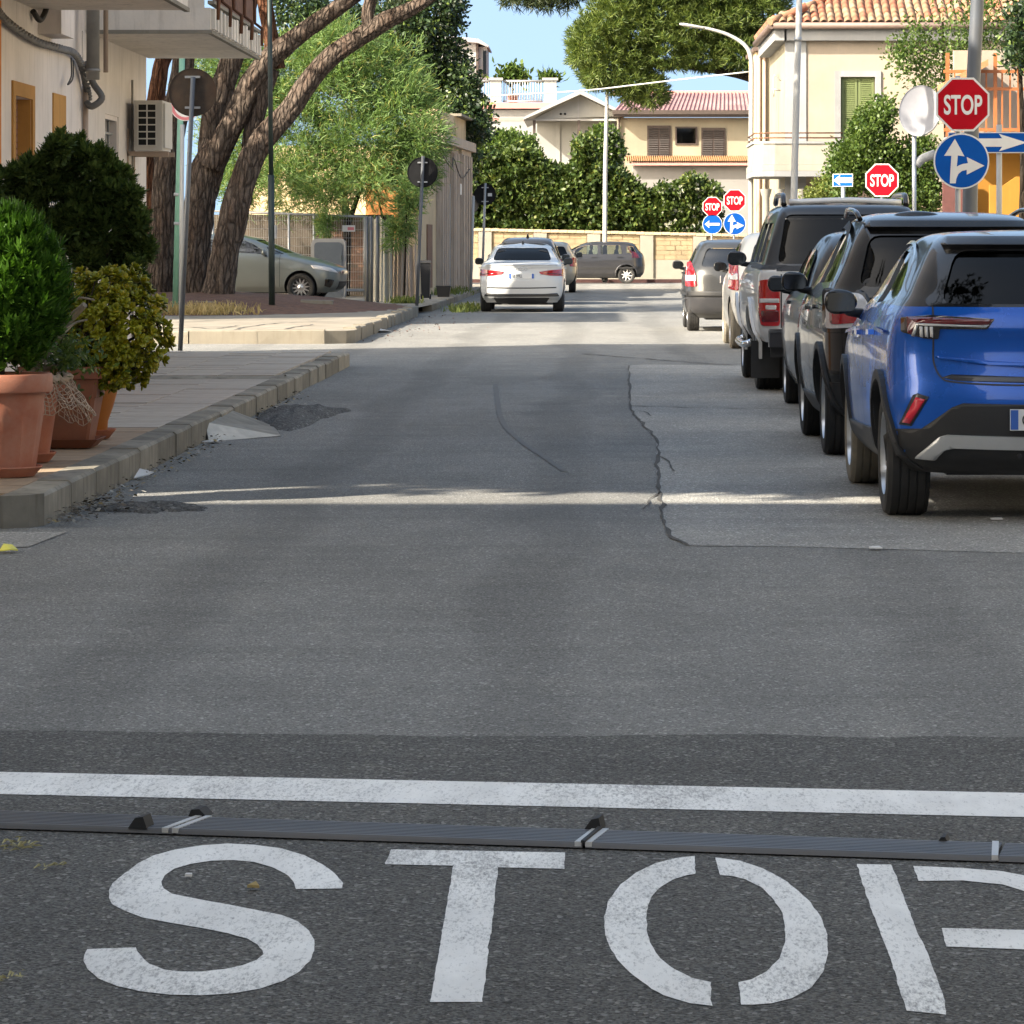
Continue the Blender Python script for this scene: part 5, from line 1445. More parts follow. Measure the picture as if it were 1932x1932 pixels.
# ================================================================== potted plants on the pavement
M['terra'] = simple('terracotta', (.42, .135, .07), .75, var=.12, scale=5, bump=.25, bscale=90, dirt=(.48, .33, .24), dirtamt=.6)
M['terra_brown'] = simple('brown_plastic_pot', (.26, .09, .045), .55, var=.15, scale=5, bump=.2, dirt=(.36, .2, .12), dirtamt=.4)
M['terra_orange'] = simple('orange_pot', (.46, .15, .02), .5, var=.12, scale=5, bump=.2)
M['net'] = simple('frayed_net', (.50, .38, .28), .9, var=.15)
PZ = .168
def pot_round(root, cx, cy, r, h, mat, ribs=0, saucer=True, rimh=.09, z=PZ):
    mod = None
    if ribs: mod = lambda a, q: 1 + (.03 * (max(0, math.sin(a * ribs)) ** 3) if .06 < q < h * .66 else 0)
    prof = [(.001, .03), (r * .62, .03), (r * .66, .035)] + [(r * (.66 + .20 * k / 14), .04 + (h - rimh - .05) * k / 14) for k in range(15)] + [(r * .87, h - rimh), (r * .985, h - rimh), (r * 1.0, h - rimh + .012), (r * 1.0, h - .012), (r * .985, h), (r * .92, h), (r * .90, h - .06), (r * .88, h - .09)]
    b = MB(); b.lathe(prof, (cx, cy, z), 96 if ribs else 40, mod=mod); o = b.build('pot', mat, root, sharp=35)
    b = MB(); b.lathe([(r * .89, h - .05), (r * .4, h - .035), (.001, h - .03)], (cx, cy, z), 24); b.build('soil', M['soil'], root)
    if saucer:
        b = MB(); b.lathe([(.001, .004), (r * .66, .004), (r * .80, .05), (r * .815, .055), (r * .81, .062), (r * .78, .06), (r * .70, .02), (.001, .02)], (cx, cy, z), 40); b.build('saucer', mat, root, sharp=35)
    return o
def frond_cloud(clumps, n, L, W, rng=RNG, up=.7):
    """thuja: fans of little scale leaves growing up and outward from clump axes"""
    parts = []
    wts = np.array([c_[6] if len(c_) > 6 else c_[3] * c_[5] for c_ in clumps]); cnt = rng.multinomial(n, wts / wts.sum())
    for c_, k in zip(clumps, cnt):
        p, d = blob_points([c_[:6]], k, .55, rng)
        dd = d * .8 + np.array([0, 0, up]) + rng.normal(size=d.shape) * .25
        dd /= np.linalg.norm(dd, axis=1, keepdims=True)
        s, nn = rot_basis(dd, rng.uniform(0, 6.28, k))
        for j in range(7):
            a = (j - 3) * .36
            ld = dd * math.cos(a) + s * math.sin(a)
            parts.append(leaves(p + dd * L * .10 * (3 - abs(j - 3)), ld, L * (1 - .12 * abs(j - 3)) * rng.uniform(.7, 1.2, k), W, roll=rng.uniform(-.5, .5, k), bend=.05, taper=.5, rng=rng))
    return merge(parts)

# pot A: ribbed terracotta with bright green thuja
yA = 20.1; xA = -3.285
pa = thing('potted_plant', 'bright green conifer in ribbed terracotta pot at the left edge', 'potted plant', (xA, yA, PZ))
pot_round(pa, xA, yA, .295, .575, M['terra'], ribs=13, rimh=.10)
cl = []
for k in range(46):
    t = k / 45; zc = .88 + .66 * t; rr = .40 * max(.05, math.sin(math.pi * (.16 + .80 * t))) ** .8 * (.78 + .3 * t)
    a = k * 2.4; cl.append((xA + .01 + rr * .78 * math.cos(a), yA + rr * .75 * math.sin(a), zc, .09, .09, .13))
v, q = frond_cloud(cl, 9500, .072, .0085, up=1.3); tag(np_mesh('foliage', v, q, M['thuja'], pa), kind='stuff')
b = MB(); b.tube([(xA, yA, .7), (xA + .02, yA, 1.2), (xA + .01, yA, 1.6)], [.03, .02, .008], 8); b.build('trunk', M['twig_dark'], pa)
# pot B: pot wrapped in frayed netting with bare branches and small leaves
yB = 21.4; xB = -3.38
pb = thing('potted_plant', 'terracotta pot wrapped in frayed netting with pale bare branches', 'potted plant', (xB, yB, PZ))
pot_round(pb, xB, yB, .27, .50, M['terra'], rimh=.08)
b = MB(); r = random.Random(4)
nn_ = 34
def netp(s, t):
    a = -1.5 + 2.4 * s; rr = .292 + .16 * t * max(0, math.sin((a + 1.5) * 1.2)) + .012 * math.sin(a * 17 + t * 8)
    return (xB + rr * math.cos(a), yB + rr * math.sin(a) - .02, PZ + .50 - .22 * t - .06 * t * math.sin(a * 3) + .015 * math.sin(a * 23))
for i in range(nn_): b.tube([netp(i / (nn_ - 1), t) for t in np.linspace(0, 1, 7)], .0035, 4, caps=False)
for j in range(9): b.tube([netp(s, j / 8) for s in np.linspace(0, 1, 40)], .003 if j else .022, 4, caps=False)
tag(b.build('netting', M['net'], pb), kind='stuff')
for pts, r0 in (([(60, 690), (95, 650), (130, 605), (160, 575)], .045), ([(62, 668), (90, 625), (115, 592), (128, 570), (150, 562), (178, 566)], .014), ([(120, 628), (140, 610), (165, 603)], .012), ([(85, 690), (88, 660), (80, 640)], .01), ([(60, 700), (75, 700), (100, 690), (118, 700)], .03)):
    b = MB(); L = len(pts); b.tube([P(u, v_, yB - .1 + .1 * math.sin(i)) for i, (u, v_) in enumerate(pts)], [r0 * (1 - .6 * i / (L - 1)) for i in range(L)], 8, res=18); b.build('branch', M['twig'], pb)
pos = np.array([P(random.gauss(115, 35), random.gauss(672, 22), yB + random.uniform(-.2, .3)) for _ in range(520)]); dd = RNG.normal(size=pos.shape) + np.array([.2, -.2, .5])
v, q = leaves(pos, dd, .05, .011); tag(np_mesh('foliage', v, q, M['bush_leaf'], pb), kind='stuff')
# pot C: tall square brown pot with jade plant
yC = 22.95; xC = -3.33
pc = thing('potted_plant', 'bushy yellow-green jade plant spilling from a tall square brown pot', 'potted plant', (xC, yC, PZ))
b = MB()
def sq(h, w): return [(xC + w * a, yC + w * c_, PZ + h) for a, c_ in ((-1, -.9), (-.9, -1), (.9, -1), (1, -.9), (1, .9), (.9, 1), (-.9, 1), (-1, .9))]
rings = [sq(.03, .165), sq(.32, .215), sq(.325, .222), sq(.44, .24), sq(.445, .265), sq(.52, .27), sq(.52, .245), sq(.47, .235)]
vs_ = [p for r_ in rings for p in r_]
b.add(vs_, [(i * 8 + k, i * 8 + (k + 1) % 8, (i + 1) * 8 + (k + 1) % 8, (i + 1) * 8 + k) for i in range(len(rings) - 1) for k in range(8)] + [tuple(range(8))])
b.build('pot', M['terra_brown'], pc)
b = MB(); b.add(sq(.475, .236), [tuple(range(8))]); b.build('soil', M['soil'], pc)
b = MB(); rings = [sq(.004, .18), sq(.05, .225), sq(.06, .235), sq(.06, .222), sq(.02, .19)]
b.add([p for r_ in rings for p in r_], [(i * 8 + k, i * 8 + (k + 1) % 8, (i + 1) * 8 + (k + 1) % 8, (i + 1) * 8 + k) for i in range(4) for k in range(8)] + [tuple(range(8)), tuple(range(32, 40))]); b.build('saucer', M['terra_brown'], pc)
# jade leaves: thick obovate pads, 300 nearest as parts
lb = MB()
def jadeleaf(u, v):
    w = (math.sin(math.pi * min(1, u ** 1.5 + .02)) ** .7) * .5 if u < 1 else 0
    a = 2 * math.pi * v
    return (w * math.cos(a), u, .13 * w * 2 * math.sin(a) + .10 * u * u)
lb.grid(4, 6, lambda s, t: jadeleaf(s, t)); jm = lb.mesh('leaf', M['jade'])
for p in jm.polygons: p.use_smooth = True
cand = []; rj = random.Random(21)
jc = P(205, 622, yC); 
ros = []
while len(ros) < 520:
    d = Vector((rj.gauss(0, 1), rj.gauss(0, 1), rj.gauss(0, 1))).normalized()
    if d.y > .55: continue
    r = rj.uniform(.30, 1.0) ** .6
    p = Vector((jc.x + d.x * .40 * r, yC + d.y * .36 * r, jc.z + d.z * (.43 if d.z > 0 else .40) * r))
    if p.z < .62 and p.x < -3.25: continue
    if d.x < -.5 and d.z < -.1: continue
    ros.append((p, d))
for p, d in ros:
    ax = (d + Vector((0, 0, .25))).normalized(); s1 = ax.orthogonal().normalized(); s2 = ax.cross(s1); ph = rj.uniform(0, 6)
    for k in range(7):
        a = ph + k * 2.4; tilt = .35 + .09 * k
        dirv = (ax * math.cos(tilt * 1.6) + (s1 * math.cos(a) + s2 * math.sin(a)) * math.sin(tilt * 1.6)).normalized()
        sz = rj.uniform(.038, .060)
        xx = dirv.cross(ax).normalized() if dirv.cross(ax).length > 1e-4 else s1
        zz = xx.cross(dirv)
        mt = Matrix((xx * sz * .72, dirv * sz, zz * sz)).transposed().to_4x4(); mt.translation = p
        cand.append((p.y + rj.uniform(0, .15), mt))
cand.sort(key=lambda t: t[0])
for _, mt in cand[:300]:
    o = link('leaf', jm, pc); o.matrix_basis = mt
rest = MB()
for _, mt in cand[300:]:
    rest.add([mt @ v_.co for v_ in jm.vertices], [tuple(p.vertices) for p in jm.polygons], 0, True)
tag(rest.build('inner_leaves', M['jade'], pc, recalc=False), kind='stuff')
b = MB()
for p, d in ros[::6]:
    m_ = Vector((xC + (p.x - xC) * .5, yC + (p.y - yC) * .5, .7 + (p.z - .7) * .35)); b.tube([(xC + rj.uniform(-.05, .05), yC, .62), tuple(m_), tuple(p)], [.014, .010, .004], 5, res=6)
tag(b.build('stems', M['twig_dark'], pc), kind='stuff')
# pot D: orange urn
yD = 23.9; xD = -3.30
pd_ = thing('potted_plant', 'large dark green clipped conifer in a rounded orange pot behind jade plant', 'potted plant', (xD, yD, PZ))
b = MB(); b.lathe([(.001, .04), (.10, .04), (.11, .06), (.115, .12), (.15, .22), (.18, .33), (.185, .40), (.17, .48), (.16, .50), (.15, .49), (.14, .46)], (xD, yD, PZ), 36); b.build('pot', M['terra_orange'], pd_)
b = MB(); b.lathe([(.001, .004), (.12, .004), (.165, .06), (.17, .068), (.16, .066), (.11, .02), (.001, .02)], (xD, yD, PZ), 36); b.build('saucer', M['terra'], pd_)
b = MB(); b.tube([(xD, yD, .6), (xD - .1, yD + .1, .95), (xD - .2, yD + .1, 1.4)], [.035, .03, .02], 8); b.build('trunk', M['twig_dark'], pd_)
cl = []
for (u, v_, ru, rv) in ((135, 325, 34, 42), (100, 350, 40, 40), (60, 385, 42, 50), (180, 330, 38, 42), (215, 365, 40, 45), (245, 410, 34, 48), (250, 470, 32, 50), (205, 430, 50, 60), (150, 420, 60, 60), (95, 430, 50, 55), (40, 440, 50, 55), (20, 380, 30, 45), (165, 490, 55, 45), (225, 515, 40, 35), (120, 300, 16, 18), (145, 296, 14, 18), (178, 305, 16, 16), (-30, 420, 40, 60), (150, 380, 60, 50), (130, 440, 60, 55), (200, 475, 50, 50), (175, 395, 50, 45), (70, 470, 50, 45), (205, 385, 45, 45)):
    y = yD + .25 + random.uniform(-.12, .12); s = FPX / y; cl.append((X(u, y), y, Z(v_, y), ru / s, .20, rv / s))
cl = [(c_[0], c_[1], c_[2], c_[3] * .62, c_[4] * .7, c_[5] * .62) for c_ in cl] + [(X(u, yD + .2), yD + .2 + random.uniform(-.2, .1), Z(v_, yD + .2), .05, .06, .085) for u, v_ in ((110, 285), (125, 278), (150, 284), (165, 300), (200, 318), (232, 345), (255, 375), (268, 420), (276, 470), (262, 510), (270, 545), (60, 322), (80, 318), (30, 335), (8, 345), (45, 330), (190, 300), (218, 330), (95, 300))]
v, q = frond_cloud(cl, 11000, .05, .0095, up=.5); tag(np_mesh('foliage', v, q, M['thuja_dark'], pd_), kind='stuff')
for (u0, v0, u1, v1) in ((120, 620, 60, 430), (125, 620, 150, 400), (130, 620, 225, 420), (128, 600, 190, 350)):
    b = MB(); b.tube([P(u0, v0, yD + .2), P((u0 + u1) / 2, (v0 + v1) / 2 + 20, yD + .2), P(u1, v1, yD + .2)], [.02, .014, .006], 6, res=8); b.build('branch', M['twig_dark'], pd_)
# ================================================================== pine trees on the left
def barkjit(seed, amp=.10):
    def j(i, an, p):
        return 1 + amp * 1.3 * noise.noise(Vector((math.cos(an) * 1.6 + seed, math.sin(an) * 1.6, p.z * 1.1))) + amp * 1.1 * (abs(noise.noise(Vector((math.cos(an) * 6 + seed, math.sin(an) * 6, p.z * 1.6)))) - .2) + amp * .5 * noise.noise(Vector((math.cos(an) * 13, math.sin(an) * 13 + seed, p.z * 4)))
    return j
def trunk_part(root, name, pts, rad, y, mat, n=40, res=90, seed=1, amp=.16):
    """pts in picture columns/rows at distance y (y may be a list)"""
    ys = y if hasattr(y, '__len__') else [y] * len(pts)
    b = MB(); b.tube([P(u, v, yy) for (u, v), yy in zip(pts, ys)], [r * 1.13 / FPX * yy for r, yy in zip(rad, ys)], n, res=res, jitter=barkjit(seed, amp))
    return b.build(name, mat, root)
def pine_crown(root, blobs, n, per=16, L=.17, W=.010, mat=None, name='crown'):
    p, d = blob_points(blobs, n, .35)
    d = d * .6 + np.array([0, 0, .55])
    v, q = needle_tufts(p, d, per, L, W, .7)
    return tag(np_mesh(name, v, q, mat or M['pine_leaf'], root), kind='stuff')
YP = 73.0
t1 = thing('pine_tree', 'leftmost pine with upright furrowed trunk beside the house corner', 'tree', (X(305, YP), YP, .4), group='pine trees on the left')
trunk_part(t1, 'trunk', [(300, 575), (303, 540), (307, 440), (314, 340), (326, 250), (338, 180), (346, 110), (350, 0), (352, -180), (356, -330)], [34, 27, 23, 22, 21, 20, 18, 16, 13, 10], YP, M['bark'], seed=2)
trunk_part(t1, 'limb', [(300, 470), (288, 400), (283, 320), (290, 230), (303, 130), (318, 60), (300, -150)], [16, 18, 17, 16, 14, 12, 8], YP + 1.2, M['bark_red'], seed=5)
t2 = thing('pine_tree', 'middle pine forking into two heavy limbs behind the balcony', 'tree', (X(365, YP), YP - .6, .4), group='pine trees on the left')
y2 = YP - .6
trunk_part(t2, 'trunk', [(360, 578), (364, 545), (370, 450), (381, 370), (395, 310), (410, 268)], [36, 30, 25, 25, 26, 26], y2, M['bark'], seed=9)
trunk_part(t2, 'limb', [(396, 320), (400, 260), (414, 190), (432, 130), (455, 60), (480, -40), (500, -200)], [18, 20, 20, 18, 16, 13, 8], y2 + .3, M['bark'], seed=12)
trunk_part(t2, 'limb', [(398, 318), (420, 265), (445, 220), (470, 165), (500, 120), (530, 92), (580, 55), (640, 12), (720, -50), (800, -150)], [18, 21, 21, 20, 18, 16, 14, 14, 12, 8], y2 - .2, M['bark'], seed=17)
trunk_part(t2, 'limb', [(520, 130), (510, 60), (500, 0), (495, -90), (480, -230)], [14, 12, 12, 11, 7], y2 + .2, M['bark_red'], seed=19)
t3 = thing('pine_tree', 'pine leaning right with long dark branch reaching over the street', 'tree', (X(415, YP), YP - 1.2, .4), group='pine trees on the left')
y3 = YP - 1.2
trunk_part(t3, 'trunk', [(408, 580), (412, 550), (424, 480), (443, 400), (462, 330), (488, 275), (515, 240), (545, 207), (578, 160), (626, 107), (690, 62), (730, 36), (790, 8), (860, -40), (960, -110)], [34, 26, 23, 22, 21, 20, 19, 17, 16, 16, 15, 14, 10, 8, 5], y3, M['bark'], seed=23, res=140)
trunk_part(t3, 'limb', [(698, 60), (694, 30), (700, 0), (720, -60), (730, -160)], [11, 10, 10, 8, 5], y3, M['bark'], seed=27)
trunk_part(t3, 'limb', [(462, 330), (475, 250), (492, 190), (515, 130)], [12, 14, 14, 10], y3 + .5, M['bark'], seed=31)
pine_crown(t1, [(-8.6, 73.5, 10.4, 3.6, 3.6, 1.8), (-10.5, 71, 9.8, 2.6, 2.6, 1.4), (-8.3, 70.5, 11.2, 2.6, 2.6, 1.4)], 1500, 12, .28, .022, M['pine_leaf_dark'])
pine_crown(t2, [(-5.2, 72.5, 11.0, 3.2, 3.4, 1.6), (-6.9, 70, 11.6, 2.6, 2.8, 1.3), (-3.6, 74, 9.8, 2.2, 2.4, 1.2)], 1500, 12, .28, .022, M['pine_leaf_dark'])
pine_crown(t3, [(-1.6, 71.5, 9.2, 2.3, 2.5, 1.1), (-.2, 70.5, 8.6, 1.7, 1.9, .9), (-2.9, 70, 10, 2.3, 2.5, 1.2)], 1300, 12, .28, .022, M['pine_leaf_dark'])
# the fringe that hangs into the top of the picture
cen = np.array([P(random.gauss(u, 13), random.gauss(v, 7), 70 + random.uniform(-.4, .4)) for u, v in ((965, -6), (1000, 2), (1030, 6), (1060, 2), (1085, -8), (1015, -14), (1045, -12), (985, -16), (1075, -20), (1110, -22), (950, -20), (745, -16), (1120, -35)) for _ in range(26)])
dd = np.tile(np.array([0, 0, -.4]), (len(cen), 1)) + RNG.normal(size=cen.shape) * .3
v, q = needle_tufts(cen, dd, 14, .17, .008, .55); tag(np_mesh('hanging_needles', v, q, M['pine_leaf_dark'], t3), kind='stuff')
trunk_part(t3, 'twig', [(900, -60), (960, -28), (1010, -8), (1050, 0)], [4, 3, 2, 1.5], 70.0, M['bark_dark'], n=8, res=16)
trunk_part(t3, 'twig', [(1140, -50), (1100, -22), (1060, -8), (1030, 4)], [4, 3, 2, 1.2], 70.0, M['bark_dark'], n=8, res=16)

# dry grass along the bed
def grass(name, label, pts, mat, h=.18, w=.008):
    pos = np.array(pts); dd = RNG.normal(size=pos.shape) * .35 + np.array([0, 0, 1.0])
    v, q = leaves(pos, dd, h * RNG.uniform(.4, 1.2, len(pos)), w, bend=.2, taper=.6)
    return tag(np_mesh(name, v, q, mat), label, kind='stuff')
M['straw'] = leafmat('dry_straw', (.40, .28, .12), (.62, .46, .22), .3)
M['weed_green'] = leafmat('weeds', (.10, .14, .03), (.26, .28, .08), .35)
grass('dry_grass', 'straw-coloured dry grass at the front of the needle bed', [(X(u, 66) , 66 + random.uniform(-1.2, .6), .15) for u in (random.gauss(380, 45) for _ in range(900))], M['straw'], .22, .010)
grass('weeds', 'green weeds at the foot of the sheet fence and kerb', [(X(u, 78) , 78 + random.uniform(-.6, .6), .14) for u in (random.gauss(765, 14) for _ in range(300))] + [(-2.6 + random.gauss(0, .16), 76 + random.uniform(-1.5, 3), 0) for _ in range(350)] + [(random.gauss(-3.6, .3), 93 + random.uniform(-4, 4), .14) for _ in range(250)], M['weed_green'], .16, .014)

# ================================================================== road signs and poles
def disc(b, c, r, y0, y1, n=40, mi=0):
    b.lathe([(.001, y0), (r, y0), (r, y1), (.001, y1)], c, n, mi, False, 'Y')
def pole(root, x, y, z0, z1, r, mat, lean=0.0, name='pole', n=14):
    b = MB(); b.tube([(x, y, z0), (x + lean * .5, y, (z0 + z1) / 2), (x + lean, y, z1)], r, n); return b.build(name, mat, root)
def clamps(root, x, y, zs, r):
    for z in zs:
        b = MB(); b.box((x - .11, y - r - .012, z - .018), (x + .11, y + .03, z + .018)); b.build('clamp', M['grey_metal'], root)
def back_sign(label, u, vb, uc, vc, y, dia, zg, polemat, discmat, pr=.03, top=None, sticker=False, clampv=None):
    x0 = X(u, y); xc = X(uc, y); zc = Z(vc, y)
    r_ = thing('traffic_sign', label, 'sign', (x0, y, zg))
    zt = top if top else zc + dia * .5 + .02
    lean = (xc - x0) * (zt - zg) / max(.1, zc - zg)
    pole(r_, x0, y, zg - .1, zt, pr, polemat, lean)
    b = MB(); disc(b, (xc, y + pr + .004, zc), dia / 2, 0, .004); disc_o = b.build('disc', discmat, r_)
    b = MB(); b.lathe([(dia / 2 - .004, -.012), (dia / 2 + .003, -.012), (dia / 2 + .003, .006), (dia / 2 - .004, .006)], (xc, y + pr + .004, zc), 40, axis='Y'); b.build('rim', discmat, disc_o)
    b = MB(); disc(b, (xc, y + pr + .012, zc), dia / 2 - .005, 0, .003); b.build('face', M['sign_white'], disc_o)
    for z in (zc - dia * .32, zc + dia * .32):
        b = MB(); b.box((xc - .10, y + pr - .028, z - .014), (xc + .10, y + pr + .003, z + .014)); b.build('clamp', M['grey_metal'], r_)
    if sticker:
        b = MB(); b.box((xc + .08, y + pr - .003, zc - .05), (xc + .2, y + pr + .002, zc + .04)); b.build('sticker', M['sign_white'], disc_o)
    return r_
back_sign('grey pole with weathered brown back of a round sign beside left house', 340, 667, 363, 174, 47.0, .625, .15, M['pole_grey'], M['sign_rust'], .032, top=3.62)
back_sign('dark pole with black back of a round sign at the island kerb end', 786, 575, 797, 325, 73.5, .62, .15, M['pole_grey'], M['sign_back'], .035)
back_sign('thin pole with black round sign back half hidden by the ruined wall', 886, 548, 884, 385, 108.0, .62, .14, M['grey_metal'], M['sign_back'], .035)
back_sign('pole with dark round sign back and white sticker before the hedge', 909, 540, 915, 367, 103.0, .62, .14, M['grey_metal'], M['sign_back'], .035, sticker=True)
# white post beside it
r_ = thing('sign_post', 'plain pale post standing beside the ruined wall corner', 'post', (X(890, 98), 98, .14)); pole(r_, X(888, 98), 98, .1, Z(372, 98), .04, M['white_metal'], X(893, 98) - X(888, 98))
b = MB(); b.lathe([(.04, 0), (.042, .02), (.02, .04), (.001, .045)], (X(893, 98), 98, Z(372, 98)), 12); b.build('cap', M['white_metal'], r_)
# green post and white post by the pines
M['green_paint'] = simple('pale_green_paint', (.22, .44, .31), .5, var=.1)
M['pinkish'] = simple('faded_red', (.55, .16, .18), .5, var=.1)
yg = 66.0
r_ = thing('sign_post', 'pale green post standing close in front of the pine trunks', 'post', (X(331, yg), yg, .15)); pole(r_, X(330, yg), yg, .1, Z(60, yg), .055, M['green_paint'], X(345, yg) - X(330, yg)); 
for v_ in (425, 370): b = MB(); b.tube([(X(334, yg), yg, Z(v_, yg)), (X(334.4, yg), yg, Z(v_ - 6, yg))], .063, 14); b.build('collar', M['white_metal'], r_)
yw = 64.0
r_ = thing('traffic_sign', 'white post with a pink-edged sign mostly hidden behind the brown sign back', 'sign', (X(341, yw), yw, .15)); pole(r_, X(341, yw), yw, .1, Z(235, yw), .04, M['white_metal'], X(344, yw) - X(341, yw))
b = MB(); disc(b, (X(350, yw), yw - .02, Z(200, yw)), .265, 0, .004); d_ = b.build('disc', M['sign_white'], r_)
b = MB(); b.lathe([(.20, -.004), (.252, -.004)], (X(350, yw), yw - .021, Z(200, yw)), 40, axis='Y'); b.build('ring', M['pinkish'], d_)
# dark green lamp post
yl = 68.0
r_ = thing('lamp_post', 'slender dark green lamp post rising in front of the pines', 'lamp post', (X(513, yl), yl, .15)); pole(r_, X(513, yl), yl, .1, Z(330, yl), .06, M['dark_metal'], X(511.5, yl) - X(513, yl)); pole(r_, X(511.5, yl), yl, Z(330, yl), Z(-60, yl), .045, M['dark_metal'], X(508, yl) - X(511.5, yl), 'upper_pole')
b = MB(); b.box((X(518, yl), yl - .05, Z(450, yl)), (X(522, yl), yl + .05, Z(425, yl))); b.build('junction_box', M['grey_metal'], r_)

OCT = [(math.cos(math.radians(22.5 + 45 * k)), math.sin(math.radians(22.5 + 45 * k))) for k in range(8)]
ARW_UR = [((x - 598) / 225, -(y - 1308) / 225) for x, y in [(545, 1128), (622, 1270), (568, 1262), (560, 1352), (580, 1341), (610, 1330), (650, 1325), (640, 1275), (783, 1345), (640, 1417), (640, 1378), (600, 1388), (572, 1412), (556, 1450), (551, 1487), (503, 1487), (516, 1265), (458, 1265)]]
ARW_L = [(-.78, 0), (-.30, .38), (-.34, .12), (.72, .12), (.72, -.12), (-.34, -.12), (-.30, -.38)]
ARW_R = [(-x, z) for x, z in ARW_L][::-1]
def front(root, c, rz): return Matrix.Translation(Vector(c)) @ Matrix.Rotation(rz, 4, 'Z')
def stop_plate(root, c, dia, rz=0.0):
    Mx = front(root, c, rz); R = dia / 2 / math.cos(math.radians(22.5))
    def oct_(b, r, y0, y1): b.prism([(r * x, r * z) for x, z in OCT], lambda x, z: Mx @ Vector((x, y0, z)), lambda x, z: Mx @ Vector((x, y1, z)))
    b = MB(); oct_(b, R, 0, .012); pl = b.build('stop_plate', M['sign_white'], root)
    b = MB(); oct_(b, R * .925, -.003, -.0005); b.build('red_field', M['sign_red'], pl)
    t = text_mesh('lettering', 'STOP', dia * .50, M['sign_white'], None, Mx @ Matrix.Translation((0, -.005, -dia * .178)) @ Matrix.Rotation(math.pi / 2, 4, 'X'), sx=.60, bold=.022)
    set_parent(t, pl)
    return pl
def blue_disc(root, c, dia, arrow, rz=0.0):
    Mx = front(root, c, rz); n = 44
    circ = [(math.cos(2 * math.pi * k / n), math.sin(2 * math.pi * k / n)) for k in range(n)]
    def d(b, r, y0, y1): b.prism([(r * x, r * z) for x, z in circ], lambda x, z: Mx @ Vector((x, y0, z)), lambda x, z: Mx @ Vector((x, y1, z)))
    b = MB(); d(b, dia / 2, 0, .012); pl = b.build('arrow_plate', M['sign_white'], root)
    b = MB(); d(b, dia / 2 * .945, -.003, -.0005); b.build('blue_field', M['sign_blue'], pl)
    b = MB(); r = dia / 2; b.prism([(r * x, r * z) for x, z in arrow], lambda x, z: Mx @ Vector((x, -.006, z)), lambda x, z: Mx @ Vector((x, -.0035, z))); b.build('arrow', M['sign_white'], pl)
    return pl
def one_way(root, c, w, h, left, rz=0.0):
    Mx = front(root, c, rz)
    def bx(b, x0, x1, z0, z1, y0, y1): b.prism([(x0, z0), (x1, z0), (x1, z1), (x0, z1)], lambda x, z: Mx @ Vector((x, y0, z)), lambda x, z: Mx @ Vector((x, y1, z)))
    b = MB(); bx(b, -w / 2, w / 2, -h / 2, h / 2, 0, .012); pl = b.build('one_way_plate', M['sign_white'], root)
    b = MB(); bx(b, -w / 2 + .012, w / 2 - .012, -h / 2 + .012, h / 2 - .012, -.003, -.0005); b.build('blue_field', M['sign_blue'], pl)
    a = [(-.46, .20), (.16, .20), (.12, .42), (.46, 0), (.12, -.42), (.16, -.20), (-.46, -.20)]
    if left: a = [(-x, z) for x, z in a][::-1]
    b = MB(); b.prism([(x * w, z * h) for x, z in a], lambda x, z: Mx @ Vector((x, -.006, z)), lambda x, z: Mx @ Vector((x, -.0035, z))); b.build('arrow', M['sign_white'], pl)
    return pl
ys1 = 40.6
s1 = thing('traffic_sign', 'largest red stop sign above blue straight-or-right disc beside the grey pole', 'sign', (X(1812, ys1), ys1, .15))
pole(s1, X(1808, ys1), ys1 + .05, .1, Z(143, ys1), .03, M['grey_metal'])
stop_plate(s1, (X(1816.5, ys1), ys1, Z(197, ys1)), .605, .03); blue_disc(s1, (X(1814, ys1), ys1, Z(304, ys1)), .63, ARW_UR, .03); clamps(s1, X(1808, ys1), ys1 + .06, (Z(170, ys1), Z(225, ys1), Z(285, ys1), Z(325, ys1)), .03)
yp = 42.2
r_ = thing('utility_pole', 'thick grey metal pole standing behind the largest stop sign', 'pole', (X(1829, yp), yp, .15))
b = MB(); b.tube([(X(1826, yp), yp, .1), (X(1833, yp), yp, Z(250, yp)), (X(1844, yp), yp, Z(0, yp)), (X(1856, yp), yp, Z(-300, yp))], [.095, .085, .078, .07], 20, res=14); b.build('pole', M['pole_grey'], r_)
b = MB(); b.tube([(X(1826, yp), yp, .12), (X(1826, yp), yp, .5)], .12, 20); b.build('base_collar', M['pole_grey'], r_)
yo = 44.0
r_ = thing('traffic_sign', 'wide blue one-way sign with white arrow pointing right at the right edge', 'sign', (X(1886, yo), yo, .15)); pole(r_, X(1886, yo), yo + .05, .1, Z(235, yo), .035, M['white_metal'])
one_way(r_, (X(1866, yo), yo, Z(269, yo)), 1.0, .255, False, -.02)
ys2 = 66.0
s2 = thing('traffic_sign', 'medium stop sign rising above the roof of the silver pickup', 'sign', (X(1664, ys2), ys2, .15)); pole(s2, X(1664, ys2), ys2 + .05, .1, Z(310, ys2), .03, M['grey_metal']); stop_plate(s2, (X(1664, ys2), ys2, Z(340, ys2)), .605)
yo2 = 69.0
r_ = thing('traffic_sign', 'small blue one-way sign with white arrow pointing left above the pickup', 'sign', (X(1590, yo2), yo2, .15)); pole(r_, X(1591, yo2), yo2 + .05, .1, Z(330, yo2), .04, M['grey_metal']); one_way(r_, (X(1590, yo2), yo2, Z(340, yo2)), .40, .245, True, -.35)
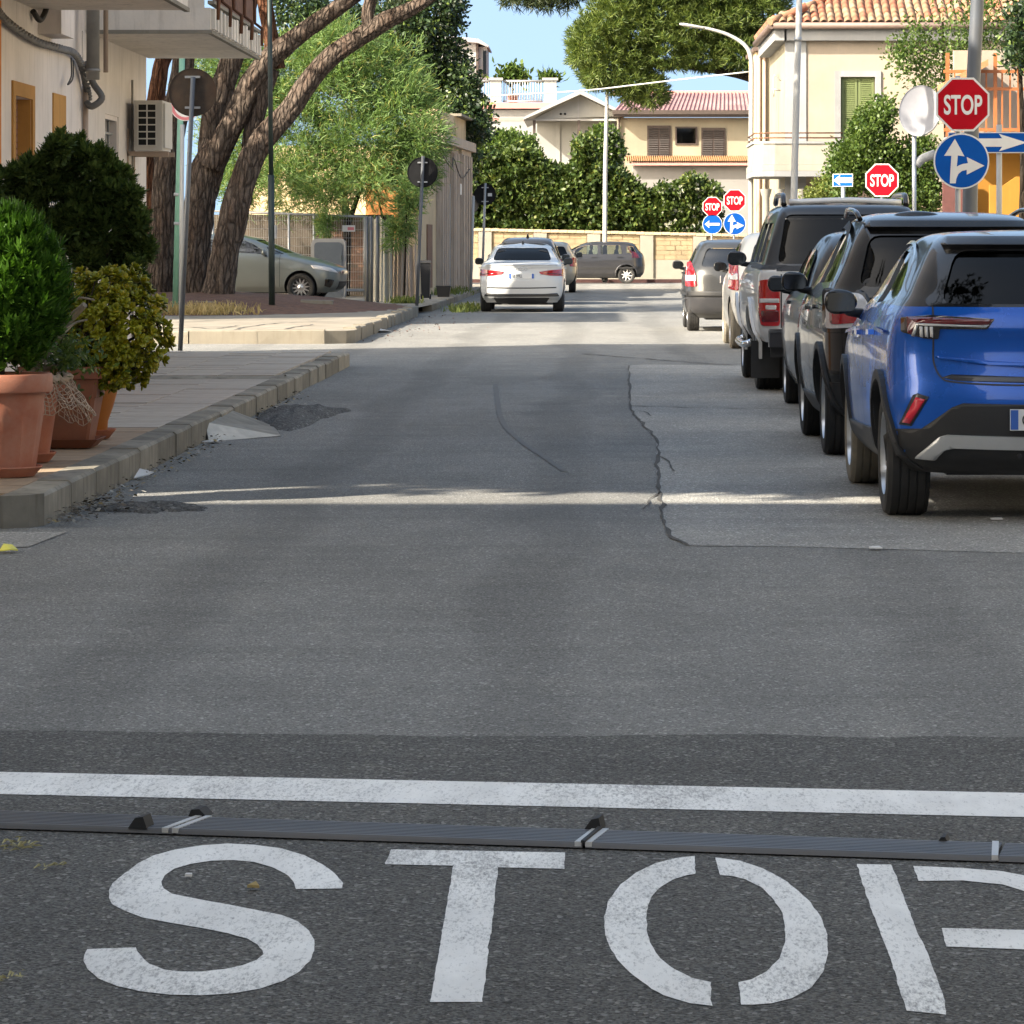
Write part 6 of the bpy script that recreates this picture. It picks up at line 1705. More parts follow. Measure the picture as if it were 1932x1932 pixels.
for (label, uc, vs_, vb, y, ar) in (('smaller of the two far stop signs, above a blue left-arrow disc', 1344, 390, 423, 112.0, ARW_L), ('larger of the two far stop signs, above a blue straight-or-right disc', 1386, 378, 422, 99.0, ARW_UR)):
    r_ = thing('traffic_sign', label, 'sign', (X(uc, y), y, .15)); pole(r_, X(uc - 1, y), y + .05, .1, Z(vs_ - 20, y), .032, M['grey_metal'])
    stop_plate(r_, (X(uc, y), y, Z(vs_, y)), .605); blue_disc(r_, (X(uc, y), y, Z(vb, y)), .62, ar)
# lamp posts
def lamp(label, pts, rad, y, zg, head, mat=M['white_metal']):
    r_ = thing('street_lamp', label, 'street lamp', (X(pts[0][0], y), y, zg))
    b = MB(); b.tube([(X(pts[0][0], y), y, zg - .1)] + [P(u, v, y) for u, v in pts[1:]], rad, 12, res=30); b.build('pole', mat, r_)
    b = MB(); b.tube([(X(pts[0][0], y), y, zg - .05), (X(pts[0][0], y), y, zg + .7)], rad[0] * 1.35, 12); b.build('base', mat, r_)
    if head:
        (u0, v0), (u1, v1) = head
        a = P(u0, v0, y); c_ = P(u1, v1, y); b = MB(); d = c_ - a
        for k in range(1): b.tube([a, a + d * .25, a + d * .8, c_], [.05, .085, .10, .05], 10, res=8)
        for i in range(len(b.v)):
            x_, y_, z_ = b.v[i]; zc = a.z + (c_.z - a.z) * ((x_ - a.x) / (d.x if abs(d.x) > 1e-6 else 1)); b.v[i] = (x_, y_ , zc + (z_ - zc) * .55)
        b.build('lamp_head', mat, r_)
    return r_
lamp('tall white street lamp with curved arm beside the cream house', [(1417, 470), (1417, 300), (1418, 160), (1417, 110), (1405, 85), (1375, 66), (1340, 55), (1312, 50)], [.085, .08, .075, .07, .06, .05, .045, .04], 108.0, .14, ((1330, 53), (1282, 45)))
lamp('white street lamp with flat head before the hedge and gable house', [(1141, 530), (1142, 330), (1145, 200), (1146, 140)], [.085, .08, .065, .05], 127.0, .12, ((1158, 135), (1138, 135)))
r_ = thing('utility_pole', 'tall slim white pole in front of the cream house corner', 'pole', (X(1497, 78), 78, .15)); b = MB(); b.tube([(X(1494, 78), 78, .1), P(1499, 330, 78), P(1508, 0, 78), P(1516, -260, 78)], [.085, .075, .065, .06], 14, res=14); b.build('pole', M['white_metal'], r_)
b = MB(); b.tube([P(1505.2, 78, 78), P(1505.5, 70, 78)], .085, 14); b.build('collar', M['grey_metal'], r_)

# overhead wires
def wire(label, pts, y, r=.02, mat=None):
    b = MB(); ys_ = y if hasattr(y, '__len__') else [y] * len(pts); b.tube([P(u, v, yy) for (u, v), yy in zip(pts, ys_)], r, 6, res=40); tag(b.build('overhead_wire', mat or M['white_wire']), label, 'wire')
M['white_wire'] = simple('pale_wire', (.60, .60, .58), .6)
wire('pale overhead wire sagging across the street before the gable house', [(700, 190), (810, 187), (960, 179), (1100, 171), (1200, 160), (1300, 148), (1418, 135)], 112.0, .024)
wire('thin grey overhead wire below the pale one near the gable', [(860, 185), (1000, 177), (1090, 172), (1160, 166)], 114.0, .007, M['cable'])

# ================================================================== things behind the pines on the left
M['bricks'] = simple('old_brick', (.13, .07, .045), .9, var=.35, scale=3, bump=.5, bscale=40)
M['bricks2'] = simple('old_brick_light', (.19, .105, .065), .9, var=.3, scale=3, bump=.5, bscale=40)
M['remnant'] = plaster('dark_wall_remnant', (.085, .07, .055), (.04, .035, .03), .5, 1.5)
M['mortar'] = plaster('dirty_mortar', (.11, .09, .068), (.08, .065, .05), .5, 1.5)
M['ruin'] = plaster('weathered_ruin_plaster', (.56, .44, .28), (.30, .18, .10), .5, .9)
M['ruin_grey'] = plaster('grey_ruin_plaster', (.46, .375, .30), (.14, .11, .085), .65, 1.0)
M['sheet'] = plaster('corrugated_sheet', (.42, .41, .36), (.16, .13, .10), .55, 1.2)
M['cabinet'] = simple('grey_cabinet', (.085, .10, .12), .5, .2, var=.08)
M['cabinet_rim'] = simple('pale_cabinet_frame', (.22, .22, .22), .5, var=.08)
M['orange_soil'] = plaster('orange_eroded_wall', (.48, .21, .075), (.25, .12, .06), .5, 2.0)
yw_ = 88.0
wl = thing('brick_wall', 'old brown brick wall behind the temporary fence', 'wall', (X(570, yw_), yw_, .14))
b = MB(); b.box((X(380, yw_), yw_, 0), (X(742, yw_), yw_ + .4, Z(405, yw_))); b.build('wall', M['mortar'], wl)
bw, bh = .25, .068
bb = MB(); bb.box((-.118, -.018, -.028), (.118, .03, .028)); bmA = bb.mesh('brick', M['bricks']); bmB = bb.mesh('brick', M['bricks2'])
cnt = 0; restb = MB()
u0, u1 = X(598, yw_), X(690, yw_)
rows = int((Z(432, yw_) - .35) / bh)
for j in range(rows):
    z = .4 + j * bh
    x = u0 + (bw / 2 if j % 2 else 0) + random.uniform(-.1, .1) * (j > 18)
    while x < u1:
        if random.random() > .05:
            if cnt < 300:
                o = link('brick', random.choice((bmA, bmA, bmB)), wl); o.matrix_basis = Matrix.Translation((x, yw_ + random.uniform(-.006, .006), z)) @ Matrix.Rotation(random.uniform(-.02, .02), 4, 'Y'); cnt += 1
            else: restb.box((x - .118, yw_ - .018, z - .028), (x + .118, yw_ + .03, z + .028))
        x += bw
if restb.v: tag(restb.build('more_bricks', M['bricks'], wl), kind='stuff')
b = MB(); b.box((X(470, yw_), yw_ - .03, 0), (X(598, yw_), yw_ + .005, Z(425, yw_))); b.build('plaster_remnant', M['remnant'], wl)
# temporary fence
yf = 86.0
fn = thing('temporary_fence', 'grey tubular temporary fence in front of the brick wall', 'fence', (X(560, yf), yf, .14))
for (ua, va, ub, vb2) in ((400, 398, 690, 409), (400, 545, 690, 548)):
    b = MB(); b.tube([P(ua, va, yf), P(ub, vb2, yf)], .028, 8); b.build('rail', M['grey_metal'], fn)
for u in (402, 545, 592, 688): b = MB(); b.tube([(X(u, yf), yf, .1), P(u, 402 if u < 600 else 408, yf)], .028, 8); b.build('post', M['grey_metal'], fn)
b = MB()
for k in range(64): 
    u = 404 + k * 4.45; b.tube([(X(u, yf), yf, .2), P(u, 402, yf)], .004, 4, caps=False)
for k in range(9): b.tube([P(402, 415 + k * 16, yf), P(688, 417 + k * 16, yf)], .004, 4, caps=False)
tag(b.build('mesh_wires', M['grey_metal'], fn), kind='stuff')
b = MB(); b.box((X(646, yf), yf - .04, Z(437, yf)), (X(670, yf), yf - .03, Z(425, yf))); s_ = b.build('notice', M['sign_white'], fn)
b = MB(); b.box((X(656, yf), yf - .044, Z(434.5, yf)), (X(668, yf), yf - .0405, Z(428.5, yf))); b.build('notice_print', M['pinkish'], s_)
# second, nearer pair of tubes
for u in (693, 701, 713):
    b = MB(); b.tube([(X(u, 79), 79, .1), P(u - 1, 408, 79)], .03, 8); tag(b.build('fence_post', M['pole_grey'], fn))
# utility cabinet
yc_ = 85.0
cbn = thing('utility_cabinet', 'grey utility cabinet with rounded pale frame behind the silver car', 'cabinet', (X(620, yc_), yc_, .14))
pf = rnd_poly([(X(587, yc_), .1), (X(652, yc_), .1), (X(652, yc_), Z(450, yc_)), (X(587, yc_), Z(450, yc_))], .16, 5)
b = MB(); b.prism(pf, lambda x, z: (x, yc_, z), lambda x, z: (x, yc_ + .35, z)); b.build('frame', M['cabinet_rim'], cbn)
pf = rnd_poly([(X(593, yc_), .15), (X(646, yc_), .15), (X(646, yc_), Z(457, yc_)), (X(593, yc_), Z(457, yc_))], .10, 5)
b = MB(); b.prism(pf, lambda x, z: (x, yc_ - .025, z), lambda x, z: (x, yc_ + .01, z)); d_ = b.build('door', M['cabinet'], cbn)
b = MB(); b.box((X(644, yc_), yc_ - .05, Z(490, yc_)), (X(645.5, yc_), yc_ - .025, Z(482, yc_))); b.build('lock', M['dark_metal'], d_)
# ruined facade along the pavement
RA, RB = Vector((-4.15, 88.0, 0)), Vector((-3.5, 102.5, 0))
rd = (RB - RA); rl = rd.length; rd.normalize(); rn = Vector((rd.y, -rd.x, 0))
ruin = thing('ruined_building', 'ruined ochre facade with pilasters overgrown by foliage', 'building', RA)
def rp(s, o, z): q = RA + rd * s + rn * o; return (q.x, q.y, z)
def rbox(b, s0, s1, o0, o1, z0, z1):
    b.add([rp(s0, o0, z0), rp(s1, o0, z0), rp(s1, o1, z0), rp(s0, o1, z0), rp(s0, o0, z1), rp(s1, o0, z1), rp(s1, o1, z1), rp(s0, o1, z1)], [(0, 3, 2, 1), (4, 5, 6, 7), (0, 1, 5, 4), (1, 2, 6, 5), (2, 3, 7, 6), (3, 0, 4, 7)])
b = MB(); rbox(b, 0, rl, -.5, 0, .1, 4.2); b.build('wall', M['ruin'], ruin)
b = MB(); b.box((X(690, 92), 92, .1), (X(792, 92), 92.3, Z(300, 92))); b.build('inner_wall', M['orange_soil'], ruin)
b = MB(); rbox(b, rl, rl + .02, -6.5, -.02, .1, 4.2); b.build('end_wall', M['ruin'], ruin)
for (s0, s1, o) in ((5.0, 7.2, .12), (8.3, 10.4, .14), (11.0, 14.4, .18)):
    b = MB(); rbox(b, s0, s1, .004, o, .1, 4.0); p_ = b.build('pilaster', M['ruin_grey'], ruin)
    k = 4
    for i in range(k):
        a0 = s0 + (s1 - s0) * (i + .15) / k; a1 = s0 + (s1 - s0) * (i + .62) / k
        b = MB(); rbox(b, a0, a1, o + .002, o + .06, .1, 3.85); b.build('pilaster_rib', M['ruin_grey'], p_)
b = MB(); rbox(b, 4.6, rl + .15, -.3, .30, 4.0, 4.25); b.build('cornice', M['ruin_grey'], ruin)
b = MB(); rbox(b, 5, rl, -.5, .02, 4.25, 4.9); b.build('parapet', M['ruin'], ruin)
b = MB(); rbox(b, 10.5, rl + .3, -1.2, .22, 4.9, 4.97); b.build('roof_slab', M['concrete_pale'], ruin)
b = MB(); rbox(b, 2.2, 3.6, .003, .03, .3, 1.9); b.build('exposed_brick', M['bricks2'], ruin)
b = MB(); rbox(b, 10.45, 10.9, .15, .19, 2.75, 3.05); b.build('wall_sign', M['sign_white'], ruin)
b = MB(); b.tube([rp(4, .05, 4.0), rp(6, .3, 3.4), rp(8, .2, 3.7), rp(10, .25, 3.2), rp(13, .25, 3.5)], .015, 5, res=24); b.build('loose_cable', M['cable_dark'], ruin)
b = MB(); rbox(b, 7.6, 7.66, .1, .16, .1, 3.0); b.build('conduit', M['grey_metal'], ruin)
# corrugated sheet fence
ysf = 79.6
sf = thing('sheet_fence', 'row of weathered upright corrugated sheets beside the fence', 'fence', (X(720, ysf), ysf, .14))
def csheet(u0_, u1_, vt, y, lean, mat):
    b = MB(); n = 36; x0, x1 = X(u0_, y), X(u1_, y); zt = Z(vt, y)
    vs_ = []
    for zz, ln in ((.08, 0), (zt, lean)):
        for i in range(n + 1):
            t = i / n; vs_.append((x0 + (x1 - x0) * t + ln, y + .025 * math.sin(t * math.pi * 2 * max(2, round((x1 - x0) / .15))), zz + (.04 * math.sin(t * 9 + u0_) if zz > 1 else 0)))
    b.add(vs_, [(i, i + 1, n + 2 + i, n + 1 + i) for i in range(n)], 0, True); b.build('sheet', mat, sf, recalc=False)
for (a, c_, vt, y, ln, m_) in ((688, 703, 412, 79.9, .0, M['sheet']), (700, 722, 410, 79.6, .02, M['sheet']), (718, 740, 415, 79.8, -.01, M['sheet']), (738, 752, 452, 80.1, .02, M['ruin_grey']), (750, 768, 440, 79.9, .03, M['ruin_grey']), (766, 788, 462, 80.2, -.03, M['ruin_grey'])): csheet(a, c_, vt, y, ln, m_)
# black bin and bucket
M['bin'] = simple('black_bin', (.010, .010, .012), .5, var=.2)
yb = 82.5
bn = thing('rubbish_bin', 'tall black wheeled bin against the ruined wall', 'bin', (X(803, yb), yb, .14))
b = MB()
def tap(w0, d0, w1, d1, z0, z1, x, y): 
    b.add([(x - w0, y - d0, z0), (x + w0, y - d0, z0), (x + w0, y + d0, z0), (x - w0, y + d0, z0), (x - w1, y - d1, z1), (x + w1, y - d1, z1), (x + w1, y + d1, z1), (x - w1, y + d1, z1)], [(0, 3, 2, 1), (4, 5, 6, 7), (0, 1, 5, 4), (1, 2, 6, 5), (2, 3, 7, 6), (3, 0, 4, 7)])
tap(.09, .12, .12, .15, .18, .98, X(803, yb), yb); b.build('body', M['bin'], bn)
b = MB(); tap(.13, .17, .12, .15, .985, 1.04, X(803, yb), yb); b.build('lid', M['bin'], bn)
for sg in (-1, 1): b = MB(); b.lathe([(.001, -.02), (.06, -.02), (.06, .02), (.001, .02)], (X(803, yb) + sg * .10, yb + .1, .21), 14, axis='X'); b.build('wheel', M['rubber'], bn)
yk = 86.5
bk = thing('crate', 'low black plastic tub on the pavement by the pilasters', 'tub', (X(836, yk), yk, .14)); b = MB(); tap(.14, .12, .17, .15, .145, .40, X(837, yk), yk); b.build('tub', M['bin'], bk); b = MB(); tap(.18, .16, .18, .16, .385, .41, X(837, yk), yk); b.build('rim', M['bin'], bk)

# acacia-like tree, dark evergreen behind
ya = 87.3
ac_t = thing('acacia_tree', 'feathery light green acacia hanging over the fence and ruin', 'tree', (X(640, ya), ya, .14))
bl_ = []
for (u, v_, ru, rv, dy) in ((560, 250, 75, 90, 0), (640, 180, 90, 90, 0), (720, 150, 80, 75, .5), (650, 90, 70, 60, .5), (760, 220, 80, 75, 0), (690, 280, 90, 75, -.5), (600, 320, 80, 70, -.5), (540, 350, 50, 50, -.5), (800, 270, 45, 55, -.5), (620, 370, 55, 35, -1), (760, 180, 60, 50, .4), (500, 200, 50, 70, .5), (470, 290, 50, 70, .5), (590, 100, 50, 60, .5), (700, 345, 60, 40, -.8), (520, 130, 60, 70, 1.0), (480, 160, 50, 60, 1.0), (425, 190, 40, 60, 1), (405, 270, 35, 60, 1), (435, 110, 40, 50, 1), (450, 350, 40, 45, 1), (380, 150, 40, 60, 1.2), (800, 330, 22, 30, -.3), (735, 310, 45, 50, -.4)):
    y = ya + dy; s = FPX / y; bl_.append((X(u, y), y, Z(v_, y), ru / s, .9, rv / s))
p, d = blob_points(bl_, 5200, .3)
per = 11
pos = np.repeat(p, per, 0) + RNG.normal(size=(len(p) * per, 3)) * .10
base = d + np.array([.15, -.35, .15]) + RNG.normal(size=d.shape) * .35
dd = np.repeat(base, per, 0) + RNG.normal(size=pos.shape) * .55
v, q = leaves(pos, dd, .24 * RNG.uniform(.6, 1.3, len(pos)), .0105, bend=.22, taper=.4); tag(np_mesh('crown', v, q, M['acacia_leaf'], ac_t), kind='stuff')
for pts, r0 in (([(650, 575), (655, 430), (640, 330), (600, 230), (580, 150)], .12), ([(655, 430), (690, 330), (730, 250), (750, 170)], .07), ([(640, 330), (660, 220), (670, 110)], .06), ([(720, 470), (725, 430), (715, 380)], .07)):
    b = MB(); L = len(pts); b.tube([P(u, v_, ya) for u, v_ in pts], [r0 * (1 - .75 * i / (L - 1)) for i in range(L)], 8, res=16); b.build('trunk' if r0 > .1 else 'branch', M['bark_dark'], ac_t)
# hanging spray over the fence and by the sign pole
sh = thing('acacia_shoot', 'drooping acacia spray in front of the weathered sheets and pole', 'shrub', (X(770, 79.2), 79.2, .14))
bl_ = [(X(u, 79.2), 79.2, Z(v_, 79.2), r_ / 86, .3, r2 / 86) for u, v_, r_, r2 in ((765, 400, 26, 45), (750, 440, 22, 30), (775, 360, 24, 30))]
p, d = blob_points(bl_, 260, .2); pos = np.repeat(p, 10, 0) + RNG.normal(size=(2600, 3)) * .06; dd = np.repeat(d + np.array([0, -.3, .2]), 10, 0) + RNG.normal(size=(2600, 3)) * .6
v, q = leaves(pos, dd, .20 * RNG.uniform(.6, 1.2, 2600), .010, bend=.2, taper=.4); tag(np_mesh('foliage', v, q, M['acacia_leaf'], sh), kind='stuff')
b = MB(); b.tube([(X(762, 79.2), 79.2, .12), P(765, 470, 79.2), P(768, 370, 79.2)], [.03, .02, .01], 6, res=8); b.build('stem', M['bark_dark'], sh)
sh = thing('acacia_shoot', 'small acacia spray hanging over the tube fence above the cabinet', 'shrub', (X(612, 85.6), 85.6, 2.2))
bl_ = [(X(612, 85.6), 85.6, Z(428, 85.6), .22, .15, .22), (X(620, 85.6), 85.6, Z(408, 85.6), .25, .15, .12)]
p, d = blob_points(bl_, 60, .1); pos = np.repeat(p, 10, 0) + RNG.normal(size=(600, 3)) * .05; dd = np.repeat(d + np.array([0, -.3, -.4]), 10, 0) + RNG.normal(size=(600, 3)) * .6
v, q = leaves(pos, dd, .2 * RNG.uniform(.6, 1.2, 600), .010, bend=.2, taper=.4); tag(np_mesh('foliage', v, q, M['acacia_leaf'], sh), kind='stuff')
yd_ = 104.0
dk = thing('evergreen_tree', 'tall dark glossy evergreen rising behind the acacia', 'tree', (X(850, yd_) - .6, yd_, 0))
bl_ = []
for (u, v_, ru, rv) in ((800, 30, 60, 60), (760, 60, 60, 60), (840, 110, 40, 70), (860, 180, 45, 70), (880, 250, 40, 60), (900, 230, 30, 40), (820, 190, 40, 70), (700, 60, 60, 60), (600, 60, 50, 60), (560, 20, 50, 60), (850, 10, 25, 50), (840, 290, 50, 60), (650, 120, 60, 60), (880, 165, 25, 20), (780, 130, 60, 60)):
    s = FPX / yd_; bl_.append((X(u, yd_), yd_ + random.uniform(-.6, .6), Z(v_, yd_), ru / s, 1.0, rv / s))
p, d = blob_points(bl_, 5000, .4); pos = np.repeat(p, 7, 0) + RNG.normal(size=(len(p) * 7, 3)) * .10; dd = np.repeat(d, 7, 0) + RNG.normal(size=pos.shape) * .8
v, q = leaves(pos, dd, .13 * RNG.uniform(.6, 1.2, len(pos)), .042, bend=.12, taper=.4); tag(np_mesh('crown', v, q, M['oak_leaf'], dk), kind='stuff')
b = MB(); b.tube([(X(850, yd_) - .6, yd_, 0), P(845, 300, yd_), P(820, 150, yd_), P(800, 40, yd_)], [.22, .18, .12, .05], 10, res=14); b.build('trunk', M['bark_dark'], dk)
M['mortar_pale'] = plaster('pale_mortar', (.36, .28, .18), (.2, .15, .1), .3, 1.0)
M['brown_wood2'] = simple('grey_brown_slats', (.034, .028, .025), .7, var=.2)
M['h_grey2'] = plaster('grey_render', (.26, .25, .235), (.25, .22, .2), .3, .6)
# ================================================================== far garden wall and hedge
M['tuff'] = simple('yellow_tuff', (.275, .215, .13), .9, var=.2, scale=2, bump=.5, bscale=20, dirt=(.3, .2, .1), dirtamt=.3)
M['pier'] = plaster('pale_pier_plaster', (.28, .26, .22), (.3, .25, .18), .35, .8)
M['coping'] = simple('brick_coping', (.42, .31, .20), .9, var=.25, scale=4, bump=.5)
YW = 130.6
gw = thing('garden_wall', 'long low garden wall with yellow stone panels and pale piers', 'wall', (0, YW, .12))
def wtop(x): return 2.0 - .022 * (x + 4.4)
xs_p = [X(u, YW) for u in (815, 915, 1019, 1120, 1220, 1320, 1420, 1520, 1620)]
b = MB(); b.box((X(700, YW), YW, .1), (X(1700, YW), YW + .3, .80)); b.build('plinth', M['pier'], gw)
for k, x in enumerate(xs_p):
    b = MB(); b.box((x - .24, YW - .07, .1), (x + .24, YW + .32, wtop(x) - .14)); b.build('pier', M['pier'], gw)
    if k < len(xs_p) - 1:
        x0, x1 = x + .24, xs_p[k + 1] - .24
        zt = wtop((x0 + x1) / 2) - .15; nr = 5
        b = MB(); b.box((x0, YW + .03, .8), (x1, YW + .28, zt)); pn = b.build('panel', M['mortar_pale'] if 'mortar_pale' in M else M['pier'], gw)
        for j in range(nr):
            z0 = .81 + (zt - .82) * j / nr; z1 = .81 + (zt - .82) * (j + 1) / nr - .012
            xx = x0 + .005
            cuts_ = sorted([x0 + .005] + [x0 + (x1 - x0) * (i + (.5 if j % 2 else 0) + random.uniform(-.06, .06)) / 3.5 for i in range(1, 4)] + [x1 - .005])
            for a, c_ in zip(cuts_[:-1], cuts_[1:]):
                if c_ - a < .08: continue
                b = MB(); b.box((a, YW + random.uniform(-.012, .012), z0), (c_ - .014, YW + .04, z1)); b.build('stone_block', M['tuff'], pn)
n = 62; xa, xb = X(700, YW), X(1700, YW)
cm = MB(); cm.box((0, -.10, 0), ((xb - xa) / n - .012, .38, .10)); cmesh = cm.mesh('coping_stone', M['coping'])
for k in range(n):
    x = xa + (xb - xa) * k / n; o = link('coping_stone', cmesh, gw); o.matrix_basis = Matrix.Translation((x, YW, wtop(x) - .14 + random.uniform(-.006, .006)))
# hedge: separate big shrubs behind the wall
def shrub(name, label, blobs, n, per, L, W, mat, y, jit=.10, flowers=None, group=None, stemu=None, cat='shrub'):
    x0 = sum(b_[0] for b_ in blobs) / len(blobs)
    r_ = thing(name, label, cat, (x0, y, 0), group=group)
    p, d = blob_points(blobs, n, .45)
    pos = np.repeat(p, per, 0) + RNG.normal(size=(len(p) * per, 3)) * jit
    dd = np.repeat(d, per, 0) * .6 + RNG.normal(size=pos.shape) * .7 + np.array([0, -.25, .25])
    v, q = leaves(pos, dd, L * RNG.uniform(.6, 1.25, len(pos)), W, bend=.14, taper=.35); tag(np_mesh('foliage', v, q, mat, r_), kind='stuff')
    if flowers:
        p, d = blob_points(blobs, flowers, .9); p = p[p[:, 1] < y + .2]
        v, q = leaves(np.repeat(p, 4, 0), RNG.normal(size=(len(p) * 4, 3)) + np.array([0, -.6, .3]), .12, .06); tag(np_mesh('blossom', v, q, M['flower'], r_), kind='stuff')
    b = MB(); zt = max(b_[2] for b_ in blobs)
    b.tube([(x0, y + .2, 0), (x0 + .1, y + .2, zt * .5), (x0, y + .2, zt)], [.09, .06, .03], 8, res=8); b.build('stem', M['bark_dark'], r_)
    return r_
YH = 132.2; s = FPX / YH
def bl(L, y=YH, dep=.8):
    s_ = FPX / y; k = .74 if y == YH else 1.0; dv = 14 if y == YH else 0
    return [(X(u, y), y + random.uniform(-.15, .15), Z(v_ + (dv if v_ < 420 else 0), y), ru * (k if v_ < 420 else 1) / s_, dep, rv * (k if v_ < 420 else 1) / s_) for u, v_, ru, rv in L]
HG = 'hedge behind the garden wall'
shrub('hedge_shrub', 'leftmost rounded hedge shrub above the wall by the sign backs', bl([(895, 320, 26, 34), (885, 365, 28, 42), (925, 345, 30, 45), (905, 405, 36, 30), (922, 285, 14, 18), (890, 285, 12, 16), (906, 272, 9, 14), (935, 300, 12, 20), (880, 300, 10, 14), (900, 432, 45, 14), (950, 365, 30, 50), (940, 330, 20, 30)]), 2600, 6, .17, .06, M['hedge_leaf'], YH, group=HG)
shrub('hedge_shrub', 'tallest dense hedge shrub left of the white lamp', bl([(980, 320, 34, 34), (1010, 355, 42, 46), (965, 370, 36, 44), (1035, 395, 40, 36), (960, 285, 14, 18), (985, 278, 12, 18), (1010, 290, 14, 18), (1045, 325, 24, 30), (970, 268, 8, 12), (1030, 305, 12, 14), (990, 432, 60, 14), (1062, 375, 30, 50), (1060, 345, 18, 25)]), 3300, 6, .17, .06, M['hedge_leaf'], YH, group=HG)
shrub('hedge_shrub', 'hedge shrub in front of the white gable house', bl([(1085, 320, 24, 34), (1105, 350, 34, 42), (1085, 395, 40, 36), (1100, 280, 18, 24), (1110, 256, 10, 16), (1128, 310, 16, 30), (1092, 262, 8, 12), (1095, 432, 50, 14), (1145, 385, 30, 45), (1150, 350, 20, 25)]), 2700, 6, .17, .06, M['hedge_leaf'], YH, group=HG)
shrub('hedge_shrub', 'low hedge shrub just right of the white lamp', bl([(1175, 370, 28, 40), (1195, 400, 38, 30), (1165, 325, 14, 28), (1215, 380, 28, 32), (1185, 335, 12, 16), (1205, 350, 14, 14), (1190, 434, 50, 14), (1238, 390, 26, 42)]), 2400, 6, .17, .06, M['hedge_leaf'], YH, group=HG)
shrub('hedge_shrub', 'white-flowered hedge shrub before the yellow house', bl([(1262, 385, 32, 34), (1305, 375, 34, 40), (1285, 412, 50, 22), (1338, 388, 24, 38), (1250, 350, 12, 14), (1285, 345, 14, 16), (1320, 338, 16, 18), (1345, 350, 14, 16), (1300, 330, 10, 12), (1300, 436, 65, 14)]), 3200, 6, .15, .055, M['hedge_leaf'], YH, flowers=520, group=HG)
shrub('hedge_shrub', 'pale blossoming shrub beside the gable house wall', bl([(1150, 285, 24, 32), (1140, 262, 16, 22)], 135, .5), 700, 6, .13, .045, M['bush_leaf'], 135, flowers=150)
shrub('garden_tree', 'grey-green loose tree between terrace house and gable house', bl([(955, 268, 26, 20), (990, 278, 22, 18), (930, 280, 22, 18)], 139, .9), 1100, 6, .13, .045, M['bush_leaf'], 139, cat='tree')

# ================================================================== houses at the end of the street
M['h_white'] = plaster('white_render', (.30, .30, .29), (.4, .37, .33), .2, .6)
M['h_cream'] = plaster('cream_render', (.30, .27, .20), (.36, .28, .18), .25, .6)
M['h_grey'] = plaster('grey_soffit', (.30, .30, .30), (.2, .2, .2), .2, .6)
M['brown_wood'] = simple('dark_brown_wood', (.05, .035, .028), .6, var=.2)
M['pink_roof'] = simple('pink_roof_sheet', (.27, .145, .14), .7, var=.15, scale=2, dirt=(.55, .4, .36), dirtamt=.4)
M['pink_trim'] = simple('pink_trim', (.50, .23, .20), .8, var=.1)
M['orange_tile'] = simple('orange_tile', (.33, .165, .07), .8, var=.2, scale=5)
# terrace house
yt = 168.0
th = thing('house', 'white terrace house with balustrade and roof-top room behind the trees', 'house', (X(960, yt), yt, 0))
b = MB(); b.box((X(770, yt), yt, 0), (X(1052, yt), yt + 9, Z(207, yt))); b.build('wall', M['h_white'], th)
b = MB(); b.box((X(765, yt), yt - .3, Z(205, yt)), (X(1056, yt), yt + 9, Z(194, yt))); b.build('terrace_slab', M['pink_trim'], th)
b = MB(); b.box((X(770, yt), yt - .02, Z(228, yt)), (X(1052, yt), yt + .02, Z(222, yt))); b.build('string_course', M['pink_trim'], th)
for u0_, u1_ in ((922, 949), (1023, 1053)):
    b = MB(); b.box((X(u0_ + 3, yt), yt - .2, Z(194, yt)), (X(u1_ - 3, yt), yt + .3, Z(152, yt))); p_ = b.build('pier', M['h_white'], th)
    b = MB(); b.box((X(u0_, yt), yt - .28, Z(152, yt)), (X(u1_, yt), yt + .38, Z(147, yt))); b.build('pier_cap', M['h_white'], p_)
for (ua, ub) in ((880, 925), (949, 1024)):
    b = MB(); b.tube([P(ua, 153, yt), P(ub, 153, yt)], .05, 8); b.build('railing_top', M['white_metal'], th)
    b = MB(); b.tube([P(ua, 191, yt), P(ub, 191, yt)], .04, 8); b.build('railing_bottom', M['white_metal'], th)
    k = ua + 2
    while k < ub:
        b = MB(); b.tube([P(k, 191, yt), P(k, 153, yt)], .022, 6); b.build('baluster', M['white_metal'], th); k += 5
yr = yt + 3
b = MB(); b.box((X(800, yr), yr, Z(194, yr)), (X(902, yr), yr + 5, Z(74, yr))); rt = b.build('rooftop_room', M['h_white'], th)
b = MB(); b.prism([(X(790, yr), Z(62, yr)), (X(903, yr), Z(74, yr)), (X(922, yr), Z(86, yr)), (X(922, yr), Z(90, yr)), (X(903, yr), Z(82, yr)), (X(790, yr), Z(70, yr))], lambda x, z: (x, yr - .4, z), lambda x, z: (x, yr + 5.3, z)); b.build('roof', M['h_grey'], th)
b = MB(); b.box((X(898, yr), yr - .03, Z(150, yr)), (X(902.5, yr), yr + .001, Z(82, yr))); b.build('corner_pipe', M['brown_wood'], rt)
b = MB(); b.box((X(902.6, yr), yr + .2, Z(150, yr)), (X(918, yr), yr + 4, Z(88, yr))); b.build('side_bay', M['h_white'], th)
b = MB(); b.box((X(911, yr), yr + .15, Z(140, yr)), (X(917, yr), yr + .21, Z(95, yr))); b.build('window_pane', M['glass_dark'], th)
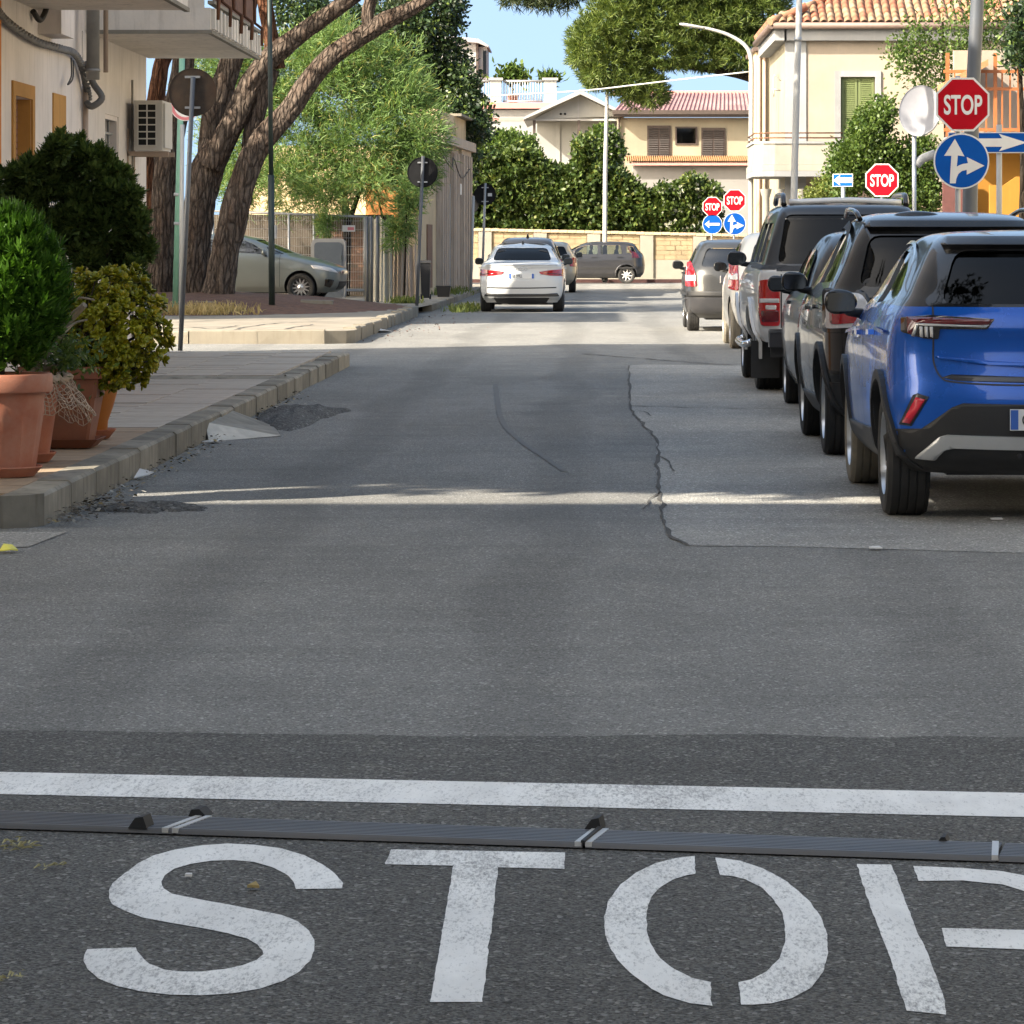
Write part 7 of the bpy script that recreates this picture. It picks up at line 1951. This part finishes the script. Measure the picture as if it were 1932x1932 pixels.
for i, (u, vv, n_, L_, lab) in enumerate(((968, 140, 340, .35, 'leafy green plant on the terrace between the white piers'), (1038, 146, 240, .45, 'spiky palm-like plant behind the right terrace pier'))):
    r_ = thing('terrace_plant', lab, 'plant', (X(u, yt + 1), yt + 1, Z(194, yt)), group='plants on the terrace')
    base = np.array([P(u + random.gauss(0, 14 - 5 * i), vv + random.gauss(4, 9 - 4 * i), yt + 1) for _ in range(n_)]); v, q = leaves(base, RNG.normal(size=base.shape) * .6 + np.array([0, -.2, .7]), L_ * RNG.uniform(.6, 1.1, n_), .05 if i else .09); tag(np_mesh('foliage', v, q, M['bush_leaf'], r_), kind='stuff')
    b = MB(); b.tube([P(u, 194, yt + 1), P(u - 2, 165, yt + 1), P(u, 140, yt + 1)], .05, 6, res=6); b.build('stem', M['bark_dark'], r_)
    b = MB(); b.lathe([(.001, 0), (.2, 0), (.28, .45), (.24, .45), (.22, .38)], (X(u, yt + 1), yt + 1, Z(194, yt)), 16); b.build('pot', M['terra'], r_)
# gable house
yg = 150.0
gh = thing('house', 'white gabled house with grey-edged roof and open porch', 'house', (X(1090, yg), yg, 0))
b = MB(); b.prism([(X(1012, yg), 0), (X(1172, yg), 0), (X(1172, yg), Z(218, yg)), (X(1095, yg), Z(180, yg)), (X(1012, yg), Z(222, yg))], lambda x, z: (x, yg + 1.6, z), lambda x, z: (x, yg + 9, z)); b.build('wall', M['h_white'], gh)
b = MB(); b.prism([(X(1006, yg), Z(225, yg)), (X(1172, yg), Z(219, yg)), (X(1095, yg), Z(180, yg))], lambda x, z: (x, yg, z), lambda x, z: (x, yg + .2, z)); b.build('gable', M['h_white'], gh)
for (ua, va, ub, vb) in ((1095, 170, 988, 222), (1095, 170, 1178, 214)):
    b = MB(); b.prism([(X(ua, yg), Z(va, yg)), (X(ub, yg), Z(vb, yg)), (X(ub, yg), Z(vb + 5, yg)), (X(ua, yg), Z(va + 9, yg))], lambda x, z: (x, yg - .7, z), lambda x, z: (x, yg + 9.5, z)); b.build('roof_slope', M['h_grey'], gh)
b = MB(); b.box((X(990, yg), yg - .05, Z(228, yg)), (X(1176, yg), yg + .15, Z(224, yg))); b.build('tie_beam', M['h_grey'], gh)
for u in (1008, 1092, 1170): b = MB(); b.box((X(u - 2.6, yg), yg - .06, 0), (X(u + 2.6, yg), yg + .16, Z(227, yg))); b.build('post', M['brown_wood'], gh)
b = MB(); b.box((X(1090, yg), yg - .03, Z(224, yg)), (X(1092, yg), yg - .001, Z(182, yg))); b.build('king_post', M['h_grey'], gh)
for u in (1058, 1066): b = MB(); b.lathe([(.001, -.01), (.05, -.01), (.05, .01)], (X(u, yg), yg - .012, Z(215, yg)), 12, axis='Y'); b.build('vent', M['dark_void'], gh)
b = MB(); b.box((X(1048, yg), yg + 1.55, 0), (X(1056, yg), yg + 1.59, Z(228, yg))); b.build('door_jamb', M['h_white'], gh)
# yellow house with pink roof
yy = 148.0
yh = thing('house', 'yellow house with dark shutters and pink ribbed roof', 'house', (X(1285, yy), yy, 0))
b = MB(); b.box((X(1165, yy), yy, 0), (X(1425, yy), yy + 8, Z(222, yy))); b.build('wall', M['h_cream'], yh)
b = MB(); b.box((X(1157, yy), yy - .75, Z(221, yy)), (X(1432, yy), yy + .1, Z(216, yy))); b.build('soffit', M['brown_wood'], yh)
b = MB(); b.box((X(1155, yy), yy - .85, Z(217, yy)), (X(1434, yy), yy - .70, Z(209, yy))); b.build('gutter', M['brown_wood'], yh)
nrib = 34
zr0, zr1 = Z(211, yy - .8), Z(176, yy + 4)
for k in range(nrib):
    xa_, xb_ = X(1157, yy) + (X(1434, yy) - X(1157, yy)) * k / nrib, X(1157, yy) + (X(1434, yy) - X(1157, yy)) * (k + 1) / nrib
    skew = .75 * (1 - k / nrib) 
    b = MB(); w_ = xb_ - xa_
    pr = [(0, 0), (.12 * w_, .055), (.38 * w_, .055), (.5 * w_, 0), (w_, 0)]
    ins = 2.0 * max(0, 1 - k / 10)
    top0 = xa_ + skew; 
    vs_ = [(xa_ + x, yy - .82, zr0 + z) for x, z in pr] + [(max(xa_ + x, X(1157, yy)) + .9 * 0 + skew, yy + 4, zr1 + z) for x, z in pr]
    b.add(vs_, [(i, i + 1, 6 + i, 5 + i) for i in range(4)]); b.build('roof_rib', M['pink_roof'], yh, recalc=False)
b = MB(); b.box((X(1157, yy), yy + 3.9, zr1 - .05), (X(1434, yy) + .8, yy + 4.2, zr1 + .10)); b.build('ridge', M['pink_trim'], yh)
for (ua, ub, va, vb, sash) in ((1221, 1265, 237, 298, True), (1274, 1315, 239, 273, False), (1323, 1368, 241, 302, True)):
    b = MB(); b.box((X(ua, yy), yy - .06, Z(vb, yy)), (X(ub, yy), yy + .02, Z(va, yy))); w_ = b.build('window_frame', M['brown_wood'], yh)
    if sash:
        um = (ua + ub) / 2
        for (p0, p1) in ((ua + 3, um - 1.5), (um + 1.5, ub - 3)):
            nsl = 13
            for k in range(nsl):
                z0 = Z(vb - 3 - (vb - va - 7) * k / nsl, yy); z1 = z0 + (Z(va + 4, yy) - Z(vb - 3, yy)) / nsl * .8
                b = MB(); b.add([(X(p0, yy), yy - .065, z0), (X(p1, yy), yy - .065, z0), (X(p1, yy), yy - .10, z0 + .015), (X(p0, yy), yy - .10, z0 + .015), (X(p0, yy), yy - .065, z1), (X(p1, yy), yy - .065, z1)], [(0, 1, 2, 3), (3, 2, 5, 4)]); b.build('slat', M['brown_wood2'] if 'brown_wood2' in M else M['brown_wood'], w_)
    else:
        b = MB(); b.box((X(ua + 3, yy), yy - .075, Z(vb - 3, yy)), (X(ub - 3, yy), yy - .062, Z(va + 3, yy))); b.build('pane', M['glass_dark'], w_)
b = MB(); b.tube([P(1172, 222, yy - .2), P(1168, 232, yy - .1), P(1168, 400, yy - .1)], .05, 8, res=10); b.build('downpipe', M['brown_wood'], yh)
# lower wavy tile canopy
ncan = 58; xa_, xb_ = X(1180, yy - 1), X(1420, yy - 1)
b = MB(); b.box((xa_ + .3, yy - 1.6, 0), (xb_, yy - .01, Z(305, yy))); b.build('lower_storey', M['h_grey2'] if 'h_grey2' in M else M['h_white'], yh)
tb = MB(); w_ = (xb_ - xa_) / ncan
tb.grid(6, 1, lambda s_, t_: (w_ * s_, 2.3 * t_, .07 * math.sin(math.pi * s_) + .28 * t_)); tmm = tb.mesh('canopy_tile', M['orange_tile'])
for k in range(ncan): o = link('canopy_tile', tmm, yh); o.matrix_basis = Matrix.Translation((xa_ + w_ * k, yy - 2.1, Z(306, yy - 2)))
b = MB(); b.box((xa_, yy - 2.05, Z(312, yy - 2)), (xb_, yy - 1.9, Z(307, yy - 2))); b.build('canopy_beam', M['pink_trim'], yh)

# ================================================================== cream house on the right
M['c_wall'] = plaster('peach_render', (.335, .285, .23), (.45, .34, .24), .3, .6)
M['c_trim'] = plaster('bluish_white_trim', (.28, .285, .29), (.4, .38, .35), .25, .8)
M['c_balc'] = plaster('flaking_balcony_paint', (.29, .275, .235), (.25, .23, .18), .6, 1.2)
M['c_pink'] = plaster('pink_ground_floor', (.28, .20, .15), (.3, .22, .17), .35, .8)
M['shutter_green'] = simple('green_shutter', (.12, .15, .055), .6, var=.1)
M['tile1'] = simple('roof_tile_ochre', (.24, .135, .075), .85, var=.3, scale=4, bump=.4, dirt=(.2, .15, .09), dirtamt=.45)
M['tile2'] = simple('roof_tile_orange', (.27, .095, .05), .85, var=.3, scale=4, bump=.4, dirt=(.25, .16, .1), dirtamt=.35)
M['tile3'] = simple('roof_tile_pale', (.27, .18, .11), .85, var=.3, scale=4, bump=.4, dirt=(.2, .15, .1), dirtamt=.4)
M['gutter_b'] = simple('brown_gutter', (.14, .10, .085), .6, .3)
yc = 104.6; xl = X(1483, yc); zE = Z(50, yc)
ch = thing('house', 'cream two-storey house with clay tile roof and green shutter on the right', 'house', (xl, yc, .13))
xr = xl + 10.5
wz0, wz1, wx0, wx1 = Z(300, yc), Z(145, yc), X(1586, yc), X(1651, yc)
b = MB()
for (a0, a1, z0, z1) in ((xl, wx0, .1, zE), (wx1, xr, .1, zE), (wx0, wx1, .1, wz0), (wx0, wx1, wz1, zE)): b.add([(a0, yc, z0), (a1, yc, z0), (a1, yc, z1), (a0, yc, z1)], [(0, 1, 2, 3)])
for (p, r) in (((wx0, wz0), (wx0, wz1)), ((wx1, wz0), (wx1, wz1)), ((wx0, wz1), (wx1, wz1))): b.add([(p[0], yc, p[1]), (r[0], yc, r[1]), (r[0], yc + .2, r[1]), (p[0], yc + .2, p[1])], [(0, 1, 2, 3)])
b.build('front_wall', M['c_wall'], ch)
b = MB(); b.box((xl, yc + .0, .1), (xl + .15, yc + 9.5, zE)); b.build('side_wall', M['h_cream'], ch)
b = MB(); b.box((xl - .03, yc - .04, .1), (X(1521, yc), yc - .002, zE - .25)); b.build('corner_pilaster', M['c_trim'], ch)
b = MB(); b.box((xl - .06, yc - .3, zE - .42), (xr, yc - .003, zE - .02)); b.build('cornice', M['c_trim'], ch)
b = MB(); b.box((xl - .35, yc - .3, zE - .42), (xl - .001, yc + 9.5, zE - .02)); b.build('side_cornice', M['c_trim'], ch)
b = MB(); b.tube([(xl - .4, yc - .52, zE), (xr, yc - .52, zE)], .10, 10); b.build('gutter', M['gutter_b'], ch)
b = MB(); b.tube([(xl - .45, yc - .5, zE), (xl - .45, yc + 9.3, zE)], .10, 10); b.build('side_gutter', M['gutter_b'], ch)
# window surround and shutter
fw = .17
for (a0, a1, z0, z1) in ((wx0 - fw, wx0, wz0, wz1 + fw), (wx1, wx1 + fw, wz0, wz1 + fw), (wx0, wx1, wz1, wz1 + fw)):
    b = MB(); b.box((a0, yc - .05, z0), (a1, yc - .002, z1)); b.build('window_surround', M['c_trim'], ch)
b = MB(); b.box((wx0, yc + .10, wz0), (wx1, yc + .14, wz1)); sh_ = b.build('shutter', M['shutter_green'], ch)
nsl = 42
for side_ in (0, 1):
    b = MB(); a0 = wx0 + (wx1 - wx0) * (.03 + .485 * side_); a1 = a0 + (wx1 - wx0) * .455
    st_ = .07
    b.box((a0, yc + .07, wz0), (a0 + st_, yc + .098, wz1 - .05)); b.box((a1 - st_, yc + .07, wz0), (a1, yc + .098, wz1 - .05)); b.build('shutter_stile', M['shutter_green'], sh_)
    for k in range(nsl):
        z0 = wz0 + (wz1 - .1 - wz0) * k / nsl; hh = (wz1 - .1 - wz0) / nsl
        b = MB(); b.add([(a0 + st_, yc + .06, z0), (a1 - st_, yc + .06, z0), (a1 - st_, yc + .096, z0 + hh * .92), (a0 + st_, yc + .096, z0 + hh * .92)], [(0, 1, 2, 3)]); b.build('slat', M['shutter_green'], sh_)
# roof: hip with barrel tiles
slope = math.radians(24); cw = .235; rl_ = .36
tb = MB()
tb.grid(6, 2, lambda s_, t_: ((-.5 + s_) * cw * (.98 - .14 * t_), t_ * .45, .075 * math.sin(math.pi * s_) * (1 - .12 * t_) + .012 * (1 - t_)))
tms = [tb.mesh('roof_tile', M[k]) for k in ('tile1', 'tile2', 'tile3', 'tile1')]
b = MB(); zr = zE + .05
ry0 = yc - .55
b.add([(xl - .5, ry0, zr), (xr, ry0, zr), (xr, ry0 + 5, zr + 5 * math.tan(slope)), (xl + 4.5, ry0 + 5, zr + 5 * math.tan(slope))], [(0, 1, 2, 3)]); b.add([(xl - .5, ry0, zr), (xl + 4.5, ry0 + 5, zr + 5 * math.tan(slope)), (xl + 4.5, yc + 6, zr + 5 * math.tan(slope)), (xl - .5, yc + 9.5, zr)], [(0, 1, 2, 3)])
b.build('roof_base', M['gutter_b'], ch)
k_ = 0; restt = MB()
for j in range(9):
    for i in range(44):
        x = xl - .35 + i * cw; yoff = j * rl_ * math.cos(slope); 
        if x < xl - .5 + yoff + .05: continue
        mt = Matrix.Translation((x, ry0 + yoff, zr + .03 + j * rl_ * math.sin(slope))) @ Matrix.Rotation(slope + random.uniform(-.02, .02), 4, 'X') @ Matrix.Rotation(random.uniform(-.04, .04), 4, 'Z')
        if k_ < 300: o = link('roof_tile', random.choice(tms), ch); o.matrix_basis = mt; k_ += 1
        else: restt.add([mt @ v_.co for v_ in tms[0].vertices], [tuple(p.vertices) for p in tms[0].polygons], 0, True)
if restt.v: tag(restt.build('upper_roof_tiles', M['tile1'], ch, recalc=False), kind='stuff')
b = MB()
for k in range(14):
    t = k / 13; 
    p0 = Vector((xl - .5 + 4.5 * t, ry0 + 4.5 * t, zr + .06 + 4.5 * t * math.tan(slope))); p1 = p0 + Vector((.36, .36, .36 * math.tan(slope)))
    b = MB(); b.tube([p0, p1], [.12, .10], 8); b.build('hip_tile', random.choice((M['tile2'], M['tile1'])), ch)
nside = 20   # side slope tiles seen edge on
for k in range(nside):
    b = MB(); b.tube([(xl - .5, ry0 + .5 + k * .45, zr + .04), (xl + .6, ry0 + .5 + k * .45, zr + .04 + 1.1 * math.tan(slope))], [.12, .11], 8); b.build('side_tile', random.choice((M['tile2'], M['tile1'])), ch)
# corner balcony
zb0, zb1 = Z(333, yc - 1), Z(268, yc - 1)
bp = [(xl - 1.0, yc + 3.5), (xl - 1.0, yc - .7), (xl - .75, yc - 1.05), (xl - .4, yc - 1.15), (X(1585, yc), yc - 1.15), (X(1585, yc), yc - .005), (xl - .005, yc - .005), (xl - .005, yc + 3.5)]
b = MB(); b.prism(bp, lambda x, y: (x, y, zb0 + .16), lambda x, y: (x, y, zb0 + .34)); bo = b.build('balcony_slab', M['c_balc'], ch)
def inset(p, d): return [(xl - 1.0 + d, yc + 3.5), (xl - 1.0 + d, yc - .66), (xl - .72, yc - 1.05 + d), (xl - .38, yc - 1.15 + d), (X(1585, yc), yc - 1.15 + d), (X(1585, yc), yc - 1.15 + d + .12), (xl - .36, yc - 1.15 + d + .12), (xl - .66, yc - .95 + d), (xl - 1.0 + d + .12, yc - .62), (xl - 1.0 + d + .12, yc + 3.5)]
b = MB(); b.prism(inset(bp, .04), lambda x, y: (x, y, zb0 + .345), lambda x, y: (x, y, zb1 - .05)); b.build('parapet', M['c_balc'], bo)
b = MB(); b.prism(inset(bp, 0), lambda x, y: (x, y, zb1 - .045), lambda x, y: (x, y, zb1 + .02)); b.build('parapet_cap', M['c_trim'], bo)
b = MB(); b.prism(bp, lambda x, y: (x, y, zb0), lambda x, y: (x, y, zb0 + .155)); b.build('moulding', M['c_trim'], bo)
for z_ in (zb1 + .12, zb1 + .26): b = MB(); b.tube([(xl - .94, yc + 3.5, z_), (xl - .94, yc - .7, z_), (xl - .4, yc - 1.08, z_), (X(1585, yc), yc - 1.08, z_)], .022, 6); b.build('handrail', M['rust'], bo)
b = MB(); b.box((xl + .003, yc - .03, .1), (xr, yc - .004, zb0 - .2)); b.build('ground_floor', M['c_pink'], ch)
for u in (1445, 1470, 1512): b = MB(); b.lathe([(.18, 0), (.14, .1), (.12, .3), (.105, 2.6), (.15, 2.75), (.17, 2.85)], (X(u, yc - .8), yc - .8, .13), 14); b.build('column', M['c_balc'], ch)
b = MB(); b.box((X(1492, yc), yc - .05, .13), (X(1520, yc), yc - .031, Z(345, yc))); b.build('doorway', M['h_grey'], ch)
# wall bracket and wires on the side
b = MB(); b.tube([(xl - .3, yc + 1, Z(180, yc)), (xl - .3, yc + 1, Z(140, yc)), (xl - .1, yc + 1, Z(150, yc))], .02, 6, res=10); b.tube([(xl - .35, yc + 1, Z(165, yc)), (xl - .1, yc + 1, Z(168, yc))], .03, 6); b.build('wire_bracket', M['grey_metal'], ch)
# ochre block behind it with pipes
yb_ = 115.0
nb = thing('house', 'narrow brownish house end seen left of the cream house', 'house', (X(1442, yb_), yb_, .13))
b = MB(); b.box((X(1426, yb_), yb_, .1), (X(1480, yb_), yb_ + 5, Z(95, yb_))); b.build('wall', M['ruin'], nb)
b = MB(); b.box((X(1420, yb_), yb_ - .4, Z(97, yb_)), (X(1482, yb_), yb_ + 5, Z(90, yb_))); b.build('eave', M['gutter_b'], nb)
for u in (1432, 1442): b = MB(); b.tube([(X(u, yb_), yb_ - .05, .1), (X(u, yb_), yb_ - .05, Z(97, yb_))], .06, 8); b.build('pipe', M['pipe_cream'], nb)

# ================================================================== orange house and dish at the right edge
M['o_metal'] = simple('orange_metal', (.32, .10, .025), .6, var=.15)
M['o_wall'] = plaster('bright_orange_render', (.38, .18, .03), (.5, .22, .05), .2, .7)
M['maroon'] = simple('maroon_paint', (.10, .035, .03), .7, var=.2)
yo = 92.0; xo = X(1795, yo)
oh = thing('house', 'orange house with orange metal balcony at the right edge', 'house', (X(1860, yo), yo, .13))
b = MB(); b.box((xo + .0, yo, .1), (xo + 8, yo + 1.6, Z(258, yo))); b.build('wall', M['o_wall'], oh)
b = MB(); b.box((X(1780, yo), yo - 1.4, Z(272, yo)), (xo + 8, yo - .01, Z(260, yo))); ob = b.build('balcony_slab', M['c_trim'], oh)
for v_ in (135, 168, 245): b = MB(); b.box((X(1780, yo - 1.3), yo - 1.36, Z(v_ + 3, yo - 1.3)), (xo + 8, yo - 1.30, Z(v_ - 3, yo - 1.3))); b.build('balcony_rail', M['o_metal'], ob)
for k in range(20):
    u = 1784 + k * 15; w_ = 7 if k % 3 == 0 else 3; b = MB(); b.box((X(u, yo - 1.3), yo - 1.355, Z(258, yo - 1.3)), (X(u + w_, yo - 1.3), yo - 1.31, Z(135 if k % 3 else 100, yo - 1.3))); b.build('balcony_bar', M['o_metal'], ob)
b = MB(); b.box((X(1800, yo), yo - .02, Z(258, yo)), (xo + 8, yo + .3, Z(95, yo))); b.build('upper_wall', M['c_wall'], oh)
b = MB(); b.prism([(X(1768, yo), Z(175, yo)), (X(1850, yo), Z(130, yo)), (X(1850, yo), Z(118, yo)), (X(1768, yo), Z(162, yo))], lambda x, z: (x, yo - 1.8, z), lambda x, z: (x, yo - .1, z)); b.build('canopy', M['orange_tile'], oh)
b = MB(); b.prism([(X(1855, yo), .1), (X(1932, yo) + 2, .1), (X(1932, yo) + 2, Z(345, yo)), (X(1905, yo), Z(335, yo)), (X(1880, yo), Z(352, yo)), (X(1855, yo), Z(350, yo))], lambda x, z: (x, yo - 1.5, z), lambda x, z: (x, yo - 1.3, z)); b.build('porch_wall', M['o_wall'], oh)
b = MB(); b.box((X(1775, yo), yo - .6, .1), (X(1812, yo), yo - .4, Z(320, yo))); b.build('gate_pier', M['maroon'], oh)
yd = 80.0; xd, zd = X(1736, yd), Z(209, yd)
ds = thing('satellite_dish', 'large white satellite dish on a post behind the largest stop sign', 'satellite dish', (X(1726, yd), yd, .13))
b = MB(); b.lathe([(.001, .09), (.15, .082), (.3, .05), (.42, .015), (.46, 0), (.465, -.008), (.455, .01), (.3, .065), (.001, .105)], (0, 0, 0), 40, axis='Y'); b.v = [(xd + x * 1.0 + y * .2, yd + y - .15 * x, zd + z * 1.22 + .08 * x) for x, y, z in b.v]; dd_ = b.build('dish', simple('matt_dish', (.33, .33, .35), .9, var=.05, bump=0, spec=.1), ds)
b = MB(); b.tube([(xd + .05, yd - .02, zd - .55), (xd + .25, yd - .35, zd - .42), (xd + .38, yd - .5, zd - .2)], .018, 6, res=10); b.build('feed_arm', M['grey_metal'], ds)
b = MB(); b.tube([(X(1726, yd), yd + .15, .1), (X(1726, yd), yd + .15, zd)], .05, 10); b.build('post', M['grey_metal'], ds)
b = MB(); b.tube([P(1728, 312, yd + .2), P(1740, 300, yd + .2), P(1765, 290, yd + .2)], .10, 8, res=10); b.build('awning_roll', M['c_trim'], ds)

# tree and creeper by the cream house
yv = 97.0
shrub('garden_tree', 'leafy green tree in front of the cream house and green shutter', bl([(1640, 250, 35, 45), (1610, 300, 45, 40), (1660, 310, 55, 55), (1700, 350, 60, 45), (1740, 300, 30, 50), (1730, 370, 50, 35), (1600, 340, 30, 35), (1670, 215, 18, 25)], yv, .9), 3300, 6, .11, .036, M['bush_leaf'], yv, cat='tree')
shrub('garden_tree', 'thin sprays of a tall tree across the cream house wall', bl([(1755, 130, 30, 55), (1725, 90, 25, 35), (1790, 80, 30, 60), (1755, 190, 30, 40), (1700, 110, 22, 30), (1850, 40, 30, 50), (1880, 80, 25, 40), (1730, 60, 16, 25), (1830, 100, 18, 40)], yv + 3, .5), 700, 6, .12, .032, M['bush_leaf'], yv + 3, jit=.16, cat='tree')
shrub('garden_tree', 'dark branch tips hanging in at the top right edge', bl([(1925, 40, 18, 40), (1932, 90, 14, 30), (1912, 105, 10, 25)], 70, .4), 260, 6, .12, .03, M['oak_leaf'], 70, cat='tree')
shrub('garden_shrub', 'pale feathery shrub under the balcony of the cream house', bl([(1550, 375, 30, 25), (1570, 355, 25, 20)], 99, .5), 500, 6, .10, .03, M['weed_green'], 99)

# big pine over the far houses
ypn = 126.0
pn = thing('pine_tree', 'large round-crowned pine over the yellow house and street', 'tree', (X(1440, ypn), ypn, .13))
trunk_part(pn, 'trunk', [(1436, 560), (1438, 400), (1442, 250), (1430, 150), (1400, 90), (1360, 60), (1300, 70)], [13, 12, 11, 10, 9, 7, 3], ypn, M['bark'], n=12, seed=41)
trunk_part(pn, 'limb', [(1430, 150), (1390, 140), (1330, 130), (1260, 120), (1200, 110)], [8, 6, 5, 4, 2], ypn, M['bark_dark'], n=8, seed=43)
trunk_part(pn, 'limb', [(1442, 250), (1450, 150), (1460, 60), (1440, -40)], [8, 7, 6, 4], ypn, M['bark_dark'], n=8, seed=45)
bl_ = bl([(1110, 80, 36, 48), (1150, 40, 45, 50), (1150, 120, 45, 55), (1200, 60, 55, 60), (1195, 150, 45, 42), (1250, 20, 60, 50), (1260, 95, 55, 40), (1310, 50, 60, 50), (1370, 30, 60, 60), (1430, 20, 60, 60), (1330, 105, 50, 30), (1400, 100, 45, 35), (1230, 175, 35, 25), (1180, 0, 50, 40), (1300, -20, 80, 40), (1420, -30, 80, 50), (1120, 135, 25, 35), (1095, 95, 20, 30)], ypn, 1.8)
p, d = blob_points(bl_, 11000, .45); d = d * .8 + np.array([0, -.1, .35])
v, q = needle_tufts(p, d, 9, .25, .016, .55); tag(np_mesh('crown', v, q, M['pine_leaf'], pn), kind='stuff')

# ================================================================== unseen blocks and pines, added to shade the street and reflect in the cars
M['far_block'] = plaster('unseen_block_render', (.50, .45, .37), (.35, .3, .25), .25, .5)
def block(label, x0, x1, y0, y1, h, rows=3, cols=6):
    r_ = thing('unseen_block', label, 'building', ((x0 + x1) / 2, (y0 + y1) / 2, 0))
    b = MB(); b.box((x0, y0, 0), (x1, y1, h)); b.build('wall', M['far_block'], r_)
    b = MB(); b.box((x0 - .3, y0 - .3, h), (x1 + .3, y1 + .3, h + .3)); b.build('roof', M['concrete_pale'], r_)
    for face in (0, 1):
        for j in range(rows):
            for i in range(cols):
                z = 1.2 + j * 3.1
                if face == 0:
                    x = x0 + (x1 - x0) * (i + .5) / cols; a, c_ = (x - .5, y1 - .02, z), (x + .5, y1 + .03, z + 1.5)
                else:
                    y = y0 + (y1 - y0) * (i + .5) / cols; xx = x1 if x1 < 0 else x0; a, c_ = (xx - .03, y - .5, z), (xx + .03, y + .5, z + 1.5)
                b = MB(); b.box(a, c_); w_ = b.build('window', M['shutter_green'], r_)
    return r_
block('unseen cream block added left of the crossing to shade it', -34, -5.2, -16, 9.0, 13.5, 4, 8)  # added caster, roof edge placed to end the shade on the crossing
block('unseen cream block added right of the crossing for reflections', 5.5, 24, -16, 8.5, 10, 3, 6)  # this block and the next row are added to reflect in the car paint
block('unseen cream house row added right of the parked cars for reflections', 9.5, 20, 17.5, 60, 7.5, 2, 12)
block('unseen tall cream block added left of the pine bed to shade the road', -26, -13.2, 57.5, 65.0, 11.0, 3, 4)  # added caster, sized so its shadow falls across the far road
def shade_pine(label, x, y, blobs, n=3000, dense=False):  # unseen pines, added for the shadows of their crowns
    r_ = thing('pine_tree', label, 'tree', (x, y, .14))
    b = MB(); b.tube([(x, y, 0), (x + .1, y + .1, 3), (x - .2, y - .4, 7.8)], [.3, .25, .16], 14, res=12, jitter=barkjit(3)); b.build('trunk', M['bark'], r_)
    pine_crown(r_, blobs, n, 10, .30, .045, M['pine_leaf_dark'])
    if dense:
        for bb_ in blobs:  # solid cores added inside the crown to give its shadow a firm edge
            b = MB(); b.grid(28, 12, lambda u, v: tuple(bb_[k] + .95 * bb_[3 + k] * w_ * (1 + .06 * math.sin(11 * u * 6.283) * math.sin(7 * v * 3.1)) for k, w_ in enumerate((math.cos(6.2832 * u) * math.sin(math.pi * v), math.sin(6.2832 * u) * math.sin(math.pi * v), -math.cos(math.pi * v))))); tag(b.build('shade_core', M['pine_leaf_dark'], r_), kind='stuff')
shade_pine('unseen pine added left of the crossing to shade the road', -11.0, 18.6, [(-12.5, 17.0, 9.0, 3.2, 2.0, 1.1), (-9.0, 16.5, 9.0, 3.2, 2.6, 1.1)], 3500, True)  # these two added crowns bound the sunlit strip on the road
shade_pine('second unseen pine added left of the crossing to shade the road', -5.8, 19.3, [(-5.6, 16.3, 9.0, 3.4, 2.8, 1.1), (-2.3, 16.1, 9.0, 3.2, 2.7, 1.1), (-5.0, 18.4, 9.4, 3.5, 2.0, 1.0)], 4000, True)
shade_pine('unseen pine added left of the needle bed for its shade', -16.5, 69.5, [(-16.5, 69.5, 9.2, 3.6, 3.4, 1.4), (-18.5, 71.5, 9.0, 2.6, 2.6, 1.2), (-14.5, 71.5, 9.4, 2.4, 2.6, 1.2)], 3500)  # this pair is added to dapple shade over the hatchback and fence
shade_pine('second unseen pine added left of the needle bed for its shade', -18.0, 76.5, [(-18, 76.5, 9.2, 3.6, 3.4, 1.4), (-16, 78.5, 9.0, 2.6, 2.6, 1.2)], 3000)
